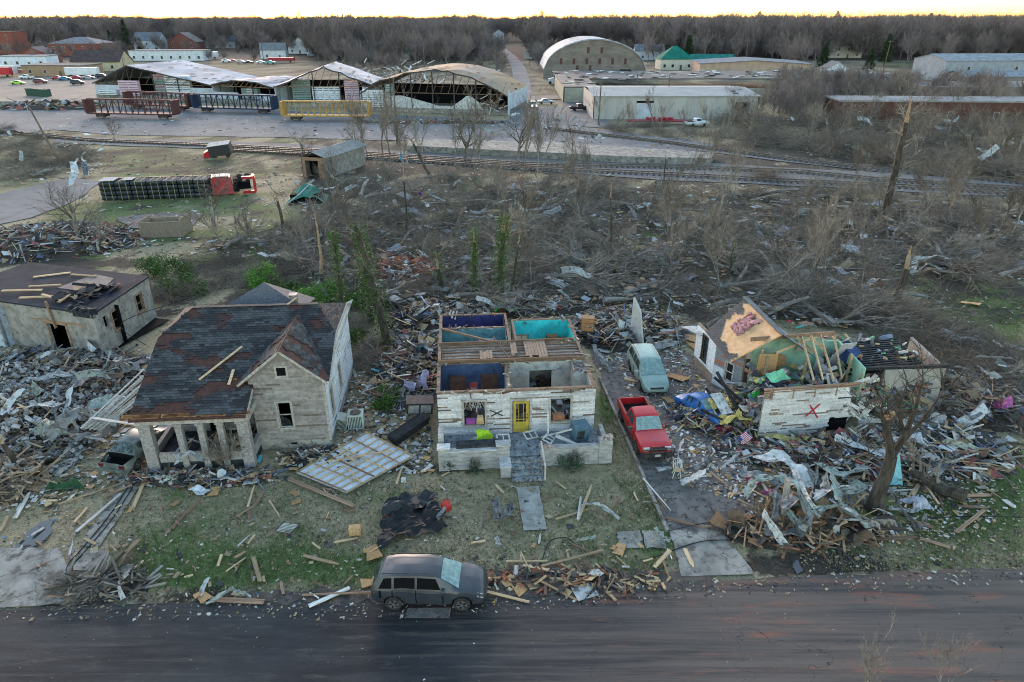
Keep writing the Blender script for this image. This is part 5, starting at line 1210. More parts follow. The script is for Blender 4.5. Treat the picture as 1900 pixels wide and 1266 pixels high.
for i in range(N):
    a,b=i/N,(i+1)/N; f=lambda t:1.15+2.9*(1 if t<.3 else max(.22,1-abs(t-.3)*3.2) if t<.58 else .22+ (max(0,1-abs(t-.74)*9)) )*(1 if t<.82 else .2)+.25*mn.noise(Vector((t*20,0,0)))
    if a<.16 or a>.83: continue
    m.hexa([(a*W4,-.1,1),(b*W4,-.1,1),(b*W4,.1,1),(a*W4,.1,1),(a*W4,-.1,max(1.2,f(a))),(b*W4,-.1,max(1.2,f(b))),(b*W4,.1,max(1.2,f(b))),(a*W4,.1,max(1.2,f(a)))])
m.build('broken_front_wall',mt['metalwhite'],wt4)
bales(wt4,W4*.02,W4*.16,-.5,1.2,4,3,[bw1]); bales(wt4,W4*.17,W4*.22,.5,1.2,1,4,[bw3])
m=MB()
for k in range(60): m.obox((W4*rr.uniform(.82,.98),rr.uniform(-2,2),1.2+rr.random()*5*rr.random()),rr.uniform(.8,3),.2,.12,(rr.uniform(-.8,.8),rr.uniform(-1,1),rr.uniform(0,3)),0,rr.choice([(.2,.13,.09),(.3,.22,.15),(.12,.08,.06),(.5,.5,.5)]))
m.build('collapsed_timber',mt['vc'],wt4)
m=MB(); m.bar((W4+.1,-.5,0),(W4+.1,-.5,6),.4); m.build('corner_post',mt['whwall'],wt4)
# centre beam railcars
def railcar(label,fl,fr,mm,fallen=0):
    d=Vector((fr.x-fl.x,fr.y-fl.y,0)); L=d.length; t=thing('lumber_railcar',label,'railcar',(fl+fr)/2,math.atan2(d.y,d.x),'open framed railcars on the yard')
    t.location.z=.1; hw=1.45; H_=4.3
    m=MB(); m.box(-L/2,-hw,.9,L/2,hw,1.2); m.build('deck',mm,t)
    for s in (-1,1):
        m=MB(); m.box(s*L/2-.3,-hw,1.2,s*L/2+.3,hw,H_); m.box(s*L/2-.34*1,-hw-.02,1.2,s*L/2+.34,-hw+.2,H_+.02) ; m.build('bulkhead',mm,t)
        m=MB(); m.box(s*L*.36-1.2,-1,.25,s*L*.36+1.2,1,.9)
        m.build('bogie',mt['darkmetal'],t)
        for k in (-.9,.9):
            m=MB(); m.tube([(s*L*.36+k,-.8,.45),(s*L*.36+k,-.7,.45)],.45,10); m.build('wheel',mt['darkmetal'],t)
    m=MB(); m.bar((-L/2,0,H_),(L/2,0,H_),.5,.28); m.bar((-L/2,-.9,H_-.1),(L/2,-.9,H_-.1),.12); m.build('top_beam',mm,t)
    n=14
    for k in range(1,n):
        x=-L/2+L*k/n; m=MB(); m.bar((x,-.25,1.2),(x,-.1,H_),.22); m.build('upright',mm,t)
    m=MB()
    for k in range(n): 
        x=-L/2+L*k/n; a=k%2
        if 2<=k<n-1: m.bar((x,0,1.2 if a else H_),(x+L/n,0,H_ if a else 1.2),.12)
    m.build('brace',mm,t); return t
mar=M('maroon_paint',(.1,.03,.03),(.06,.025,.025),.8,.7); blu=M('navy_paint_car',(.012,.03,.07),(.01,.018,.04),.8,.7); yl=M('ochre_paint',(.42,.25,.06),(.33,.18,.05),.8,.7)
railcar('dark red open framed railcar nearest on the left of the yard',G(170,218),G(330,221),mar)
railcar('dark red open framed railcar behind the nearest red one',G(243,201),G(357,206),mar)
railcar('navy blue open framed railcar in front of the low middle warehouse',G(366,207),G(512,211),blu)
railcar('ochre yellow open framed railcar before the third warehouse',G(529,223),G(688,224),yl)
# overturned semi trailer with black pipe bundles
a=G(190,373);b=G(392,366); d=(b-a); Ls=d.length; ta=math.atan2(d.y,d.x)
Tr=thing('flatbed_trailer','overturned flatbed trailer lying on its side, strapped with black pipe bundles','trailer',a,ta)
m=MB(); m.box(0,2.7,.1,Ls,2.9,2.5); m.build('flatbed',mt['darkmetal'],Tr)
pipe=M('black_pipe',(.012,.013,.015),(.03,.032,.035),1,.45,spec=.5)
for k in range(7):
    x0=Ls*k/7;x1=Ls*(k+1)/7-.15
    m=MB()
    for i in range(4):
        for j in range(4): m.tube([(x0,.3+j*.62,.32+i*.62),(x1,.3+j*.62,.32+i*.62)],.31,8)
    bb=m.build('pipe_bundle',pipe,Tr)
    for q in (.3,.75):
        m=MB(); x=x0+(x1-x0)*q; m.box(x,-.05,0,x+.07,-.02,2.6); m.box(x,-.03,2.6,x+.07,2.6,2.63); m.build('strap',M('yellow_strap',(.26,.25,.12),rough=.8),bb)
for q in (.08,.16,.9):
    m=MB(); m.tube([(Ls*q,2.95,1),(Ls*q,3.2,1)],.5,12); m.build('wheel',mt['tyre'],Tr)
m=MB(); m.box(0,0.1,2.62,Ls*.14,2.4,2.7); m.box(Ls*.2,.4,2.63,Ls*.3,2.2,2.68); m.build('broken_cover',mt['cinder'],Tr)
a=G(396,364);b=G(475,358); d=(b-a); Lc=d.length
Tc=thing('lorry_cab','red lorry cab lying on its side with open engine bay, right of the black pipes','lorry',a,math.atan2(d.y,d.x))
rp_=M('lorry_red',(.45,.012,.02),(.3,.01,.015),.8,.35,spec=.5)
m=MB(); m.hexa([(0,0,.1),(Lc*.5,0,.1),(Lc*.5,2.6,.1),(0,2.6,.1),(.1,.1,2.5),(Lc*.45,.3,2.4),(Lc*.45,2.5,2.4),(.1,2.5,2.5)]); m.build('cab',rp_,Tc)
m=MB(); m.box(.2,.3,2.51,Lc*.42,2.2,2.6); m.build('side_panel',mt['metalwhite'],Tc)
m=MB(); m.box(Lc*.5,.3,.3,Lc*.62,2.3,2.1); m.box(Lc*.62,.8,.5,Lc*.9,1.9,1.5); m.build('engine',mt['black'],Tc)
m=MB()
for p,q in (((Lc*.7,.1,.2),(Lc*1.0,.1,.2)),((Lc*1,.1,.2),(Lc*1,.2,2.2)),((Lc*1,.2,2.2),(Lc*.72,.3,2.2)),((Lc*1,1.6,.2),(Lc*1,1.7,2.2)),((Lc*.98,.2,2.2),(Lc*.98,1.7,2.2))): m.bar(p,q,.35)
m.build('bonnet_frame',rp_,Tc)
for x,z in ((Lc*.66,2.3),(Lc*.85,2.35)):
    m=MB(); m.tube([(x,2.1,z-.4),(x,2.5,z-.4)],.5,12); m.build('wheel',mt['tyre'],Tc)
# wooden crate, green tarp car, sheds, small overturned truck
t=thing('small_shed','grey weathered plank enclosure missing its roof, on the grass right of the rubble','shed',G(262,442),R(6))
m=MB(); wall(m,(0,0),(4.6,0),0,1.8,.1); m.build('front_wall',M('grey_planks',(.25,.2,.15),(.15,.12,.09),3,.9,stretch=(4,1,.3)),t); m=MB(); wall(m,(4.6,0),(4.8,3),0,2.1,.1,[]); wall(m,(4.8,3),(.2,3),0,1.6,.1);wall(m,(.2,3),(0,0),0,1.9,.1); m.build('rear_wall',M('grey_planks_b',(.3,.24,.17),(.2,.16,.12),3,.9),t)
t=thing('outbuilding','small grey outbuilding with dark open doorway beyond the green tarpaulin','shed',G(563,330),R(-14))
m=MB(); wall(m,(0,0),(4,0),0,3.2,.15,[(.6,2.8,0,2.7)]); m.build('front_wall',mt['oldwood'],t); m=MB(); wall(m,(4,0),(5,12),0,3.2,.15); wall(m,(0,12),(0,0),0,3.2,.15); m.build('side_wall',blk,t)
m=MB(); m.face([(-.4,-.4,3.2),(2,-.4,4.1),(3,12.4,4.1),(-.2,12.4,3.2)]);m.face([(2,-.4,4.1),(4.4,-.4,3.2),(5.5,12.4,3.2),(3,12.4,4.1)]); m.build('roof',M('mossy_roof',(.16,.17,.16),(.24,.25,.25),.7,.9),t)
m=MB(); m.box(.2,2,.1,3.8,2.1,3); m.build('interior_shade',mt['black'],t)  # black sheet inside the doorway, painted as its shade
t=thing('tarpaulin_frame','collapsed dark green tarpaulin shelter with bent poles behind the ivy trees','tarpaulin',G(572,372),R(5))
m=MB()
g=M('green_tarp',(.02,.11,.08),(.05,.19,.15),1,.6)
rr=rng(8); Z={}
for i in range(9):
    for j in range(7): Z[i,j]=Vector(((i/8-.5)*5.2,(j/6-.5)*4.5,max(.15,2.3*(1-abs(i/4-1)**2)*(1-.5*abs(j/3-1))+rr.uniform(-.25,.25))))
for i in range(8):
    for j in range(6): m.face([Z[i,j],Z[i+1,j],Z[i+1,j+1],Z[i,j+1]],0)
m.build('tarpaulin',g,t); m=MB(); m.box(-2,-1.6,.05,2,1.6,1.2); m.build('dark_load',mt['black'],t)
m=MB(); m.tube([(-2.6,-3,.05),(-.6,-2,1.4),(.6,-.5,2.4)],.06,5); m.build('pole',mt['metalwhite'],t)
t=thing('box_truck','small overturned truck with black box body and pale top near the rails','truck',G(392,297,-.4),rot=(R(9),R(-7),R(8))); t.scale=(.85,.85,.72)
m=MB(); m.box(0,0,.6,4.4,2.6,3.2); m.box(-.05,-.05,3.2,4.45,2.65,3.3,1); m.build('box_body',[mt['darkmetal'],mt['metalwhite']],t)
m=MB(); m.hexa([(-1.5,.3,.3),(-.1,.3,.3),(-.1,2.3,.3),(-1.5,2.3,.3),(-1.2,.4,1.7),(-.1,.4,2.2),(-.1,2.2,2.2),(-1.2,2.2,1.7)]); m.build('cab',rp_,t)
for x in (.8,3.6):
    m=MB(); m.tube([(x,-.1,.45),(x,.25,.45)],.45,12); m.build('wheel',mt['tyre'],t)
# hangar
a=G(1008,146);b=G(1197,146); t=thing('arched_hangar','big brick hangar with high arched metal roof and small dark windows','hangar',a,0)
Wh=(b-a).x; H0=3.5;Hp=14.6; n=24
def hz(u): return H0+(Hp-H0)*math.sqrt(max(0,1-(2*u/Wh-1)**2))**1.15
hb=M('worn_render',(.2,.175,.155),(.14,.12,.105),.22,.9,c3=(.16,.12,.1),s3=.8,t3=(.56,.66),stretch=(1,1,2))
m=MB()
for i in range(n):
    u,v=Wh*i/n,Wh*(i+1)/n; m.hexa([(u,0,0),(v,0,0),(v,.4,0),(u,.4,0),(u,0,hz(u)-.4),(v,0,hz(v)-.4),(v,.4,hz(v)-.4),(u,.4,hz(u)-.4)])
m.build('front_wall',hb,t)
m=MB()
for i in range(n):
    u,v=Wh*i/n,Wh*(i+1)/n; m.face([(u,-.5,hz(u)),(v,-.5,hz(v)),(v,40,hz(v)),(u,40,hz(u))]); m.face([(u,-.5,hz(u)-.5),(v,-.5,hz(v)-.5),(v,-.5,hz(v)),(u,-.5,hz(u))])
m.build('roof',mt['roofpale'],t)
brn=M('shutter_brown',(.09,.04,.035),rough=.9)
for u,z,w_,h_ in [(.43,9.3,1,2.2),(.56,9.3,1,2.2)]+[(.17+.125*k,5.3,1,2.2) for k in range(6)]+[(.33,2.9,1,2),(.455,2.9,1,2)]:
    m=MB(); m.box(Wh*u-.5,-.06,z,Wh*u+.5,-.01,z+h_); m.build('window',brn,t)
for u,w_,h_ in ((.17,2.6,2.6),(.8,4.4,3.4),(.39,.9,2)):
    m=MB(); m.box(Wh*u-w_/2,-.07,0,Wh*u+w_/2,-.01,h_); m.build('door',mt['black'],t)
# long white building
a=G(1100,222);b=G(1403,222); t=thing('metal_warehouse','long pale metal building with low white roof and dark opening at its right end','warehouse',a,0)
Lw=(b-a).x; wl=M('pale_cladding',(.4,.385,.35),(.33,.31,.29),.25,.8,c3=(.4,.33,.24),s3=.35,t3=(.6,.66),stretch=(2,1,.3)); D2=26
m=MB(); wall(m,(0,0),(Lw,0),0,5.4,.2,[(Lw*.265,Lw*.36,0,3.9),(Lw*.86,Lw*.95,.8,4.0)]); m.build('front_wall',wl,t)
m=MB(); m.box(Lw*.265,.02,0,Lw*.36,.1,3.8,0); m.box(Lw*.26,-.02,3.9,Lw*.365,.1,4.3,1); m.build('loading_door',[mt['whwall'],mt['black']],t)
m=MB(); wall(m,(Lw,0),(Lw,D2),0,5.4,.2); wall(m,(0,D2),(0,0),0,5.4,.2); wall(m,(Lw,D2),(0,D2),0,5.4,.2); m.build('side_wall',wl,t)
m=MB(); m.face([(-.4,-.4,5.45),(Lw+.4,-.4,5.45),(Lw+.4,D2/2,6.3),(-.4,D2/2,6.3)]); m.face([(-.4,D2/2,6.3),(Lw+.4,D2/2,6.3),(Lw+.4,D2+.4,5.45),(-.4,D2+.4,5.45)]); m.face([(-.4,-.4,5.3),(Lw+.4,-.4,5.3),(Lw+.4,-.4,5.45),(-.4,-.4,5.45)]); rf=m.build('roof',M('cream_metal_roof',(.3,.31,.31),(.24,.25,.25),.3,.8,c3=(.3,.22,.16),s3=.7,t3=(.66,.7)),t)
m=MB(); m.box(Lw*.86,3,5.7,Lw*.89,4.2,5.8); m.build('roof_hole',mt['black'],rf); m=MB(); m.box(Lw*.87,6,5.88,Lw*.9,7.4,5.98); m.build('roof_hole',mt['black'],rf)
m=MB(); m.box(Lw*.8,3,.1,Lw-.4,3.1,5); m.build('interior_shade',mt['black'],t)  # black sheet behind the right-hand opening paints the shade inside
# flat black roofs strewn with white scraps
a=G(1045,190);t=thing('flat_roof_building','low wide building with black flat roof strewn with torn white roofing scraps','building',(G(1045,190).x,G(1045,190).y,0),0)
m=MB(); wall(m,(0,0),(10,0),0,4,.3); wall(m,(10,0),(118,8),0,3.5,.3); wall(m,(0,45),(0,0),0,4,.3); m.build('wall',M('beige_block',(.34,.33,.25),(.26,.25,.2),.3,.9),t)
m=MB(); prism(m,[(0,0),(10,0),(10,28),(118,28),(118,62),(0,62)],4,4.3); m.build('roof',M('black_flat_roof',(.035,.037,.045),(.06,.062,.07),.08,.7,c3=(.2,.17,.14),s3=.12,t3=(.6,.63)),t)
m=MB()
for k in range(150): m.obox((rF.uniform(0,118),rF.uniform(28 if k>25 else 0,62),4.4+rF.uniform(0,.3)),rF.uniform(.6,3.2),rF.uniform(.5,2),.15,(rF.uniform(-.15,.15),rF.uniform(-.15,.15),rF.uniform(0,3)),0,rF.choice([(.6,.62,.65),(.45,.47,.5),(.3,.26,.22),(.02,.02,.02)]))
for k in range(7): m.obox((rF.uniform(1,9),rF.uniform(3,20),4.4),rF.uniform(2,5),rF.uniform(1,3.5),.2,(0,.05,rF.uniform(0,3)),0,(.3,.24,.19))
m.build('roof_scraps',mt['vc'],t)
# collapsed timber heap behind third warehouse
m=MB(); 
for k in range(320): m.obox((rF.gauss(0,6.5),rF.gauss(0,5),abs(rF.gauss(3.2,2.6))),rF.uniform(.8,4),rF.uniform(.15,.7),.15,(rF.uniform(-.7,.7),rF.uniform(-.8,.8),rF.uniform(0,3)),0,rF.choice([(.2,.14,.1),(.3,.24,.2),(.45,.45,.46),(.1,.07,.06),(.6,.6,.6)]))
o=m.build('collapsed_roof',mt['vc'],loc=G(730,172)); tag(o,'heap of collapsed roof timbers and sheeting behind the third warehouse','rubble',kind='stuff')
# generic houses and halls
def house(label,px,py,w_,d_,h_,rh,wc,rc,rz=0,axis='x',name='house',cat='house',nwin=3,hip=False,doorc=None,flat=False,group=None):
    t=thing(name,label,cat,G(px,py),rz,group)
    wm=M('far_wall',wc,cn(wc,.8),.5,.85); rm=M('far_roof',cn(rc,.65),cn(rc,.45),.5,.9,spec=.1)
    m=MB(); m.box(-w_/2,0,0,w_/2,d_,h_)
    if not hip and not flat:
        if axis=='y': 
            for y in (0,d_): m.face([(-w_/2,y,h_),(w_/2,y,h_),(0,y,h_+rh)])
        else:
            for x in (-w_/2,w_/2): m.face([(x,0,h_),(x,d_,h_),(x,d_/2,h_+rh)])
    m.build('wall',wm,t); m=MB(); e=.45
    if flat: m.box(-w_/2-.2,-.2,h_,w_/2+.2,d_+.2,h_+.35)
    elif hip:
        B_=[(-w_/2-e,-e,h_),(w_/2+e,-e,h_),(w_/2+e,d_+e,h_),(-w_/2-e,d_+e,h_)]; q=max(0,w_/2-d_/2)*.9; T0,T1=(-q-.01,d_/2,h_+rh),(q+.01,d_/2,h_+rh)
        m.face([B_[0],B_[1],T1,T0]);m.face([B_[1],B_[2],T1]);m.face([B_[2],B_[3],T0,T1]);m.face([B_[3],B_[0],T0])
    elif axis=='y':
        k=rh*e/(w_/2); 
        for s in (-1,1): P=[(s*(w_/2+e),-e,h_-k+.06),(0,-e,h_+rh+.06),(0,d_+e,h_+rh+.06),(s*(w_/2+e),d_+e,h_-k+.06)]; m.face(P if s<0 else P[::-1]); m.face([(s*(w_/2+e),-e,h_-k-.15),(0,-e,h_+rh-.15),(0,-e,h_+rh+.06),(s*(w_/2+e),-e,h_-k+.06)])
    else:
        k=rh*e/(d_/2)
        m.face([(-w_/2-e,-e,h_-k+.05),(w_/2+e,-e,h_-k+.05),(w_/2+e,d_/2,h_+rh+.05),(-w_/2-e,d_/2,h_+rh+.05)]); m.face([(-w_/2-e,d_/2,h_+rh+.05),(w_/2+e,d_/2,h_+rh+.05),(w_/2+e,d_+e,h_-k+.05),(-w_/2-e,d_+e,h_-k+.05)])
    m.build('roof',rm,t)
    fl=max(1,int(h_/3))
    for f in range(fl):
        for k in range(nwin):
            x=-w_/2+w_*(k+.5)/nwin; s=min(1.1,w_/nwin*.4)
            if nwin>1 and k==nwin//2 and f==0 and doorc is not False:
                m=MB(); m.box(x-.5,-.05,0,x+.5,-.01,2.1); m.build('door',M('far_door',doorc or (.12,.08,.06)),t); continue
            m=MB(); m.box(x-s/2-.1,-.05,f*3+1.0,x+s/2+.1,-.01,f*3+2.5,1); m.box(x-s/2,-.07,f*3+1.1,x+s/2,-.052,f*3+2.4,0); m.build('window',[mt['glass'],mt['whitewood']],t)
    return t
RB=(.24,.075,.055); WH=(.6,.62,.64)
for a in (('long low white building with a row of small square windows',310,113,41,12,5,1,WH,(.3,.32,.35),0,'x','motel','building',8,False,False,True),
 ('white two part building with stepped parapet at the far left',45,124,22,12,4.6,1,(.62,.66,.72),(.4,.42,.45),R(5),'x','white_store','building',4,False,None,True),
 ('flat roofed shop with yellow and brown front beside parked cars',100,142,26,14,4,1,(.32,.22,.14),(.25,.24,.24),R(-4),'x','shop','shop',4,False,None,True),
 ('big red brick church hall with pale roof',140,104,30,22,7,3.5,RB,(.35,.33,.36),0,'x','church_hall','building',5,True),
 ('red brick block cut by the left edge of the photo',10,100,14,16,13,1,RB,(.2,.12,.1),0,'x','brick_block','building',2,False,False,True),
 ('small red brick house left of the cream gabled one',65,118,17,12,4,4,RB,(.2,.18,.2),R(6),'y','brick_house','house',2),
 ('dark shingled house with cream gables above the parking yard',180,132,22,12,4,4.5,(.5,.42,.28),(.13,.1,.1),0,'x','cream_house','house',3),
 ('brick gabled house among the trees above the long white building',340,95,20,14,6,6,(.16,.06,.05),(.2,.2,.22),0,'y','brick_house','house',3),
 ('grey blue roofed two storey house behind bare trees left of centre',275,95,18,12,7,5,(.4,.44,.48),(.22,.25,.3),0,'x','house','house',3),
 ('small white gabled house with red base right of the parked cars',557,100,15,10,5,5,WH,(.3,.3,.3),0,'y','white_house','house',3),
 ('white house with grey roof just left of the small gabled one',508,110,14,10,5,3.5,(.55,.57,.58),(.28,.3,.32),R(10),'x','white_house','house',2),
 ('grey house half hidden by trees beside the dark red roofed one',410,90,22,12,5,4,(.3,.3,.3),(.2,.21,.24),0,'x','house','house',3),
 ('house with bright red roof deep among the trees',596,82,18,12,5,4,(.4,.3,.3),(.4,.06,.08),0,'x','house','house',3),
 ('pale house with pink roof seen through trees left of the far road',870,85,24,12,6,4,(.45,.42,.4),(.35,.2,.2),0,'x','house','house',3),
 ('tall pale house at the head of the far road',925,80,10,10,8,3,(.5,.52,.55),(.3,.3,.32),0,'y','house','house',2),
 ('grey porch house with double gable left of the hangar',1006,110,20,12,4,3,(.33,.34,.34),(.28,.28,.29),0,'y','porch_house','house',3),
 ('cream pavilion with steep teal green hip roof',1255,130,15,13,4.5,5.5,(.55,.52,.42),(.03,.25,.19),0,'x','pavilion','house',4,True),
 ('long low building with teal green roof behind the peach hall',1322,128,20,10,4,2.2,(.3,.38,.4),(.04,.26,.22),0,'x','hall','building',4),
 ('wide peach walled hall with flat grey roof',1400,143,45,26,5,1.3,(.42,.3,.22),(.3,.33,.38),R(-6),'y','peach_hall','building',2,False,False),
 ('pale two storey house on the wooded rise right of centre',1563,108,22,12,7,3.5,(.48,.46,.42),(.3,.3,.3),0,'x','rise_house','house',4),
 ('tiny white cottage in front of the dark bushes',1552,142,9,7,3.2,2.5,WH,(.3,.3,.3),0,'y','cottage','house',2),
 ('grey metal shed with long pale roof at the right edge',1835,152,38,20,7.5,2,(.28,.31,.35),(.42,.46,.5),R(4),'x','metal_shed','shed',2,False,False),
 ('low pale roofed shed in front of the grey metal one',1870,165,34,10,4,1.5,(.2,.18,.17),(.38,.42,.47),0,'x','low_shed','shed',2,False,False),
 ('flat beige roofed building above the red brick wall on the right',1850,195,40,18,4.5,1.2,(.25,.2,.17),(.33,.31,.29),0,'x','flat_shed','building',3,False,False,True),
 ('long red brick wall building with white roof edge at the right',1760,228,52,10,4.6,1,(.1,.042,.032),(.45,.45,.45),R(-3),'x','brick_works','building',5,False,False,True),
 ('white house seen through trees above the green pavilion',1225,100,18,10,5,4,(.42,.44,.5),(.25,.27,.3),0,'x','house','house',3),
 ('teal roofed low house beyond the rusty arched warehouse',720,112,24,12,4,2,(.35,.35,.35),(.05,.22,.17),0,'x','house','house',3),
 ('grey house behind trees right of the hangar',1205,112,16,10,5,3,(.4,.42,.45),(.26,.28,.3),0,'x','house','house',2)):
    house(*a)
# parked cars
cols={'white':(.6,.62,.65),'red':(.4,.02,.03),'maroon':(.14,.02,.03),'lime':(.35,.6,.05),'blue':(.03,.16,.3),'silver':(.35,.37,.4),'black':(.02,.02,.025),'teal':(.1,.4,.4)}
for kind,c_,px,py,rz,lab,cat in (('car','lime',34,157,.1,'lime green car alone in the left yard',0),('suv','maroon',76,155,.05,'dark maroon car right of the lime green one',0),('pickup','white',50,147,3.1,'white pickup behind the lime and maroon cars',0),('car','red',108,148,.1,'red car by the brown shop front',0),('car','blue',121,149,.2,'blue car next to the red one by the shop',0),
 ('suv','black',145,157,.1,'black car in the open yard right of the shop',0),('car','red',143,147,0,'bright red car before the white trailer',0),('car','silver',165,147,.2,'silver car beside the white trailer',0),('suv','black',190,145,0,'dark car at the right end of the shop yard',0),
 ('car','red',40,136,0,'red car in the row beneath the white building',0),('car','silver',55,133,.1,'silver car in the row beneath the white building',0),('car','white',210,108,.8,'white car on the street above the cream gables',0),('car','maroon',217,119,.1,'maroon car beside the cream gabled house',0),('pickup','white',218,105,.9,'white pickup farther up the street above the gables',0),
 ('suv','white',420,116,.3,'white vehicle at the left end of the lawn car row',0),('car','red',432,115,.3,'red car in the lawn car row',0),('suv','silver',448,118,0,'silver vehicle in the lawn car row',0),('car','black',462,118,0,'black car in the lawn car row',0),('car','white',485,118,.1,'white car in the lawn car row before the white house',0),('pickup','teal',502,119,.1,'teal pickup beside the long red trailer',0),('suv','silver',578,105,.2,'silver car by the small white gabled house',0),
 ('suv','white',989,200,-1.45,'white car with lit headlights driving down the far road',0),('car','silver',920,135,.1,'silver car parked on the far road lawn',0),('car','silver',1013,193,.1,'silver car parked by the pole near the crossing',0),('suv','white',928,92,-1.5,'white car far up the road between trees',0),('pickup','white',1293,234,.2,'white pickup half hidden in brush below the metal building',0),('pickup','black',1075,205,.2,'wrecked black pickup beside the flat roofed building',0),('car','black',1042,160,.0,'dark car parked behind the white lorry cab',0)):
    o=placecar(kind,cols[c_],px,py,rz,lab,None,'cars parked in the far yards')
    if 'lit headlights' in lab:
        for s in (-1,1):
            m=MB(); m.obox((2.46,s*.6,.75),.06,.3,.18,(0,0,0)); mm=M('headlamp_on',(1,1,1)); mm.node_tree.nodes['Principled BSDF'].inputs['Emission Color'].default_value=(1,.95,.85,1); mm.node_tree.nodes['Principled BSDF'].inputs['Emission Strength'].default_value=2; m.build('headlight',mm,o)
def trailer(label,px,py,L,c_,name='box_trailer',cat='trailer',h=2.8,rz=0):
    t=thing(name,label,cat,G(px,py,.05),rz); m=MB(); m.box(-L/2,-1.2,.9,L/2,1.2,.9+h); m.build('box_body',M('trailer_paint',c_,cn(c_,.8),.5,.5),t)
    for x in (-L*.35,L*.35):
        m=MB(); m.tube([(x,-1.2,.5),(x,-.9,.5)],.5,10); m.build('wheel',mt['tyre'],t)
trailer('white box trailer in front of the shop',155,143,13,(.62,.64,.66)); trailer('white lorry box behind the parked vehicle row',388,109,11,(.6,.62,.64)); trailer('long dark red trailer before the white house',523,116,14,(.3,.03,.04),h=1.6)
trailer('white camper by the far left red fire engine',12,140,9,(.6,.6,.62)); t=trailer('red fire engine at the left edge of the car yard',5,143,8,(.45,.03,.04),'fire_engine','fire engine')
for k,(px,py) in enumerate(((62,177),(74,178),(84,179))):
    m=MB(); m.box(-1.5,-1,0,1.5,1,2); m.box(-1.55,-1.05,2,1.55,1.05,2.15); o=m.build('skip',M('skip_green',(.03,.07,.05),rough=.7),loc=G(px,py,.05)); tag(o,('left','middle','right')[k]+' one of three dark green waste skips behind the retaining wall','skip',group='green waste skips')
# white lorry cab by the hangar
t=thing('lorry_cab','white long nosed lorry cab parked below the arched hangar','lorry',G(1035,156,.05),R(175))
m=MB(); m.box(-1,-1.2,.8,1.6,1.2,3.6); m.hexa([(1.6,-1,.8),(3.6,-.9,.8),(3.6,.9,.8),(1.6,1,.8),(1.6,-1,2.2),(3.5,-.8,1.8),(3.5,.8,1.8),(1.6,1,2.2)]); m.build('cab',M('lorry_white',(.55,.57,.6),rough=.4),t)
m=MB(); m.box(1.605,-.95,2.3,1.63,.95,3.1); m.box(.7,1.2,2.2,1.4,1.22,3.0); m.box(.7,-1.22,2.2,1.4,-1.2,3.0); m.build('window',glz,t)
m=MB(); m.box(-5,-1,.8,-1,1,1.1); m.build('chassis',mt['darkmetal'],t)
for x in (2.8,-2.5,-3.8):
    for y in (-1.1,1.1):
        m=MB(); m.tube([(x,y-.15,.5),(x,y+.15,.5)],.5,12); m.build('wheel',mt['tyre'],t)
# red flatbed equipment before the metal building
m=MB(); m.box(-7,-1.2,.7,7,1.2,1.0)
for k in range(12): m.obox((rF.uniform(-6,6),rF.uniform(-1,1),1.3),1.,.5,.5,(rF.uniform(-.4,.4),0,rF.uniform(0,3)))
o=m.build('flatbed_trailer',M('bright_red',(.4,.02,.04),(.2,.02,.03),.6,.6),loc=G(1218,231,.05)); tag(o,'long red flatbed trailer along the front of the metal building','trailer')
# utility poles
pole=M('pole_wood',(.1,.075,.06),(.16,.13,.11),1,.95)
for (px,py,h_,lean,lab,arm) in ((737,266,12,.01,'tall bare dark utility pole beside the concrete platform',0),(1237,205,9,0,'utility pole at the crossing by the parked car',1),(1110,232,9,.02,'utility pole beside the left end of the metal building',0),(255,95,14,.02,'pale utility pole above the long white building',1),(490,118,10,0,'utility pole by the white house on the lawn',1),(788,133,12,0,'utility pole behind the rusty arched warehouse',1),(1382,120,12,0,'utility pole left of the far road houses',1),(1637,142,14,.02,'utility pole on the green rise at the right',1),(1470,118,12,0,'pale utility pole in the trees right of centre',1),(110,300,9,-.28,'leaning broken utility pole at the left edge brush',0),(641,120,12,.0,'utility pole among trees behind the timber heap',1),(983,122,11,0,'utility pole beside the far road lawn',1),(113,118,14,0,'utility pole in front of the church hall',1),(1180,180,7,0,'short utility pole by the black flat roof',0),(235,156,9,.06,'thin pole left of the leftmost warehouse',0)):
    x_=px
    p=G(px,py); m=MB(); m.tube([p,p+Vector((lean*h_,0,h_))],[.17,.12],7)
    o=thing('utility_pole',lab,'utility pole',p); m2=MB(); m2.tube([(0,0,-.2),(lean*h_,0,h_)],[.19,.13],7); m2.build('post',pole,o)
    if arm: m3=MB(); m3.bar((lean*h_-1.2,0,h_-.7),(lean*h_+1.2,0,h_-.7),.14); m3.build('crossarm',pole,o)
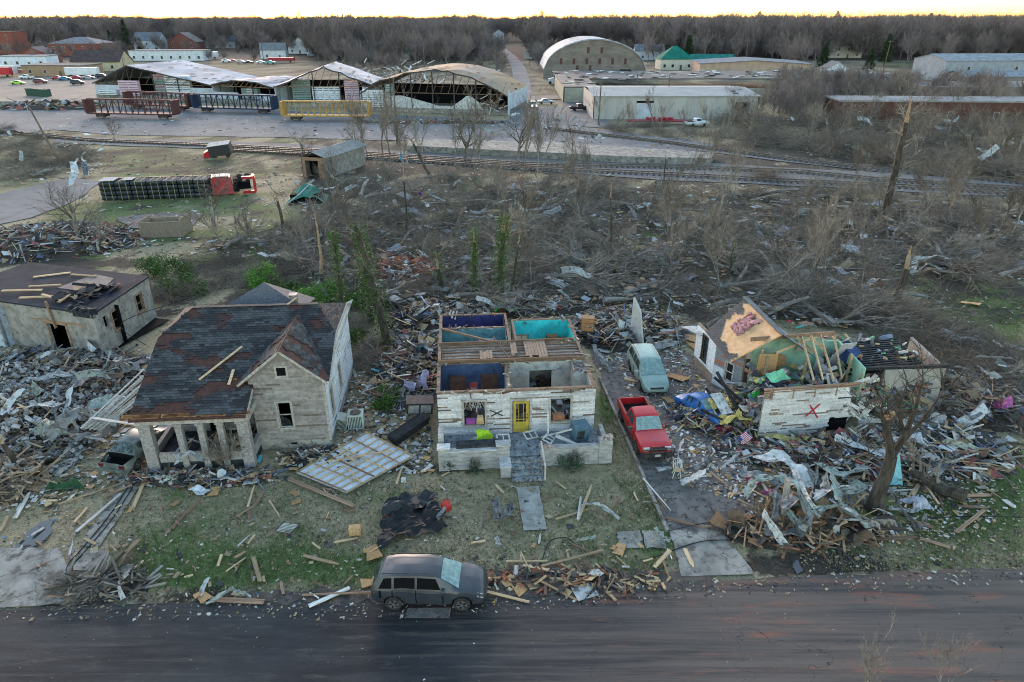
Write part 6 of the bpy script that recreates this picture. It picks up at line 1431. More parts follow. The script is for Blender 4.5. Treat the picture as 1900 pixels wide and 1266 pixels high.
# ================= trees =================
def rdir(d,ang,r):
    d=d.normalized(); a=d.cross(Vector((r.uniform(-1,1),r.uniform(-1,1),r.uniform(-1,1)))); 
    if a.length<1e-4:a=Vector((1,0,0))
    return (Matrix.Rotation(ang,3,a.normalized())@d).normalized()
def grow(mt_,mc,p,d,L,rad,lvl,mx,r,P):
    ns=5 if lvl==0 else 4 if lvl<mx else 3; pts=[p.copy()]; rs=[rad]; q=p.copy(); dd=d.copy(); t_end=P['tap'] if lvl else .55
    for i in range(ns):
        dd=rdir(dd,r.uniform(0,P['bend']),r); dd.z+=P['up']*(.5 if lvl else 0); dd.normalize(); q=q+dd*(L/ns); pts.append(q.copy()); rs.append(rad*(1-(1-t_end)*(i+1)/ns))
    (mt_ if lvl==0 else mc).tube(pts,rs,7 if lvl==0 else 5 if lvl==1 else 3,0,None,cap=lvl==0)
    if lvl<mx:
        n=P['n'][lvl]
        for k in range(n):
            f=r.uniform(.35 if lvl==0 else .2,1) if k else 1; i=min(ns-1,int(f*ns)); pos=pts[i].lerp(pts[i+1],f*ns-i); dirn=(pts[i+1]-pts[i]).normalized()
            grow(mt_,mc,pos,rdir(dirn,r.uniform(*P['ang']),r),L*r.uniform(.5,.85)*(P['l0'] if lvl==0 else 1),max(P['rmin'],rs[i]*r.uniform(.4,.65)),lvl+1,mx,r,P)
    for k in range(P['tw'] if lvl>=mx-1 else 0):
        f=r.random(); i=min(ns-1,int(f*ns)); pos=pts[i].lerp(pts[i+1],f*ns-i); dirn=rdir((pts[i+1]-pts[i]).normalized(),r.uniform(.2,1.0),r); dirn.z+=P['up']; dirn.normalize()
        s=dirn.cross(Vector((r.uniform(-1,1),r.uniform(-1,1),r.uniform(-1,1)))).normalized()*P['tww']; l=r.uniform(.5,1)*P['twl']
        mid=pos+dirn*l*.5+Vector((r.uniform(-1,1),r.uniform(-1,1),r.uniform(-1,1)))*l*.08
        mc.face([pos-s,pos+s,mid+s*.7]); mc.face([pos-s,mid+s*.7,mid-s*.7]); mc.face([mid-s*.7,mid+s*.7,pos+dirn*l])
PN=dict(n=[6,5,4],ang=(.4,.95),bend=.22,up=.12,tap=.35,tw=3,tww=.014,twl=1.3,rmin=.018,l0=.95)
PF=dict(n=[8,6,4],ang=(.35,.8),bend=.18,up=.22,tap=.35,tw=5,tww=.055,twl=2.0,rmin=.05,l0=1.05)
def tree_meshes(seed,H,rad,P,mx=3,mats=('bark','twig')):
    r=rng(seed); a,b=MB(),MB(); grow(a,b,Vector((0,0,-.1)),Vector((r.uniform(-.05,.05),r.uniform(-.05,.05),1)).normalized(),H*.45,rad,0,mx,r,P)
    o1=a.build('trunk',mt[mats[0]],link=False); o2=b.build('crown',mt[mats[1]],link=False)
    return o1.data,o2.data
def put_tree(ms,loc,rot,s,name,lab,cat='tree',grp=None):
    o=bpy.data.objects.new(name,None); COL.objects.link(o); o.location=loc; o.rotation_euler=rot; o.scale=(s,s,s); tag(o,lab,cat,grp)
    if name=='fallen_tree': o.scale=(s,s*.7,s)
    for nm,me in zip(('trunk','crown'),ms):
        c=bpy.data.objects.new(nm,me); COL.objects.link(c); c.parent=o
    return o
near=[tree_meshes(s,9,.27,PN) for s in (101,102,103,104,105,106)]
PS=dict(PN,n=[5,4,3],ang=(.2,.5),up=.25,twl=1.0,tw=5,tww=.012); sap=[tree_meshes(s,8,.09,PS) for s in (111,112,113,114)]
far=[tree_meshes(s,18,.32,PF,3,('bark_far','bark_far')) for s in (121,122,123,124,125)]
rT=rng(77)
def scat(obname,lab,poly,n,meshes,smin,smax,grp,tilt=.06,flat=False,name='bare_tree'):
    for i in range(n):
        x,y=samp(poly,rT); s=rT.uniform(smin,smax); az=rT.uniform(0,6.28)
        if flat: rot=(R(rT.uniform(74,92)),0,rT.gauss(1.2,1.1)); z=rT.uniform(.1,.7)
        else: rot=(rT.uniform(-tilt,tilt),rT.uniform(-tilt,tilt),az); z=-.1
        put_tree(rT.choice(meshes),G(x,y,z),rot,s,name,lab,'tree',grp)
MIDZ=[(560,345),(700,322),(1240,350),(1700,372),(1900,385),(1900,520),(1660,500),(1640,600),(1500,610),(1240,560),(1000,555),(740,560),(600,550),(540,480),(330,470),(380,440),(560,420)]
scat('','bare fallen tree tangled in the brush between houses and railway',MIDZ,170,near,.6,1.35,'fallen trees in the brush',flat=True,name='fallen_tree')
scat('','bare fallen tree in the brush along the right edge',[(1700,620),(1760,600),(1920,640),(1920,800),(1780,760),(1730,680)],9,near,.5,.8,'fallen trees along the right edge',flat=True,name='fallen_tree')
scat('','slim bare sapling standing in the middle brush',MIDZ,60,sap,.7,1.3,'slim saplings in the middle brush',.16,name='sapling')
scat('','bare tree standing behind the railway on the right',[(1330,205),(1500,235),(1900,250),(1900,335),(1700,320),(1500,285),(1340,250)],44,near+sap,.7,1.25,'bare trees behind the railway')
scat('','bare tree standing before the red brick wall building',[(1420,180),(1500,190),(1900,215),(1900,235),(1450,225)],20,near,.9,1.3,'bare trees before the brick building')
scat('','slim bare tree in front of the pale metal building',[(1090,240),(1330,245),(1400,262),(1150,255)],9,sap,.8,1.2,'slim trees before the metal building')
scat('','bare sapling near the loading platform',[(640,300),(880,330),(1040,330),(1000,300),(700,285)],16,sap,1.0,1.7,'saplings near the loading platform',.1,name='sapling')
for k,(px,py,s,rot,lab) in enumerate(((150,455,.95,(0,-.25,1),'bare many branched tree leaning left by the left rubble pile'),(398,418,.9,(0,-.08,2),'bare tree standing in front of the overturned trailer'),(185,470,.6,(.1,.1,3),'small bare tree right of the left rubble pile'),(212,265,.7,(0,0,4),'lone bare bushy tree between the yard and the rails'),(1060,300,1.0,(0,0,4),'bare tree rising over the loading platform'),(560,300,.7,(0,.1,.5),'bare tree beside the small outbuilding'),(655,295,.9,(0,-.05,.5),'bare tree behind the small grey outbuilding'),(960,300,1.2,(0,.12,.5),'tall bare tree in the middle behind the brush'),(862,300,1.2,(0,-.12,1.5),'tall bare tree left of the middle one behind the brush'))):
    put_tree(near[k%6] if k not in (4,) else sap[1],G(px,py,-.1),rot,s,'bare_tree',lab)
# near tree right of the road side, partly broken
r=rng(5)
def limb(m,pts,rs,n=8,ci=0): m.tube(pts,rs,n,ci)
bt=thing('broken_tree','thick dark trunked tree with broken bare limbs in front of the wrecked house','tree',G(1622,945))
m=MB(); limb(m,[(0,0,-.2),(.05,.1,1),(.25,.2,2.2),(.3,.3,3.1)],[.48,.36,.32,.28],12); m.build('trunk',mt['darkbark'],bt)
m=MB(); tips=[]
def bigl(pts,r0):
    n=len(pts); limb(m,pts,[r0*.85*(1-.72*i/(n-1)) for i in range(n)],6); return pts
for pts,r0 in (([(.3,.3,3),(-.1,.2,4.1),(-.5,.1,5.0),(-.55,.0,5.6)],.28),([(.3,.3,3),(.8,.5,4.2),(1.0,.6,5.6),(1.1,.8,7.2)],.24),([(.5,.4,3.5),(1.5,.7,4.8),(2.4,1.,6.4)],.16),([(-.4,.1,4.8),(-.9,0,5.6),(-1.0,.1,6.0)],.18),([(.2,.2,2.6),(-.8,.3,3.2),(-2.2,.3,3.0),(-3,.3,2.4)],.09),([(.8,.5,4.2),(.3,.8,5.5),(.5,1.,6.8)],.1)):
    bigl(pts,r0)
    for k in range(7):
        i=r.randrange(1,len(pts)); p=Vector(pts[i]); d=rdir(Vector((r.uniform(-1,1),r.uniform(-1,1),.6)),.3,r)
        grow(m,m,p,d,r.uniform(.7,1.8),.035,2,3,r,dict(PN,twl=.7,tw=6,tww=.01))
m.build('crown',mt['darkbark'],bt)
m=MB(); m.obox((-.55,0,5.65),.25,.2,.5,(.3,.3,0)); m.build('splintered_top',mt['snapped'],bt)
# mid snags
def snag(px,py,h,rad,lean,lab,ivy=0,pale=.25,name='snapped_tree',seed=1,br=3,lw=.5):
    r=rng(seed*7+px); t=thing(name,lab,'tree' ,G(px,py)); a=Vector((lean[0],lean[1],h)); m=MB()
    pts=[a*(i/5)+Vector((r.uniform(-.1,.1),r.uniform(-.1,.1),0))*(1 if i else 0) for i in range(6)]; pts[0].z=-.2; k=max(1,int(5*(1-pale)))
    m.tube(pts[:k+1],[rad*(1-.1*i) for i in range(k+1)],7); m.build('trunk',mt['darkbark'],t)
    if pale>0: m=MB(); m.tube(pts[k:],[rad*(1-.1*k)*(1-.75*i/max(1,5-k)) for i in range(6-k)],4); m.build('split_wood',mt['snapped'],t)
    m=MB()
    for q in range(br):
        f=r.uniform(.35,.95); grow(m,m,a*f,rdir(Vector((r.uniform(-1,1),r.uniform(-1,1),.5)),.2,r),r.uniform(.8,2.2),rad*.3,2,3,r,PN)
    if br: m.build('branches',mt['twig'],t)
    if ivy:
        m=MB()
        for q in range(ivy):
            f=r.random()**.8; c=a*f; an=r.uniform(0,6.28); rr=rad+lw*r.random()**1.5*(1.2-f*.6)*(.6+.8*abs(mn.noise(Vector((f*5,an,px))))); p=c+Vector((math.cos(an)*rr,math.sin(an)*rr,r.uniform(-.2,.2))); s=r.uniform(.05,.12)
            m.obox(p,s,s*1.2,.004,(r.uniform(-1,1),r.uniform(-1,1),r.uniform(0,3)))
        m.build('ivy',mt['leaf'],t)
    return t
snag(600,535,7.0,.2,(0,.5),'bare snapped trunk with long pale splintered top above the shingled house',pale=.75,br=2)
snag(722,650,9.5,.34,(-1.9,1.5),'big ivy clad trunk leaning left beside the roofless house',1500,0,seed=2,br=6,lw=.8)
snag(640,600,7.5,.2,(-.4,1),'slender ivy clad trunk behind the shingled house chimney',1100,0,seed=3,br=4,lw=.7)
snag(690,600,5.5,.22,(-.6,1),'short ivy covered trunk right of the shingled house',1300,0,seed=4,br=3,lw=1.0)
snag(880,556,6.5,.2,(.1,.3),'straight ivy covered snag behind the roofless house, left one',900,.15,seed=5,br=4,lw=.4)
snag(926,565,8.0,.3,(.5,.5),'tallest ivy covered trunk behind the roofless house',1500,.12,seed=6,br=7,lw=.6)
snag(945,560,6.5,.14,(1.0,1),'thin leaning trunk beside the tallest ivy trunk',200,.2,seed=7)
snag(1640,410,14.5,.5,(.3,1),'very tall thick broken trunk with forked splintered top by the railway',0,.1,seed=8,br=12)
snag(1662,560,5.0,.38,(.5,.4),'thick snapped trunk with torn brown top beside the right lawn',0,.35,seed=9,br=4)
snag(1350,520,4.2,.1,(.1,0),'thin snapped stem beside the white crumpled pipe',60,.2,seed=10)
snag(1070,395,5,.15,(0,0),'pale topped snapped stem in the upper middle brush',0,.4,seed=11); snag(1133,480,8,.13,(-.4,0),'long thin snag in the middle brush left of the wrecked house',0,.1,seed=12)
snag(755,440,8,.14,(.2,0),'thin dark snag above the red timber pile',0,.1,seed=13); snag(530,452,6,.22,(-.3,0),'dark stump trunk in front of the green tarpaulin',0,.2,seed=14)
snag(40,880,2.6,.2,(-.3,0),'short brown wooden post rising from the rubble at the left edge',0,.2,br=0,name='wooden_post')
snag(820,545,4,.25,(-.3,0),'short mossy snapped trunk above the roofless house',300,.3,seed=16); snag(800,330,6.5,.28,(-3.2,0),'long trunk leaning steeply left near the platform',0,.2,seed=17,br=5)
snag(1230,345,5,.12,(.1,0),'thin post like snag by the tracks, right of centre',0,.1,seed=19,br=1);snag(930,470,5,.2,(1.4,0),'broken forked trunk with pale top in the centre of the brush',0,.45,seed=18)
# fallen log with root end, fallen trunk strewn
for (p,q,r0,lab) in (((1690,878,.5),(1790,925,.45),.36,'thick fallen log with torn root end on the right lawn'),((1290,420,1.6),(1370,470,.6),.2,'pale bare fallen trunk in the middle right brush'),((1300,470,1.8),(1365,505,.5),.16,'pale branching fallen limb above the curved white pipe'),((1120,470,.7),(1180,420,2.2),.14,'curved fallen limb with torn brown end in the brush'),((1440,400,1.4),(1520,430,.4),.14,'pale fallen limb near the tracks on the right'),((820,405,.6),(1020,400,.5),.12,'long pale fallen limb stretching across the centre brush'),((760,470,1.0),(830,530,.3),.2,'thick tan fallen trunk above the red timber pile'),((600,1010,.2),(600,1011,.2),.01,None)):
    if not lab: continue
    a=G(p[0],p[1],p[2]);b=G(q[0],q[1],q[2]); t=thing('fallen_log',lab,'log',a); d=b-a; m=MB(); m.tube([d*(i/5)+Vector((0,0,.15*math.sin(i*1.7))) for i in range(6)],[r0*(.6+.4*i/5) for i in range(6)],8); m.build('trunk',mt['darkbark'] if 'root' in lab else mt['bark'],t)
    m=MB(); r=rng(p[0])
    for k in range(5): grow(m,m,d*r.uniform(0,.6),rdir(Vector((r.uniform(-1,1),r.uniform(-1,1),.6)),.2,r),r.uniform(.6,1.6),r0*.3,2,3,r,PN)
    m.build('branches',mt['twig'],t)
# bushes
def bush(px,py,rx,h,n,lab,name='bush',leaf='leaf',stems=8,ls=.07,z=0):
    r=rng(px*3+py); t=thing(name,lab,'bush',G(px,py,z)); m=MB()
    for k in range(stems): grow(m,m,Vector((0,0,0)),rdir(Vector((0,0,1)),r.uniform(.1,.8),r),h*.7,.03,2,3,r,dict(PN,twl=h*.35,tw=8 if leaf is None else 4,up=.1))
    m.build('stems',mt['twig'],t)
    if leaf:
        m=MB()
        cl=[(r.uniform(-1,1),r.uniform(-1,1),r.uniform(.15,1)) for _ in range(14)]
        for k in range(n):
            c=r.choice(cl); p=Vector((c[0]*rx*.75+r.gauss(0,rx*.2),c[1]*rx*.75+r.gauss(0,rx*.2),max(.02,c[2]*h*.85+r.gauss(0,h*.13)))); s=r.uniform(.5,1.3)*ls; m.obox(p,s,s*1.3,.004,(r.uniform(-1.2,1.2),r.uniform(-1.2,1.2),r.uniform(0,3)))
        m.build('leaves',mt[leaf],t)
mt['leafbright']=M('leaf_bright',(.05,.15,.015),(.13,.28,.04),5,.7)
bush(484,535,1.5,2.4,2600,'bright green rounded bush behind the shingled house','bush','leafbright',ls=.1)
bush(300,520,2.6,2.0,2600,'green leafy fallen crown spilling beside the block building','bush',ls=.1); bush(350,545,2.0,1.6,1800,'dark green vine mound against the shingled house roof','bush',ls=.1)
bush(600,560,2.2,1.6,2000,'green vine mound behind the rear roof','bush','leafbright',ls=.1); bush(680,560,2.4,1.5,2000,'wide vine mound left of the leaning ivy trunk',ls=.1); bush(650,640,1.2,1.2,1000,'low ivy mound beside the white side wall',ls=.09);bush(540,545,2.,1.3,1500,'green vine patch right of the bright bush',ls=.1)
bush(720,752,1.0,1.3,1600,'leafy green shrub between the two front houses',ls=.08)
mt['cedar']=M('cedar_leaf',(.025,.05,.03),(.06,.1,.06),6,.8)
bush(1062,868,.85,1.0,1500,'dark green shrub before the right porch wall','shrub','cedar',ls=.05); bush(880,872,.4,.9,600,'small dark green shrub before the left porch wall','shrub','cedar',ls=.045); bush(830,872,.22,.8,350,'narrow upright green shrub at the left porch corner','shrub','cedar',ls=.04)
bush(440,862,1.4,2.0,0,'bare twiggy bush in front of the brick porch','bare_bush',None,14); bush(415,870,1.0,1.5,0,'smaller bare bush at the porch pillars','bare_bush',None,9)
for (px,py,h) in ((1595,1325,4.2),(1735,1330,3.6)):
    put_tree(sap[px%3],G(px,py,0),(0,.05,px),h/8.5,'sapling','thin bare sapling at the bottom edge right of the street, %s one'%('left' if px<1700 else 'right'))
mt['vine']=M('vine_brown',(.12,.085,.06),(.23,.175,.13),2,.95)
def clump(seed,Rr,h,n,tw,rad,mat='twig'):
    r=rng(seed); m=MB()
    for k in range(n):
        p=Vector((r.gauss(0,Rr*.45),r.gauss(0,Rr*.45),r.random()**1.6*h*.6)); an=r.uniform(0,6.28); d=Vector((math.cos(an),math.sin(an),r.uniform(-.1,.9))).normalized(); L=r.uniform(.8,2.8)*Rr*.5; q=p.copy(); pts=[p]
        for i in range(4): d=rdir(d,r.uniform(0,.4),r); d.z-=.08; q=q+d*L/4; pts.append(q.copy())
        rr=rad*r.uniform(.3,1.3); m.tube(pts,[rr,rr*.85,rr*.6,rr*.4,rr*.15],3,0,None,False)
        for i in range(tw):
            j=r.randrange(1,5); pos=pts[j]; dd=rdir(d,r.uniform(.3,1.2),r); s=dd.cross(Vector((r.random(),r.random(),r.random()))).normalized()*rad*.45; m.face([pos-s,pos+s,pos+dd*r.uniform(.3,.9)])
    return m.build('brush_clump',mt[mat],link=False)
vh=[clump(21+k,1.6,1.7,330,4,.017,'vine').data for k in range(2)]
for k,(px,py,s,lab) in enumerate(((1455,500,1.1,'brown vine heap in the brush above the wrecked house'),(1500,560,1.5,'large matted brown vine mound behind the orange roof deck'),(1570,555,1.4,'brown vine mound left of the snapped trunk'),(1630,580,1.6,'biggest vine mound below the snapped trunk'),(1690,600,1.3,'brown vine mound at the corner of the right lawn'),(1740,640,1.2,'tangled vine mound at the right of the black joists'),(1400,545,1.0,'low vine mound behind the left wing'),(1000,500,1.2,'grey brown vine mound in the centre brush'),(1790,680,1.1,'brown vine mound on the right edge wreckage'),(1420,330,1.4,'vine mound beside the rails on the right'))):
    t=thing('vine_mound',lab,'vine mound',G(px,py),k); o=bpy.data.objects.new('vines',vh[k%2]); COL.objects.link(o); o.parent=t; t.scale=(s*1.15,s*1.15,s*.8)
# ---- brush and woodland as instanced stuff ----
def gn_scatter(name,pts,srcs,scales,lab=None):
    "one stuff object: points of a mesh instance the sources (picked by index)"
    me=bpy.data.meshes.new(name); me.from_pydata([tuple(p) for p in pts],[],[])
    a=me.attributes.new('sc','FLOAT','POINT'); a.data.foreach_set('value',scales)
    rr=rng(len(pts)); b=me.attributes.new('rot','FLOAT_VECTOR','POINT'); b.data.foreach_set('vector',[v for _ in pts for v in (rr.uniform(-.12,.12),rr.uniform(-.12,.12),rr.uniform(0,6.28))])
    k=me.attributes.new('pick','INT','POINT'); k.data.foreach_set('value',[rr.randrange(len(srcs)) for _ in pts])
    o=bpy.data.objects.new(name,me); COL.objects.link(o); tag(o,lab,kind='stuff')
    ng=bpy.data.node_groups.new(name,'GeometryNodeTree'); ng.interface.new_socket('Geometry',in_out='INPUT',socket_type='NodeSocketGeometry'); ng.interface.new_socket('Geometry',in_out='OUTPUT',socket_type='NodeSocketGeometry')
    N=ng.nodes;L=ng.links; gi=N.new('NodeGroupInput'); go=N.new('NodeGroupOutput'); ip=N.new('GeometryNodeInstanceOnPoints'); mp=N.new('GeometryNodeMeshToPoints'); L.new(gi.outputs[0],mp.inputs[0]); L.new(mp.outputs[0],ip.inputs['Points'])
    ji=N.new('GeometryNodeGeometryToInstance')
    for s in reversed(srcs):
        oi=N.new('GeometryNodeObjectInfo'); oi.inputs['Object'].default_value=s; L.new(oi.outputs['Geometry'],ji.inputs[0])
    L.new(ji.outputs[0],ip.inputs['Instance']); ip.inputs['Pick Instance'].default_value=True
    for an,tp,sock in (('sc','FLOAT','Scale'),('rot','FLOAT_VECTOR','Rotation'),('pick','INT','Instance Index')):
        na=N.new('GeometryNodeInputNamedAttribute'); na.data_type=tp; na.inputs[0].default_value=an; L.new(na.outputs[0],ip.inputs[sock])
    L.new(ip.outputs[0],go.inputs[0]); md=o.modifiers.new('scatter','NODES'); md.node_group=ng
    return o
cl=[clump(1,2.2,1.6,110,3,.03),clump(2,2.2,1.3,140,2,.022),clump(3,1.8,1.0,90,3,.035),clump(4,2.0,2.0,130,3,.018,'vine')]
pts=[];ss=[]
def addp(poly,n,s0,s1):
    for _ in range(n):
        x,y=samp(poly,rT); pts.append(G(x,y,-.05)); ss.append(rT.uniform(s0,s1))
addp(MIDZ,600,.4,1.1); addp([(0,225),(190,252),(180,300),(60,340),(0,350)],45,.7,1.3); addp([(1330,205),(1900,215),(1900,335),(1700,320),(1500,285),(1330,255)],170,1.,2.0)
addp([(1690,600),(1900,640),(1900,800),(1770,740)],45,.4,.9); addp([(1460,540),(1680,560),(1720,640),(1640,640),(1500,600)],20,.5,.8); addp([(230,490),(560,470),(560,540),(300,560)],30,.5,1.); addp([(640,560),(740,560),(740,700),(660,690)],22,.4,.8); addp([(90,1085),(130,1130),(280,1050),(240,1045)],10,.2,.4);addp([(0,870),(60,870),(20,930),(0,930)],8,.3,.5)
addp([(1090,232),(1330,236),(1340,262),(1130,248)],26,.6,1.2)
gn_scatter('brush',pts,cl,ss,'tangled bare brush and broken branches')
cv=[clump(11,.6,.9,60,3,.016,'vine')]
# vine heap mounds beside the snapped trunk
# distant woodland
fsrc=[]
for a,b in far:
    o=bpy.data.objects.new('far_crown',b); fsrc.append(o)
EXC=[(925,82,14),(1563,110,16),(560,100,14),(508,108,14),(310,110,30),(140,104,26)]
pts=[];ss=[]
for k in range(8500):
    Y=425*math.exp(rT.random()**1.2*1.3); x=rT.uniform(-.86,.86)*Y; px,py=proj(x,Y)
    if py>78 and (any(abs(px-a)<c for a,b,c in EXC) or 900<px<975): continue
    if py>92 and (px<560 or 1000<px<1200): continue
    if abs(px-955)<14 and py>50 and rT.random()<.6: continue
    pts.append((x,Y,-.5)); ss.append(rT.uniform(.85,1.25)*(1+.2*mn.noise(Vector((x*.01,Y*.01,0)))))
for poly,n,a,b in (([(1430,158),(1560,165),(1900,188),(1900,208),(1500,196),(1440,176)],110,.3,.48),([(560,96),(900,92),(930,118),(820,130),(600,122)],120,.55,.9),([(1200,92),(1540,95),(1540,120),(1330,117),(1200,108)],90,.5,.8),([(1600,90),(1900,88),(1900,108),(1760,112),(1600,100)],80,.5,.75),([(0,84),(560,82),(560,90),(0,90)],110,.5,.85),([(1420,200),(1480,190),(1560,215),(1440,235)],30,.35,.5),([(985,100),(1003,100),(1003,135),(988,125)],10,.4,.6),([(200,92),(240,92),(240,112),(200,118)],12,.35,.5),([(0,98),(560,98),(560,106),(240,106),(0,112)],34,.35,.6),([(60,110),(130,112),(130,124),(60,124)],5,.4,.5),([(380,112),(480,122),(470,128),(360,122)],4,.35,.45),([(600,120),(760,128),(760,140),(620,134)],26,.35,.5)):
    for _ in range(n):
        x,y=samp(poly,rT); pts.append(G(x,y,-.3)); ss.append(rT.uniform(a,b))
gn_scatter('woodland',pts,fsrc,ss,'far bare winter woodland reaching to the horizon')
def farset(lab,poly,n,s0,s1,grp):
    for _ in range(n):
        x,y=samp(poly,rT); put_tree(rT.choice(far),G(x,y,-.2),(0,0,rT.uniform(0,6)),rT.uniform(s0,s1),'bare_tree',lab,'tree',grp)
farset('bare tree in the wood behind the rusty arched warehouse',[(590,100),(900,95),(900,125),(840,135),(640,130),(590,115)],46,.6,.9,'bare trees behind the arched warehouse')
farset('bare tree in the wood right of the hangar',[(1200,85),(1530,88),(1530,125),(1480,140),(1430,130),(1330,120),(1200,118)],44,.55,.85,'bare trees right of the hangar')
farset('bare tree in the wood above the grey metal shed',[(1620,85),(1900,85),(1900,110),(1745,130),(1620,112)],40,.6,.9,'bare trees above the grey metal shed')
farset('bare tree among the houses of the left district',[(0,86),(540,84),(600,92),(470,100),(250,98),(100,95),(0,95)],28,.5,.8,'bare trees among the left houses')
farset('bare tree between the flat black roof and the brick works',[(1430,165),(1560,170),(1900,185),(1900,195),(1500,188)],16,.35,.5,'bare trees behind the brick works')
farset('bare tree beside the upper far road',[(985,95),(1005,100),(1010,120),(990,112)],6,.5,.7,'bare trees beside the far road'); farset('bare tree on the far road lawn',[(880,120),(935,118),(930,150),(890,145)],8,.4,.6,'bare trees on the far road lawn')
# evergreens
def pine_mesh(seed,H,Rr,cone):
    r=rng(seed); a,b=MB(),MB(); a.tube([(0,0,-.2),(0,0,H*.8)],[.3,.12],6)
    for k in range(1500):
        f=r.random(); z=H*(.12+.88*f) if cone else H*(.45+.5*f); w_=(Rr*(1-f)**.8+.3) if cone else Rr*math.sqrt(max(.05,1-(2*f-1)**2)); an=r.uniform(0,6.28); rr_=w_*math.sqrt(r.random())*(.7+.5*mn.noise(Vector((f*4,an,seed))))
        s=r.uniform(.3,.8); b.obox((math.cos(an)*rr_,math.sin(an)*rr_,z),s,s*.5,.02,(r.uniform(-.7,.7),r.uniform(-.7,.7),an))
    return a.build('trunk',mt['bark_far'],link=False).data,b.build('crown',mt['pine'],link=False).data
pn=[pine_mesh(1,15,4.5,True),pine_mesh(2,21,4.5,False),pine_mesh(3,9,3,True)]
farset('bare tree beside the left district street',[(0,92),(560,92),(560,100),(330,97),(0,100)],26,.45,.75,'bare trees on the left district street')
for px,py,k,s,lab in ((238,92,0,1.35,'tall dark cedar above the long white building'),(208,92,0,.9,'dark cedar left of the tallest one'),(263,98,2,1.0,'small rounded evergreen below the tall cedar'),(185,96,2,1.1,'dark evergreen behind the church hall'),(560,70,1,1.3,'broad pine breaking the skyline left of centre'),(740,84,0,1.2,'dark green cedar above the collapsed timbers'),(1005,60,1,1.45,'pine crown standing out above the skyline at centre'),(1405,60,1,1.4,'wide pine on the skyline right of the hangar'),(1548,62,1,1.4,'dense pine on the skyline above the two storey house'),(1720,62,1,1.3,'dark pine group on the right skyline'),(1735,60,1,1.2,'second pine of the right skyline group'),(1470,90,0,1.0,'cedar below the skyline right of centre'),(1640,122,2,1.6,'dark evergreen shrubby tree on the green rise'),(1525,130,2,1.3,'evergreen beside the white cottage'),(1275,118,2,1.5,'dark round evergreen beside the teal pavilion'),(1440,80,0,1.0,'cedar above the peach hall'),(858,82,0,1.0,'cedar left of the far road in the wood'),(1610,135,2,1.1,'evergreen left of the shrubby one on the rise')):
    put_tree(pn[k],G(px,py),(0,0,px),s,'evergreen_tree',lab)
# ================= debris =================
rX=rng(909)
def link(name,me,loc,rot,sc_=1,lab=None,cat=None,grp=None):
    o=bpy.data.objects.new(name,me); COL.objects.link(o); o.location=loc; o.rotation_euler=rot; o.scale=(sc_,)*3 if not hasattr(sc_,'__len__') else sc_; tag(o,lab,cat,grp); return o
PM={}
for nm in ('lumber','oldwood','whitewood'):
    L=[]
    for k in range(4):
        m=MB(); r=rng(k+3); w_=.09 if k<2 else .19; n=5; e=r.uniform(-.06,.06)
        for i in range(n):
            a,b=-.5+i/n,-.5+(i+1)/n; wa=w_; wb=w_*(.35 if i==n-1 and k%2 else 1); z0=e*math.sin(a*3);z1=e*math.sin(b*3)
            m.hexa([(a,-wa/2,z0),(b,-wb/2,z1),(b,wb/2,z1),(a,wa/2,z0),(a,-wa/2,z0+.045),(b,-wb/2,z1+.045),(b,wb/2,z1+.045),(a,wa/2,z0+.045)])
        L.append(m.build('plank',mt[nm],link=False).data)
    PM[nm]=L
def plankpx(p,q,wd,kind,lab,grp,z=.04,z2=None):
    a=G(p[0],p[1],z);b=G(q[0],q[1],z if z2 is None else z2); d=b-a; L=d.length; k=rX.randrange(2) if wd<.13 else 2+rX.randrange(2)
    return link('plank',PM[kind][k],(a+b)/2,(0,-math.atan2(d.z,math.hypot(d.x,d.y)),math.atan2(d.y,d.x)),(L,wd/(.09 if k<2 else .19),1),lab,'plank',grp)
LAWN={'lumber':('pale raw plank lying on the front lawns or street edge','pale planks on the front lawns'),'oldwood':('brown weathered plank lying on the front lawns or street edge','brown planks on the front lawns'),'whitewood':('white painted plank lying on the front lawns or street edge','white planks on the front lawns')}
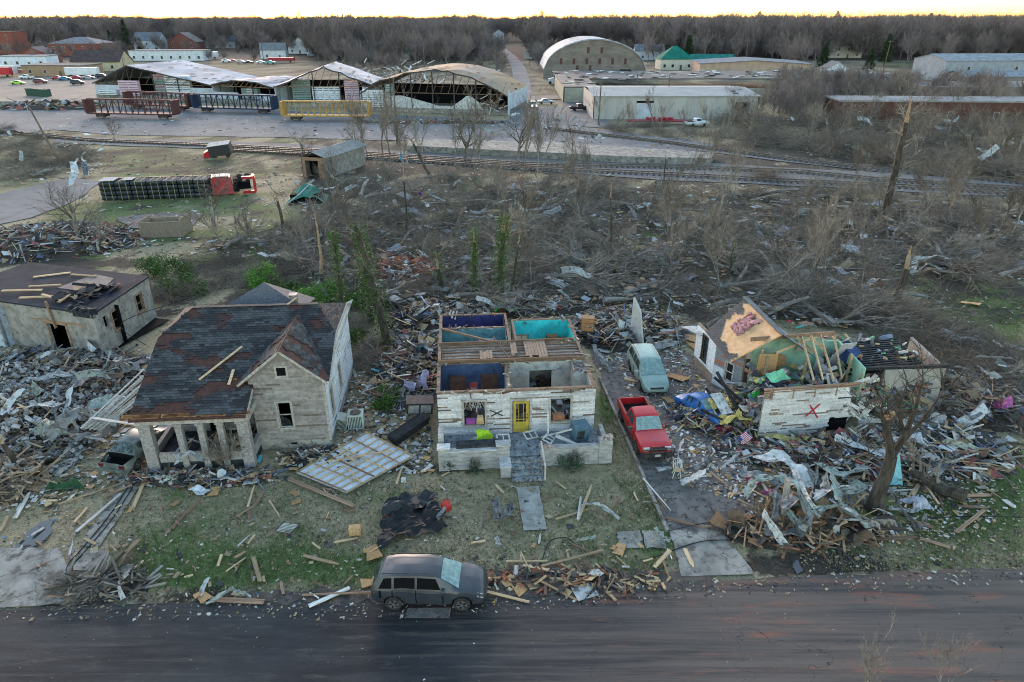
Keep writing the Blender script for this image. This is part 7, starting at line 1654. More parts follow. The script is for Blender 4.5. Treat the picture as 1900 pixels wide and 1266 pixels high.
for x0,y0,x1,y1,wd,k in ((245,946,274,880,.2,0),(141,987,225,917,.16,2),(109,937,250,889,.1,0),(28,961,56,915,.2,2),(0,986,15,959,.2,0),(317,980,374,925,.14,1),(233,1027,258,1002,.18,1),(217,1058,234,1030,.14,0),(470,1034,483,1080,.2,0),(192,922,245,900,.14,1),(139,970,162,942,.12,0),(460,942,472,900,.1,0),(477,934,488,912,.16,1),(174,1085,186,1062,.14,0),(289,890,358,903,.1,0),(536,889,657,940,.22,1),(1031,965,1101,942,.12,0),(1072,965,1098,901,.16,0),(1072,965,1078,922,.12,2),(1004,1051,1119,1022,.14,0),(970,1049,1050,1065,.16,0),(1019,1082,1123,1053,.14,1),(898,1098,982,1117,.12,0),(1193,889,1245,948,.08,2),(1214,1053,1243,1022,.2,0),(1271,1018,1286,1054,.2,0),(1228,959,1300,979,.14,1),(563,1030,629,1049,.16,0),(573,1125,649,1092,.2,2),(621,1008,664,998,.12,0),(736,899,745,870,.12,0),(793,942,801,915,.16,2),(939,1043,1017,1041,.1,0),(920,899,935,917,.14,0),(955,1073,959,1051,.2,2),(1609,1001,1701,998,.18,1),(1707,999,1763,1017,.16,1),(1774,988,1826,947,.18,1),(1777,938,1834,944,.14,1),(1679,943,1693,908,.1,0),(1720,906,1742,935,.12,0),(1864,927,1883,944,.3,2),(1000,1010,1003,990,.1,2),(700,1100,560,1104,.1,1),(390,1112,490,1118,.25,1),(1150,925,1120,960,.1,1),(1220,925,1240,950,.08,1),(440,960,475,935,.08,0),(500,930,520,960,.07,0),(1060,1010,1120,1035,.1,1),(420,1062,455,1035,.06,0)):
    kk=('lumber','oldwood','whitewood')[k]; plankpx((x0,y0),(x1,y1),wd,kk,*LAWN[kk],z=.05+rX.uniform(0,.06))
# area scatter helper
def area(poly,n,name,meshes,lab,cat,grp,s0,s1,z=lambda x,y:0.,tilt=.12,sx=None):
    for _ in range(n):
        x,y=samp(poly,rX); p=G(x,y,0); h=z(x,y); p=G(x,y,h) if h>.3 else p+Vector((0,0,h)); s=rX.uniform(s0,s1)
        link(name,rX.choice(meshes),p+Vector((0,0,.03+rX.uniform(0,.05))),(rX.uniform(-tilt,tilt),rX.uniform(-tilt,tilt),rX.uniform(0,6.28)),(s*sx if sx else s,s,s) if not sx else (s,rX.uniform(.6,1.2)*min(1,.35+s*.45),1),lab,cat,grp)
FRONT=[(60,900),(250,880),(540,870),(800,880),(1100,890),(1240,900),(1260,1060),(900,1100),(560,1110),(110,1120),(0,1010)]
RYARD=[(1340,820),(1500,850),(1700,830),(1840,850),(1850,960),(1720,1010),(1450,1010),(1360,960)]
DRIVE=[(1130,620),(1260,640),(1330,740),(1400,830),(1380,930),(1260,900),(1180,780)]
MID1=[(560,440),(900,430),(1200,430),(1300,560),(1230,600),(1080,560),(900,560),(740,580),(700,500)]
for nm in ('lumber','oldwood','whitewood'): area(FRONT,{'lumber':48,'oldwood':38,'whitewood':14}[nm],'plank',PM[nm],*LAWN[nm][:1],'plank',LAWN[nm][1],.2,.9,sx=1)
lab3={'lumber':'pale splintered plank in the wreckage around the houses','oldwood':'brown splintered plank in the wreckage around the houses','whitewood':'white splintered plank in the wreckage around the houses'}
# heaps -------------------------------------------------
HE=[]
def heapz(x,y):
    p=G(x,y,.4); h=0
    for (cx,cy,rx,ry,hh) in HE:
        q=((p.x-cx)/rx)**2+((p.y-cy)/ry)**2
        if q<1: h=max(h,hh*(1-q)**.7)
    return h
def heap(lab,px,py,rx,ry,h,n,pal,size=(.15,1.2),pl=.45,base=(.05,.04,.032),name='debris_heap',blocks=0):
    c=G(px,py); HE.append((c.x,c.y,rx,ry,h)); m=MB(); r=rng(px*7+py)
    N=22
    P={}
    for i in range(N+1):
        for j in range(N+1):
            u,v=i/N*2-1,j/N*2-1; q=u*u+v*v; z=h*max(0,1-q)**.7*.8+(.25*h*mn.noise(Vector((u*4+px,v*4,0))) if q<.9 else -.05); P[i,j]=(u*rx,v*ry,z-.02 if q<1 else -.1)
    for i in range(N):
        for j in range(N): m.face([P[i,j],P[i+1,j],P[i+1,j+1],P[i,j+1]],0,base)
    for k in range(n):
        a=r.uniform(0,6.28); q=math.sqrt(r.random())*1.08; x,y=math.cos(a)*q*rx,math.sin(a)*q*ry; z=h*max(0,1-q*q)**.7*r.uniform(.75,1.1)+.03
        col=cn(r.choice(pal),r.uniform(.6,1.2)); t=r.random()
        if t<pl: m.obox((x,y,z),r.uniform(size[0]*2,size[1]*1.6)*r.choice([.6,1,1.5]),r.uniform(.04,.13),r.uniform(.03,.07),(r.uniform(-.5,.5),r.uniform(-.5,.5),r.uniform(0,3.1)),0,col)
        elif t<pl+.3: m.obox((x,y,z),r.uniform(*size),r.uniform(size[0],size[1]*.6),.02,(r.uniform(-.7,.7),r.uniform(-.7,.7),r.uniform(0,3.1)),0,col)
        else: m.obox((x,y,z),r.uniform(.08,.34),r.uniform(.06,.2),r.uniform(.04,.16),(r.uniform(-.7,.7),r.uniform(-.7,.7),r.uniform(0,3.1)),0,col)
    o=m.build(name,mt['vc'],loc=c); tag(o,lab,kind='stuff')
W_=[(.46,.33,.19),(.3,.2,.12),(.17,.1,.065),(.5,.48,.44),(.24,.23,.21),(.09,.08,.075),(.04,.038,.04)]
CB=[(.22,.21,.2),(.28,.27,.26),(.15,.14,.13),(.22,.15,.1),(.4,.39,.37),(.08,.07,.065)]
MX=W_+W_+[(.36,.37,.37),(.2,.21,.22),(.1,.13,.22),(.3,.09,.08),(.5,.5,.5),(.08,.1,.08)]
heap('wide rubble field of broken concrete blocks left of the shingled house',62,770,5.9,5.4,1.1,4200,CB+[(.2,.13,.09),(.3,.2,.12)],(.08,.36),.3)
heap('low rubble fringe at the far left edge',20,720,7,6,.8,900,CB+MX,(.15,1.0),.4)
heap('rubble before the block building doorway',140,690,6.5,3,.7,700,W_+CB,(.2,1.2),.5)
heap('heap of household wreckage on the left beside the lane',90,450,9.5,6.5,1.5,1300,MX,(.2,1.3),.45)
heap('red timber and sheet pile in the middle brush',745,500,5.5,4.5,.9,650,[(.3,.11,.05),(.24,.09,.05),(.5,.36,.25),(.5,.5,.5),(.4,.15,.1)],(.2,1.4),.55)
heap('mixed wreckage along the left wall of the roofless house',765,680,2.6,6.0,.9,900,MX+W_,(.15,1.2),.5)
heap('wreckage heap behind the blue room',790,600,3,3,1.3,420,W_+MX,(.2,1.2),.5)
heap('wreckage behind the roofless house',960,572,7,1.8,.7,450,MX,(.2,1.2),.5)
heap('high wreckage heap right behind the roofless house',1160,615,4.6,3.8,1.0,800,MX+W_,(.2,1.3),.45)
heap('wreckage over and around the blue car',1345,775,3.0,2.4,.95,850,MX+[(.55,.45,.14),(.55,.45,.14)],(.15,.9),.5)
heap('low litter of splinters before the wrecked house',1480,838,5,1.2,.35,500,MX,(.1,.8),.5)
heap('wreckage between the terrace and the dark tree',1600,850,4.5,2.3,.7,700,MX,(.15,1.2),.5)
heap('boards and siding heaped right of the stucco wall',1745,835,3.8,2.8,.8,600,MX+[(.6,.6,.58)]*2,(.2,1.5),.5)
heap('wreckage on the right beyond the stucco wall',1830,740,4.5,4,.7,380,MX,(.15,1.0),.45)
heap('splintered wood heap at the right yard corner',1490,985,4.0,1.1,.35,300,[(.25,.155,.09),(.2,.11,.06),(.42,.29,.17),(.06,.05,.045),(.12,.1,.08)],(.2,1.7),.85)
heap('curb side heap of planks beside the street, centre',1060,1078,4.2,.7,.12,170,[(.5,.36,.2),(.3,.19,.11),(.16,.09,.06),(.26,.09,.05),(.06,.055,.05),(.1,.09,.08)],(.1,.9),.8)
heap('branches and litter heap by the left concrete apron',200,1085,2.0,.8,.16,110,[(.12,.1,.08),(.2,.17,.13),(.06,.05,.04),(.3,.28,.25)],(.1,1.3),.97)
heap('dark wreckage between the shingled house and white wall panel',610,850,2.8,1.0,.2,260,W_,(.1,.6),.5)
heap('litter along the front of the brick porch',370,888,4.5,.8,.22,330,MX,(.1,.8),.45)
heap('wreckage in the yard before the railcars on the far left',95,200,15,6,1.6,360,MX,(.5,3),.4)
heap('litter along the arched warehouse dock',810,228,17,2.5,.6,420,MX,(.3,1.6),.4)
heap('wood pile at the left edge below the rubble',5,895,2.2,2.2,.8,380,[(.24,.17,.11),(.4,.3,.2),(.12,.1,.08)],(.2,1.6),.9)
# individual planks over wreckage
for nm,n in (('lumber',62),('oldwood',48),('whitewood',30)):
    for poly,f in (([(0,640),(240,650),(250,880),(0,870)],.2),([(730,580),(800,600),(800,780),(690,760),(650,700)],.17),(RYARD,.17),(DRIVE,.13),([(1080,570),(1240,560),(1260,660),(1110,650)],.13),(MID1,.2)):
        area(poly,int(n*f),'plank',PM[nm],lab3[nm],'plank',{'lumber':'pale planks in the wreckage','oldwood':'brown planks in the wreckage','whitewood':'white planks in the wreckage'}[nm],.7,2.6,z=heapz,tilt=.3,sx=1)
# concrete blocks
bm=[]
for k in range(2):
    m=MB(); m.box(-.2,-.1,0,.2,-.07,.2);m.box(-.2,.07,0,.2,.1,.2)
    for x in (-.2,-.015,.17): m.box(x,-.07,0,x+.03,.07,.2)
    bm.append(m.build('concrete_block',mt['cinder'],link=False).data)
area([(0,690),(120,680),(220,730),(190,790),(160,840),(120,885),(0,880)],190,'concrete_block',bm,'loose hollow concrete block in the left rubble field','concrete block','concrete blocks of the left rubble field',.8,1.15,z=heapz,tilt=1.2)
# sheet metal pieces
SM={}
for nm in ('metal','metalgreen','metalwhite'):
    L=[]
    for k in range(7):
        m=MB(); r=rng(k*5+len(nm)); crumple(m,r.uniform(1.6,3.4),r.uniform(.35,.8),r,.6,9,4,.75); L.append(m.build('metal_sheet',mt[nm],link=False).data)
    SM[nm]=L
ms=('metal','metalgreen','metalwhite')
def sheet(px,py,s,nm,lab,z=.1,rz=None,grp=None): return link('metal_sheet',rX.choice(SM[nm]),G(px,py,z),(rX.uniform(-.3,.3),rX.uniform(-.4,.4),rX.uniform(0,6) if rz is None else rz),s,lab,'metal sheet',grp)
for nm in ms:
    word={'metal':'grey','metalgreen':'greenish','metalwhite':'pale'}[nm]
    for poly,n,s0,s1,where,h in (([(1390,880),(1600,880),(1700,960),(1640,990),(1400,985)],7,.5,1.0,'in the right front yard wreck heap',.5),(MIDZ,22,.5,1.2,'caught in the middle brush',.8),([(0,640),(200,650),(190,830),(0,830)],6,.5,1.1,'in the left rubble field',.8),([(1080,570),(1240,560),(1260,660),(1110,650)],3,.5,.9,'in the heap behind the roofless house',1.1),([(1700,600),(1900,640),(1900,850),(1760,850)],6,.4,1.,'by the right edge wreckage',.5),([(1340,200),(1900,230),(1900,320),(1500,285)],8,.7,1.5,'in the trees behind the railway',2.5),([(0,240),(180,255),(180,330),(0,340)],6,.6,1.2,'in the far left brush',1.5),([(700,215),(1040,215),(1330,265),(800,250)],8,.6,1.6,'strewn on the far grey yard',.1),(FRONT,5,.25,.5,'on the front lawns',.1),([(780,560),(1060,550),(1050,585),(800,590)],3,.5,1.,'in the wreckage behind the coloured rooms',.8)):
        for _ in range(n):
            x,y=samp(poly,rX); sheet(x,y,rX.uniform(s0,s1),nm,'%s crumpled metal sheet %s'%(word,where),rX.uniform(.05,h)+heapz(x,y)*.6,grp='%s metal sheets %s'%(word,where))
def strip(pts,wd,mat,lab,name='metal_sheet',cat='metal sheet',rib=5,amp=.075):
    "long bent sheet along a polyline of (px,py,z)"
    P=[G(*p) for p in pts]; Q_=[]
    for a,b in zip(P,P[1:]):
        for i in range(4): Q_.append(a.lerp(b,i/4))
    Q_.append(P[-1]); m=MB(); rows=[]
    for i,p in enumerate(Q_):
        d=(Q_[min(i+1,len(Q_)-1)]-Q_[max(0,i-1)]).normalized(); s=d.cross(Vector((0,0,1))); s=s.normalized() if s.length>.1 else Vector((0,1,0)); an=.5*math.sin(i*1.1+pts[0][0]); s=s*math.cos(an)+Vector((0,0,1))*math.sin(an)*.8
        rows.append([p+s*((j/rib-.5)*wd*.72)+Vector((rX.uniform(-1,1),rX.uniform(-1,1),rX.uniform(-1,1)))*amp+Vector((0,0,.05 if j%2 else 0)) for j in range(rib+1)])
    for a,b in zip(rows,rows[1:]):
        for j in range(rib): m.face([a[j],b[j],b[j+1],a[j+1]])
    o=m.build(name,mt[mat]); return tag(o,lab,cat)
strip([(1396,850,.9),(1450,848,1.2),(1480,870,1.0),(1500,905,.5)],1.3,'metalwhite','broad pale metal sheet sweeping down in front of the terrace')
strip([(1382,920,.4),(1400,890,1.2),(1445,885,1.5),(1480,900,1.6),(1500,950,.8)],.8,'metalgreen','arched greenish sheet at the left of the yard metal heap')
strip([(1448,940,1.7),(1480,925,2.2),(1500,960,1.2),(1480,990,.4),(1420,985,.5)],.9,'metal','grey sheet curled into a loop round the timber post')
strip([(1500,950,1.2),(1560,935,1.0),(1590,960,.8),(1620,985,.3)],.7,'metalgreen','long greenish sheet running down to the right of the curled one')
strip([(1540,925,.9),(1600,900,.8),(1615,915,.5)],.8,'metalgreen','greenish sheet ending against the dark tree trunk')
strip([(1510,860,.9),(1560,880,.5),(1610,870,.4)],.7,'metalgreen','greenish folded sheet between the terrace and the dark tree')
strip([(1470,870,1.3),(1500,930,1.5),(1520,960,.9)],.5,'metalwhite','narrow white ribbed sheet lying over the yard heap')
strip([(1550,812,1.1),(1620,838,.8),(1680,850,.5)],1.1,'metalwhite','white fluted sheet right of the red cross wall')
strip([(1650,905,.9),(1670,940,.5),(1705,985,.1),(1718,955,.9)],.35,'metal','thin grey flashing hooked at the end, right of the dark tree')
strip([(1680,545,.3),(1720,550,.6),(1752,565,.2)],.6,'metalgreen','pale green curved sheet on the right lawn')
strip([(1598,552,.4),(1608,530,1.2),(1622,520,1.6)],.9,'metal','ribbed grey sheet leaning beside the snapped trunk')
strip([(955,370,3.5),(965,385,2.5),(985,395,1.8),(990,412,.6)],1.5,'metalwhite','large white sheet draped over brush in the centre')
strip([(135,300,2.5),(140,320,1.6),(130,345,.2)],1.4,'metalwhite','tall white twisted sheet standing beside the left lane')
strip([(155,300,2.2),(160,325,.6)],1.2,'metal','grey twisted sheet right of the tall white one by the lane')
strip([(1240,455,.5),(1265,450,1.5),(1300,475,.3)],1.6,'metal','blue grey folded roof sheet in the right centre brush')
strip([(1335,445,1.4),(1345,470,.4),(1352,485,.2)],.5,'metalwhite','white corrugated pipe like strip in the right centre brush')
strip([(1360,440,1.6),(1350,470,.4)],.5,'metalgreen','green white strip beside the corrugated one')
strip([(1690,510,.3),(1700,480,1.2),(1740,475,1.5),(1760,480,1.0)],.9,'metalwhite','white torn siding bundle near the right lawn, upper part')
strip([(1700,505,.2),(1720,490,1.2),(1745,500,.5)],1.0,'metalwhite','white torn siding bundle near the right lawn, lower part')
strip([(1100,640,.8),(1115,665,.5),(1135,690,.1)],.6,'metal','dark corrugated sheet lying right of the roofless house')
strip([(900,575,1.2),(950,565,1.6),(1000,572,1.2)],.6,'metal','curved grey gutter sheet behind the coloured rooms')
strip([(1010,515,.8),(1040,520,1.4),(1055,530,.5)],.8,'metalwhite','curled pale sheet above the turquoise room')
strip([(325,855,1.6),(350,840,2.0),(385,855,1.0)],1.0,'metalwhite','pale folded sheet leaning on the brick porch wall')
strip([(1080,937,.2),(1110,935,.6),(1150,962,.2)],.45,'metalwhite','shiny crumpled foil strip on the lawn right of the walkway')
strip([(918,925,.2),(925,960,.5),(945,955,.6),(945,935,.2)],.6,'metal','grey crumpled plastic sheet left of the walkway')
strip([(385,1120,.1),(430,1092,.5),(465,1108,.1)],.25,'metalgreen','pale arched flashing at the left street edge')
strip([(200,680,1.2),(225,665,2),(240,690,.8)],1.4,'metal','blue grey folded roofing sheet left of the shingled house')
strip([(140,720,1.2),(160,690,1.2)],1.2,'metal','small grey tilted sheet in the left rubble')
strip([(50,755,1.4),(100,748,1.6),(110,752,1.2)],1.2,'metalwhite','bright pale crumpled sheet on the left rubble field')
strip([(310,885,.1),(340,893,.25),(400,892,.1)],1.2,'tar','dark green black sheet at the foot of the porch')
for i,(px,py,rz_2) in enumerate(((1240,870,.3),(1290,905,-.6),(1300,860,.5),(1270,850,1.2))): sheet(px,py,.75,('metal','metalwhite')[i%2],('crumpled grey sheet before the red pickup','long riveted pale sheet by the wooden chair','dark grey sheet wad right of the chair','pale sheet scrap near the pickup bumper')[i],.15,rz_2)
# collapsed pale siding slab left of shingled house
m=MB()
A1,B1,C1,D1=G(150,795,1.2),G(268,690,2.4),G(262,745,1.4),G(190,800,.6)
for k in range(15):
    t=k/15; m.bar(A1.lerp(D1,t)+Vector((0,0,.04*(k%3))),B1.lerp(C1,t)+Vector((0,0,rX.uniform(-.2,.2))),.13,.03)
o=thing('siding_slab','slab of pale lapped siding collapsed against the left side of the shingled house','siding',A1); mm=m.build('siding_boards',mt['whitewood']); mm.parent=o; mm.matrix_parent_inverse=Matrix.Translation(-A1)
plankpx((168,775),(272,792),.2,'whitewood','thick white beam lying above the crushed sedan','',z=1.4,z2=1.9).pop('group',None) if False else None
b_=plankpx((168,775),(272,792),.2,'whitewood','thick white beam lying above the crushed sedan',None,z=1.4,z2=1.9)
# white wall panel with studs
q=[G(551,878,.15),G(643,915,.15),G(766,848,.3),G(680,805,.35)]
o=thing('wall_panel','white wall panel with exposed tan studs lying flat between the two front houses','wall panel',q[0]); 
def pq(s,t,z=0): return q[0].lerp(q[1],s).lerp(q[3].lerp(q[2],s),t)+Vector((0,0,z))-q[0]
m=MB(); m.face([pq(0,0,.02),pq(1,0,.02),pq(1,1,.02),pq(0,1,.02)]); m.face([pq(0,0,-.03),pq(0,1,-.03),pq(1,1,-.03),pq(1,0,-.03)]); m.build('white_sheet',M('white_board',(.62,.66,.7),(.5,.54,.58),2,.7,c3=(.12,.1,.09),s3=3.5,t3=(.66,.69)),o)
for k in range(8):
    s=k/7; m=MB(); m.bar(pq(s,-.01,.07),pq(s,1.01,.07),.05,.08); m.build('stud',mt['lumber'],o)
for k in range(6):
    t=k/5*(.99); m=MB(); m.bar(pq(-.01,t,.15),pq(1.01,t+rX.uniform(-.02,.02),.15),.06,.07); m.build('stud',mt['lumber'] if k%2 else mt['oldwood'],o)
m=MB(); m.bar(pq(.2,.3,.2),pq(.7,.9,.2),.07,.06); m.bar(pq(.1,.55,.2),pq(.6,.45,.2),.07,.06);m.bar(pq(.5,.35,.2),pq(1,.2,.22),.07,.06); m.build('loose_batten',mt['lumber'],o)
# boards
bd=[]
for k in range(4):
    m=MB(); r=rng(k); P=[(-.5+r.uniform(0,.1),-.35),(.5,-.35+r.uniform(0,.15)),(.48,.3),(.2,.35),(.1,.25+r.uniform(-.1,.1)),(-.45,.35)]; prism(m,P,0,.025); bd.append(m.build('board',mt['osb'],link=False).data)
for px,py,s,lab in ((691,1026,1.1,'orange chipboard lying on the lawn above the black car'),(686,1080,.9,'small tan board behind the black car'),(958,1086,1.25,'large tan plywood board at the curb right of the black car'),(942,1075,.6,'small tan board left of the large plywood at the curb'),(376,1107,.8,'cream square board at the left street edge'),(1257,700,1.6,'big orange chipboard beside the minivan'),(1240,742,1.0,'torn tan board below the minivan bumper'),(1150,1020,.8,'brown ribbed board near the curb walkway'),(398,912,.8,'orange board on the lawn below the brick porch'),(548,915,.6,'pale yellow board on the lawn left of the wall panel'),(1300,643,1.8,'orange chipboard on the ground left of the wrecked house'),(1285,628,1.6,'second orange chipboard behind the left wing'),(1802,563,1.6,'orange board lying on the right green lawn'),(745,850,.9,'brown plywood on the corner of the white wall panel'),(790,850,.6,'pale rug coloured board by the porch corner'),(1560,605,1.2,'orange wall board behind the rafters'),(795,652,1.2,'tan mattress like board by the ivy trunk')):
    link('board',bd[px%4],G(px,py,.06),(rX.uniform(-.1,.15),rX.uniform(-.1,.15),rX.uniform(0,3)),s,lab,'board')
for poly,n,g_ in ((FRONT,11,'on the front lawns'),(RYARD,16,'in the right front yard'),(MID1,14,'in the middle brush'),(DRIVE,9,'on the gravel drive')): area(poly,n,'board',bd,'small torn chipboard piece '+g_,'board','chipboard pieces '+g_,.25,.6,z=heapz,tilt=.25)
# specific objects
def simple(name,lab,cat,px,py,z,parts,rot=(0,0,0)):
    t=thing(name,lab,cat,G(px,py,z),rot=rot)
    for nm,fn,mm in parts: m=MB(); fn(m); m.build(nm,mm,t)
    return t
r5=rng(55)
for px,py,sx,sy,h,lab,nm,c_ in ((770,968,3.3,2.2,.35,'big crumpled black roofing sheet on the lawn behind the black car','roofing_sheet',(.012,.013,.015)),(765,935,2.6,1.2,.5,'upper torn piece of the black roofing sheets','roofing_sheet',(.03,.034,.038)),(1402,893,.8,.6,.3,'crumpled pink rag near the curb metal heap','rag',(.5,.05,.12)),(1425,920,.8,.5,.4,'pink cloth bunched in the yard metal heap','rag',(.45,.15,.25)),(770,722,1.6,1.0,1.0,'pale lilac lace cloth hanging left of the roofless house','cloth',(.42,.4,.55)),(935,575,1.6,.8,.8,'bright green plastic slide like sheet behind the coloured rooms','sheet',(.02,.5,.08)),(703,690,1.0,.5,.2,'turquoise cloth lying left of the roofless house','cloth',(.05,.38,.48)),(786,650,.5,.5,.6,'small bright blue bag in the wreckage left of the roofless house','bag',(.03,.35,.55)),(120,903,1.6,.7,.35,'dark green rug bunched at the left mud track','rug',(.015,.07,.02)),(370,912,1.1,.5,.2,'white torn paper on the lawn below the brick porch','paper',(.65,.67,.7)),(1335,755,1.2,.8,.6,'yellow insulation wad on the blue car','insulation',(.6,.5,.16)),(1360,780,1.4,.8,.5,'yellow insulation beside the blue car','insulation',(.55,.45,.14)),(1450,815,2.4,.6,.3,'yellow insulation roll under the red cross wall','insulation',(.5,.42,.16)),(1345,800,1.2,.7,.4,'dark red cloth beside the blue car','cloth',(.16,.01,.03)),(1260,775,1.3,.7,.5,'black and white clothes heap left of the blue car','clothes',(.04,.04,.06)),(850,600,.4,.3,.3,'purple cloth scrap left of the dark blue room','cloth',(.2,.05,.3)),(780,365,.6,.5,1.2,'purple rag caught in the upper brush','rag',(.25,.06,.35)),(745,300,.5,1.0,1.6,'light blue cloth hanging near the platform','cloth',(.12,.4,.6)),(1855,760,.8,.8,1.,'pink and teal kite like cloth in the right wreckage','cloth',(.4,.1,.3)),(1700,940,1.0,1.0,.5,'grey net curtain at the foot of the dark tree','curtain',(.4,.41,.46))):
    m=MB(); cloth(m,sx,sy,r5,h,10 if sx<3 else 16,rag=.35); o=m.build(nm,M(nm+'_c',c_,cn(c_,.6),4,.6),loc=G(px,py,.05+heapz(px,py)*.9),rot=(0,0,r5.uniform(-.4,.4))); tag(o,lab,nm.replace('_',' '))
ch=M('chair_white',(.6,.58,.52),rough=.6)
t=thing('chair','white spindle backed wooden chair with tan seat standing alone on the gravel drive','chair',G(1255,884,.02),R(-8))
m=MB(); m.tube([(0,0,.43),(0,0,.46)],.22,12); m.build('seat',mt['lumber'],t)
for x in (-.17,.17):
    for y in (-.17,.17): m=MB(); m.bar((x*1.3,y*1.3,0),(x*.8,y*.8,.43),.035); m.build('leg',ch,t)
m=MB()
for k in range(5): a=(k-2)*.09; m.bar((a,.18,.45),(a*1.2,.26,.9-.02*abs(k-2)),.018)
m.tube([(-.2,.18,.45),(-.25,.24,.8),(-.15,.28,.96),(0,.29,1.0),(.15,.28,.96),(.25,.24,.8),(.2,.18,.45)],.018,5); m.build('backrest',ch,t)
# flag on the rubble
t=thing('flag','crumpled red white striped flag with blue starred corner beside the red cross wall','flag',G(1378,828,.25),R(30),rot=(R(24),R(-14),R(35))); t.scale=(.72,.72,.72)
cr,cw,cb=(.5,.02,.05),(.65,.65,.66),(.03,.04,.14); m=MB()
for j in range(13):
    for i in range(10):
        f=lambda a,b:(a*.13,b*.062,.09*math.sin(a*.9+b*.3)); m.face([f(i,j),f(i+1,j),f(i+1,j+1),f(i,j+1)],0,cb if (i<4 and j>5) else (cr if j%2==0 else cw))
for i in range(4):
    for j in range(4): m.obox((.07+i*.13,.42+j*.1,.09*math.sin((.07+i*.13)/.13*.9+(.42+j*.1)/.062*.3)+.012),.03,.03,.004,(0,0,0),0,cw)
fo=m.build('flag_cloth',mt['vc'],t); sd=fo.modifiers.new('t','SOLIDIFY'); sd.thickness=.006
# mattress leaning on dark tree
simple('mattress','pale turquoise quilted mattress corner standing against the dark tree','mattress',1654,900,0,[('mattress',lambda m:m.hexa([(-.55,0,0),(.6,0,0),(.6,.25,0),(-.55,.25,0),(-.05,.3,1.9),(.1,.3,1.9),(.1,.45,1.9),(-.05,.45,1.9)]),M('turquoise_quilt',(.16,.45,.52),(.28,.55,.6),5,.8))],(0,0,R(-5)))
def sofa(m): m.box(-1.3,-.4,0,1.3,.4,.35); m.box(-1.35,-.45,.35,1.35,.1,.6)
simple('car_bonnet','long dark car roof box lying tilted left of the roofless house','roof box',758,800,.4,[('shell',sofa,mt['tar'])],(R(12),R(-8),R(48)))
simple('dresser','grey overturned dresser beside the left wall of the roofless house','dresser',778,762,.5,[('body',lambda m:(m.box(-.8,-.4,0,.8,.4,.8),m.box(-.85,-.45,.8,.85,.45,.86)),mt['darkmetal']),('drawer',lambda m:(m.box(-.7,-.43,.1,-.05,-.405,.7),m.box(.05,-.43,.1,.7,-.405,.7)),mt['cinder'])],(R(6),R(5),R(10)))
simple('dresser','tall orange brown dresser standing in the heap behind the roofless house','dresser',1090,612,1.0,[('body',lambda m:m.box(-.5,-.3,0,.5,.3,1.1),M('orange_wood',(.35,.17,.07),(.25,.12,.05),3,.6)),('drawer',lambda m:[m.box(-.45,-.33,.08+k*.34,.45,-.305,.36+k*.34) for k in range(3)],M('orange_wood_b',(.42,.22,.1),rough=.6))],(R(3),0,R(-10)))
simple('standing_wall','lone upright grey wall slab with torn top right of the heap','wall',1180,640,0,[('slab',lambda m:m.hexa([(-1.0,0,0),(1,0,0),(1,.15,0),(-1,.15,0),(-.9,0,3.6),(.1,0,2.9),(.1,.15,2.9),(-.9,.15,3.6)]),plaster)],(0,0,R(-68)))
simple('bucket','red plastic bucket lying on the lawn beside the black roofing sheet','bucket',832,945,.1,[('body',lambda m:m.tube([(0,0,0),(0,.4,.05)],[.2,.27],12),M('red_plastic',(.5,.04,.03),rough=.5))],(0,0,.5))
simple('carton','small brown carton standing on the lawn left of the black roofing sheet','box',659,990,0,[('box',lambda m:m.box(-.28,-.2,0,.28,.2,.4),mt['osb']),('flap',lambda m:m.obox((0,-.3,.42),.5,.2,.01,(.5,0,0)),mt['osb'])],(0,0,.15))
simple('rack','folded white metal rack lying on the left part of the lawn','rack',533,983,.03,[('rail',lambda m:[m.bar((-.5+k*.03,-.2+k*.07,.05+.02*k),(.4+k*.03,-.3+k*.07,.1+.03*k),.03) for k in range(7)],mt['metalwhite']),('frame',lambda m:(m.bar((-.5,-.25,.05),(-.3,.35,.2),.05),m.bar((.4,-.3,.1),(.6,.25,.3),.05)),mt['darkmetal'])],(0,0,-.2))
simple('washing_machine','small dark appliance with pale face at the curb metal heap','appliance',1543,990,.1,[('body',lambda m:m.box(-.25,-.25,0,.25,.25,.6),mt['darkmetal']),('front',lambda m:m.box(-.2,-.27,.08,.2,-.252,.55),mt['metalwhite'])],(R(-15),R(8),R(15)))
simple('timber_post','upright grey timber post amid the yard metal heap','post',1452,970,0,[('post',lambda m:m.tube([(0,0,0),(-.15,.1,2.6)],[.17,.15],7),mt['bark'])])
simple('white_tub','white plastic tub lying at the foot of the porch, right side','tub',408,885,.1,[('tub',lambda m:m.tube([(0,0,0),(.1,.1,.45)],[.18,.24],12),mt['metalwhite'])],(.5,.3,0))
simple('cyan_tile','bright cyan square panel lying by the shingled house corner','panel',478,852,.05,[('panel',lambda m:m.box(-.22,-.3,0,.22,.3,.03),M('cyan',(.1,.4,.5),rough=.6))],(.1,0,.1))
simple('metal_square','pale square metal sheet lying on the street edge','metal sheet',1085,1098,.05,[('sheet',lambda m:(m.box(-.5,-.4,0,.5,.4,.02),[m.box(-.5+k*.2,-.4,.021,-.47+k*.2,.4,.035) for k in range(5)]),mt['metalwhite'])],(0,0,.35))
simple('street_sheet','flat grey board on the street under the black car side','board',795,1138,.03,[('board',lambda m:prism(m,[(-1,-.2),(.9,-.3),(.95,.25),(-.9,.3)],0,.02),mt['gravel'])],(0,0,.04))
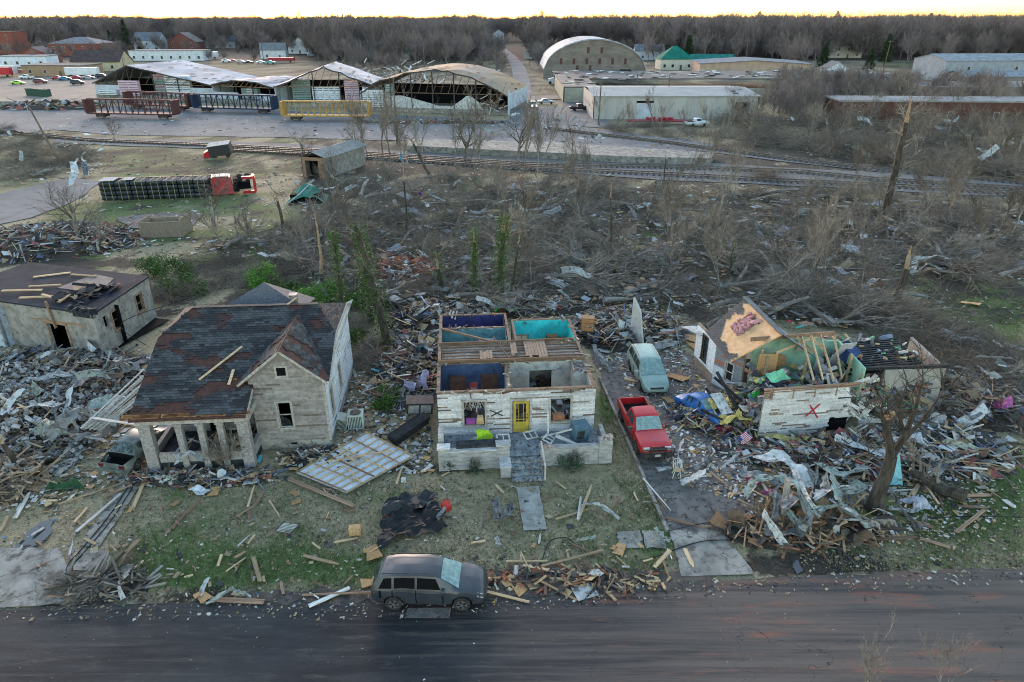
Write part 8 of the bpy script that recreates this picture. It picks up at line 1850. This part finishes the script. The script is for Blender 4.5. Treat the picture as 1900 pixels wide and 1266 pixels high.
# charred timbers over the blue car
for (a,b,lab) in (((1325,700,2.6),(1400,765,.6),'charred timber leaning down beside the blue car, upper one'),((1300,760,1.2),(1380,800,.4),'charred timber lying across the blue car'),((1330,690,3.0),(1375,770,.8),'charred timber standing steeply against the wrecked house'),((1310,720,2.0),(1345,770,.9),'short charred timber over the blue car roof')):
    m=MB(); m.bar(G(*a),G(*b),.14,.14); o=m.build('timber',mt['tar']); tag(o,lab,'timber')
m=MB(); a=G(1335,765,1.6); m.hexa([(-.5,-.6,0),(.5,-.6,0),(.5,-.56,0),(-.5,-.56,0),(-.5,.3,1.1),(.5,.3,1.1),(.5,.34,1.1),(-.5,.34,1.1)]); o=m.build('screen_door',mt['metalwhite'],loc=a,rot=(-.3,.2,.6)); tag(o,'pale framed door panel lying on the wreckage over the blue car','door')
# cables
cab=M('cable',(.012,.013,.014),rough=.6)
def cable(pts,lab,r_=.025):
    P=[G(p[0],p[1],p[2] if len(p)>2 else .05) for p in pts]; Q_=[]
    for i in range(len(P)-1):
        p0,p1,p2,p3=P[max(0,i-1)],P[i],P[i+1],P[min(len(P)-1,i+2)]
        for k in range(6):
            t=k/6; Q_.append(.5*((2*p1)+(-p0+p2)*t+(2*p0-5*p1+4*p2-p3)*t*t+(-p0+3*p1-3*p2+p3)*t*t*t))
    Q_.append(P[-1]); m=MB(); m.tube(Q_,r_,5); o=m.build('cable',cab); tag(o,lab,'cable')
cable([(240,900),(200,960),(150,1020),(125,1050),(125,1080),(150,1092),(250,1072)],'long black cable curving from the sedan to the left apron')
cable([(255,890),(210,960),(160,1020),(132,1052),(130,1074)],'second black cable running beside the long one')
cable([(985,1075),(1005,1040),(1020,1005),(1050,998,.2),(1068,1010)],'black cable looping on the lawn right of the street car')
cable([(1240,985,.08),(1330,970,.2),(1395,1000,.1),(1300,1005,.08),(1200,1040)],'thin black cable lying over the concrete apron')
cable([(330,560,3.6),(225,600,3.0),(270,640,1.0)],'black cable hanging from the corner of the block building')
cable([(1725,962),(1800,958),(1900,960)],'thin cable lying on the right lawn')
# insulation, fridge etc.: fine litter as stuff
m=MB(); r=rng(404)
PAL=[(.55,.5,.42),(.5,.36,.2),(.3,.18,.1),(.65,.66,.66),(.05,.05,.055),(.2,.19,.18),(.6,.6,.58),(.42,.27,.14)]
LP=[(.4,.3,.18),(.22,.14,.09),(.05,.05,.055),(.1,.09,.08),(.5,.47,.42),(.3,.22,.14)]
def litter(poly,n,s0,s1,pal=PAL,z=.02,odd=.012):
    for _ in range(n):
        x,y=samp(poly,r); p=G(x,y,z); c=r.choice(pal) if r.random()>odd else r.choice([(.03,.2,.4),(.5,.03,.05),(.05,.35,.3),(.5,.4,.05),(.1,.4,.1)])
        L=r.uniform(s0,s1)*r.choice([1,1,1.8]); m.obox(p,L,L*r.uniform(.2,.8),r.uniform(.01,.05),(r.uniform(-.3,.3),r.uniform(-.3,.3),r.uniform(0,3.1)),0,cn(c,r.uniform(.6,1.1)))
litter(FRONT,2600,.02,.09,LP); litter(FRONT,260,.08,.25,LP); litter([(0,1100),(700,1095),(1900,1050),(1900,1085),(1400,1105),(700,1150),(0,1150)],1300,.02,.12,LP)
litter(RYARD,1500,.04,.2); litter(DRIVE,1500,.04,.25); litter([(1640,860),(1900,820),(1900,1050),(1500,1060),(1450,1010),(1700,1010)],900,.02,.13,LP)
litter(MIDZ,4200,.08,.42,PAL+[(.5,.52,.54)]*2,.4); litter(MIDZ,560,.4,1.2,[(.45,.33,.2),(.5,.52,.54),(.2,.13,.09),(.3,.32,.34)],.6); litter([(1650,520),(1900,560),(1900,820),(1750,700)],450,.04,.22,LP); litter([(640,640),(800,600),(800,880),(620,870)],1600,.05,.3); litter([(0,640),(270,640),(270,900),(0,950)],1500,.06,.3)
litter([(150,270),(560,290),(560,470),(200,480),(150,400)],700,.1,.45); litter([(0,240),(200,255),(180,330),(0,345)],300,.15,.6); litter([(100,205),(940,225),(1340,268),(1300,280),(560,256),(100,250)],650,.15,.8); litter([(560,290),(1240,320),(1900,360),(1900,375),(1240,345),(560,310)],300,.1,.5)
litter([(0,1150),(700,1150),(1400,1105),(1900,1085),(1900,1266),(0,1266)],120,.02,.06,LP); litter([(1340,200),(1900,210),(1900,330),(1500,290)],420,.15,.7); litter([(950,60),(1900,60),(1900,190),(1000,150)],0,.5,1)
litter([(1080,560),(1260,560),(1280,690),(1110,690)],900,.06,.3)
o=m.build('litter',mt['vc']); tag(o,'fine scattered splinters and scraps',kind='stuff')
# grass tufts on the lawns
m=MB(); r=rng(505)
LW=[[(190,900),(540,870),(800,890),(950,900),(1100,890),(1240,900),(1235,1060),(900,1090),(560,1100),(280,1100),(200,1020)],[(1640,860),(1900,820),(1900,1050),(1560,1060),(1500,1020),(1700,1010)],[(1690,530),(1900,560),(1900,700),(1780,640)],[(1110,700),(1160,800),(1230,960),(1180,960),(1120,860)]]
for poly,n in zip(LW,(11000,4200,2600,1500)):
    for _ in range(n):
        x,y=samp(poly,r); p=G(x,y,-.05); g=gcol(p.x,p.y)[0]
        col=cn((.1,.165,.045),r.uniform(.6,1.3)) if r.random()<g*1.1 else cn((.34,.285,.18),r.uniform(.6,1.25))
        for k in range(3):
            a=r.uniform(0,6.28); s=Vector((math.cos(a),math.sin(a),0))*.018; q=p+Vector((r.uniform(-.08,.08),r.uniform(-.08,.08),0)); t=q+Vector((r.uniform(-.05,.05),r.uniform(-.05,.05),r.uniform(.06,.15))); m.face([q-s,q+s,t],0,col)
o=m.build('grass',mt['vc']); tag(o,'short winter grass tufts',kind='stuff')

r=rng(31337)
for k in range(34):
    x,y=samp(MIDZ,r); a=G(x,y,r.uniform(.2,.9)); an=r.uniform(0,6.28); L=r.uniform(2.5,6.5); d=Vector((math.cos(an)*L,math.sin(an)*L,r.uniform(-.3,1.2))); r0=r.uniform(.1,.24)
    t=thing('fallen_log','thick bare broken limb lying among the middle brush','log',a,group='broken limbs in the middle brush'); m=MB(); b1=Vector((r.uniform(-.3,.3),r.uniform(-.3,.3),.25))
    m.tube([(0,0,0),d*.3+b1*.6,d*.6+b1,d],[r0,r0*.85,r0*.65,r0*.4],6); m.build('trunk',mt['twig'],t)
    m=MB(); m.tube([(0,0,0),-d.normalized()*.5+Vector((0,0,.1))],[r0*.95,r0*.2],5); m.build('torn_end',mt['snapped'],t)
    m=MB()
    for q in range(4): grow(m,m,d*r.uniform(.3,1),rdir(d.normalized(),r.uniform(.4,1),r),r.uniform(.8,2),r0*.35,2,3,r,PN)
    m.build('branches',mt['twig'],t)
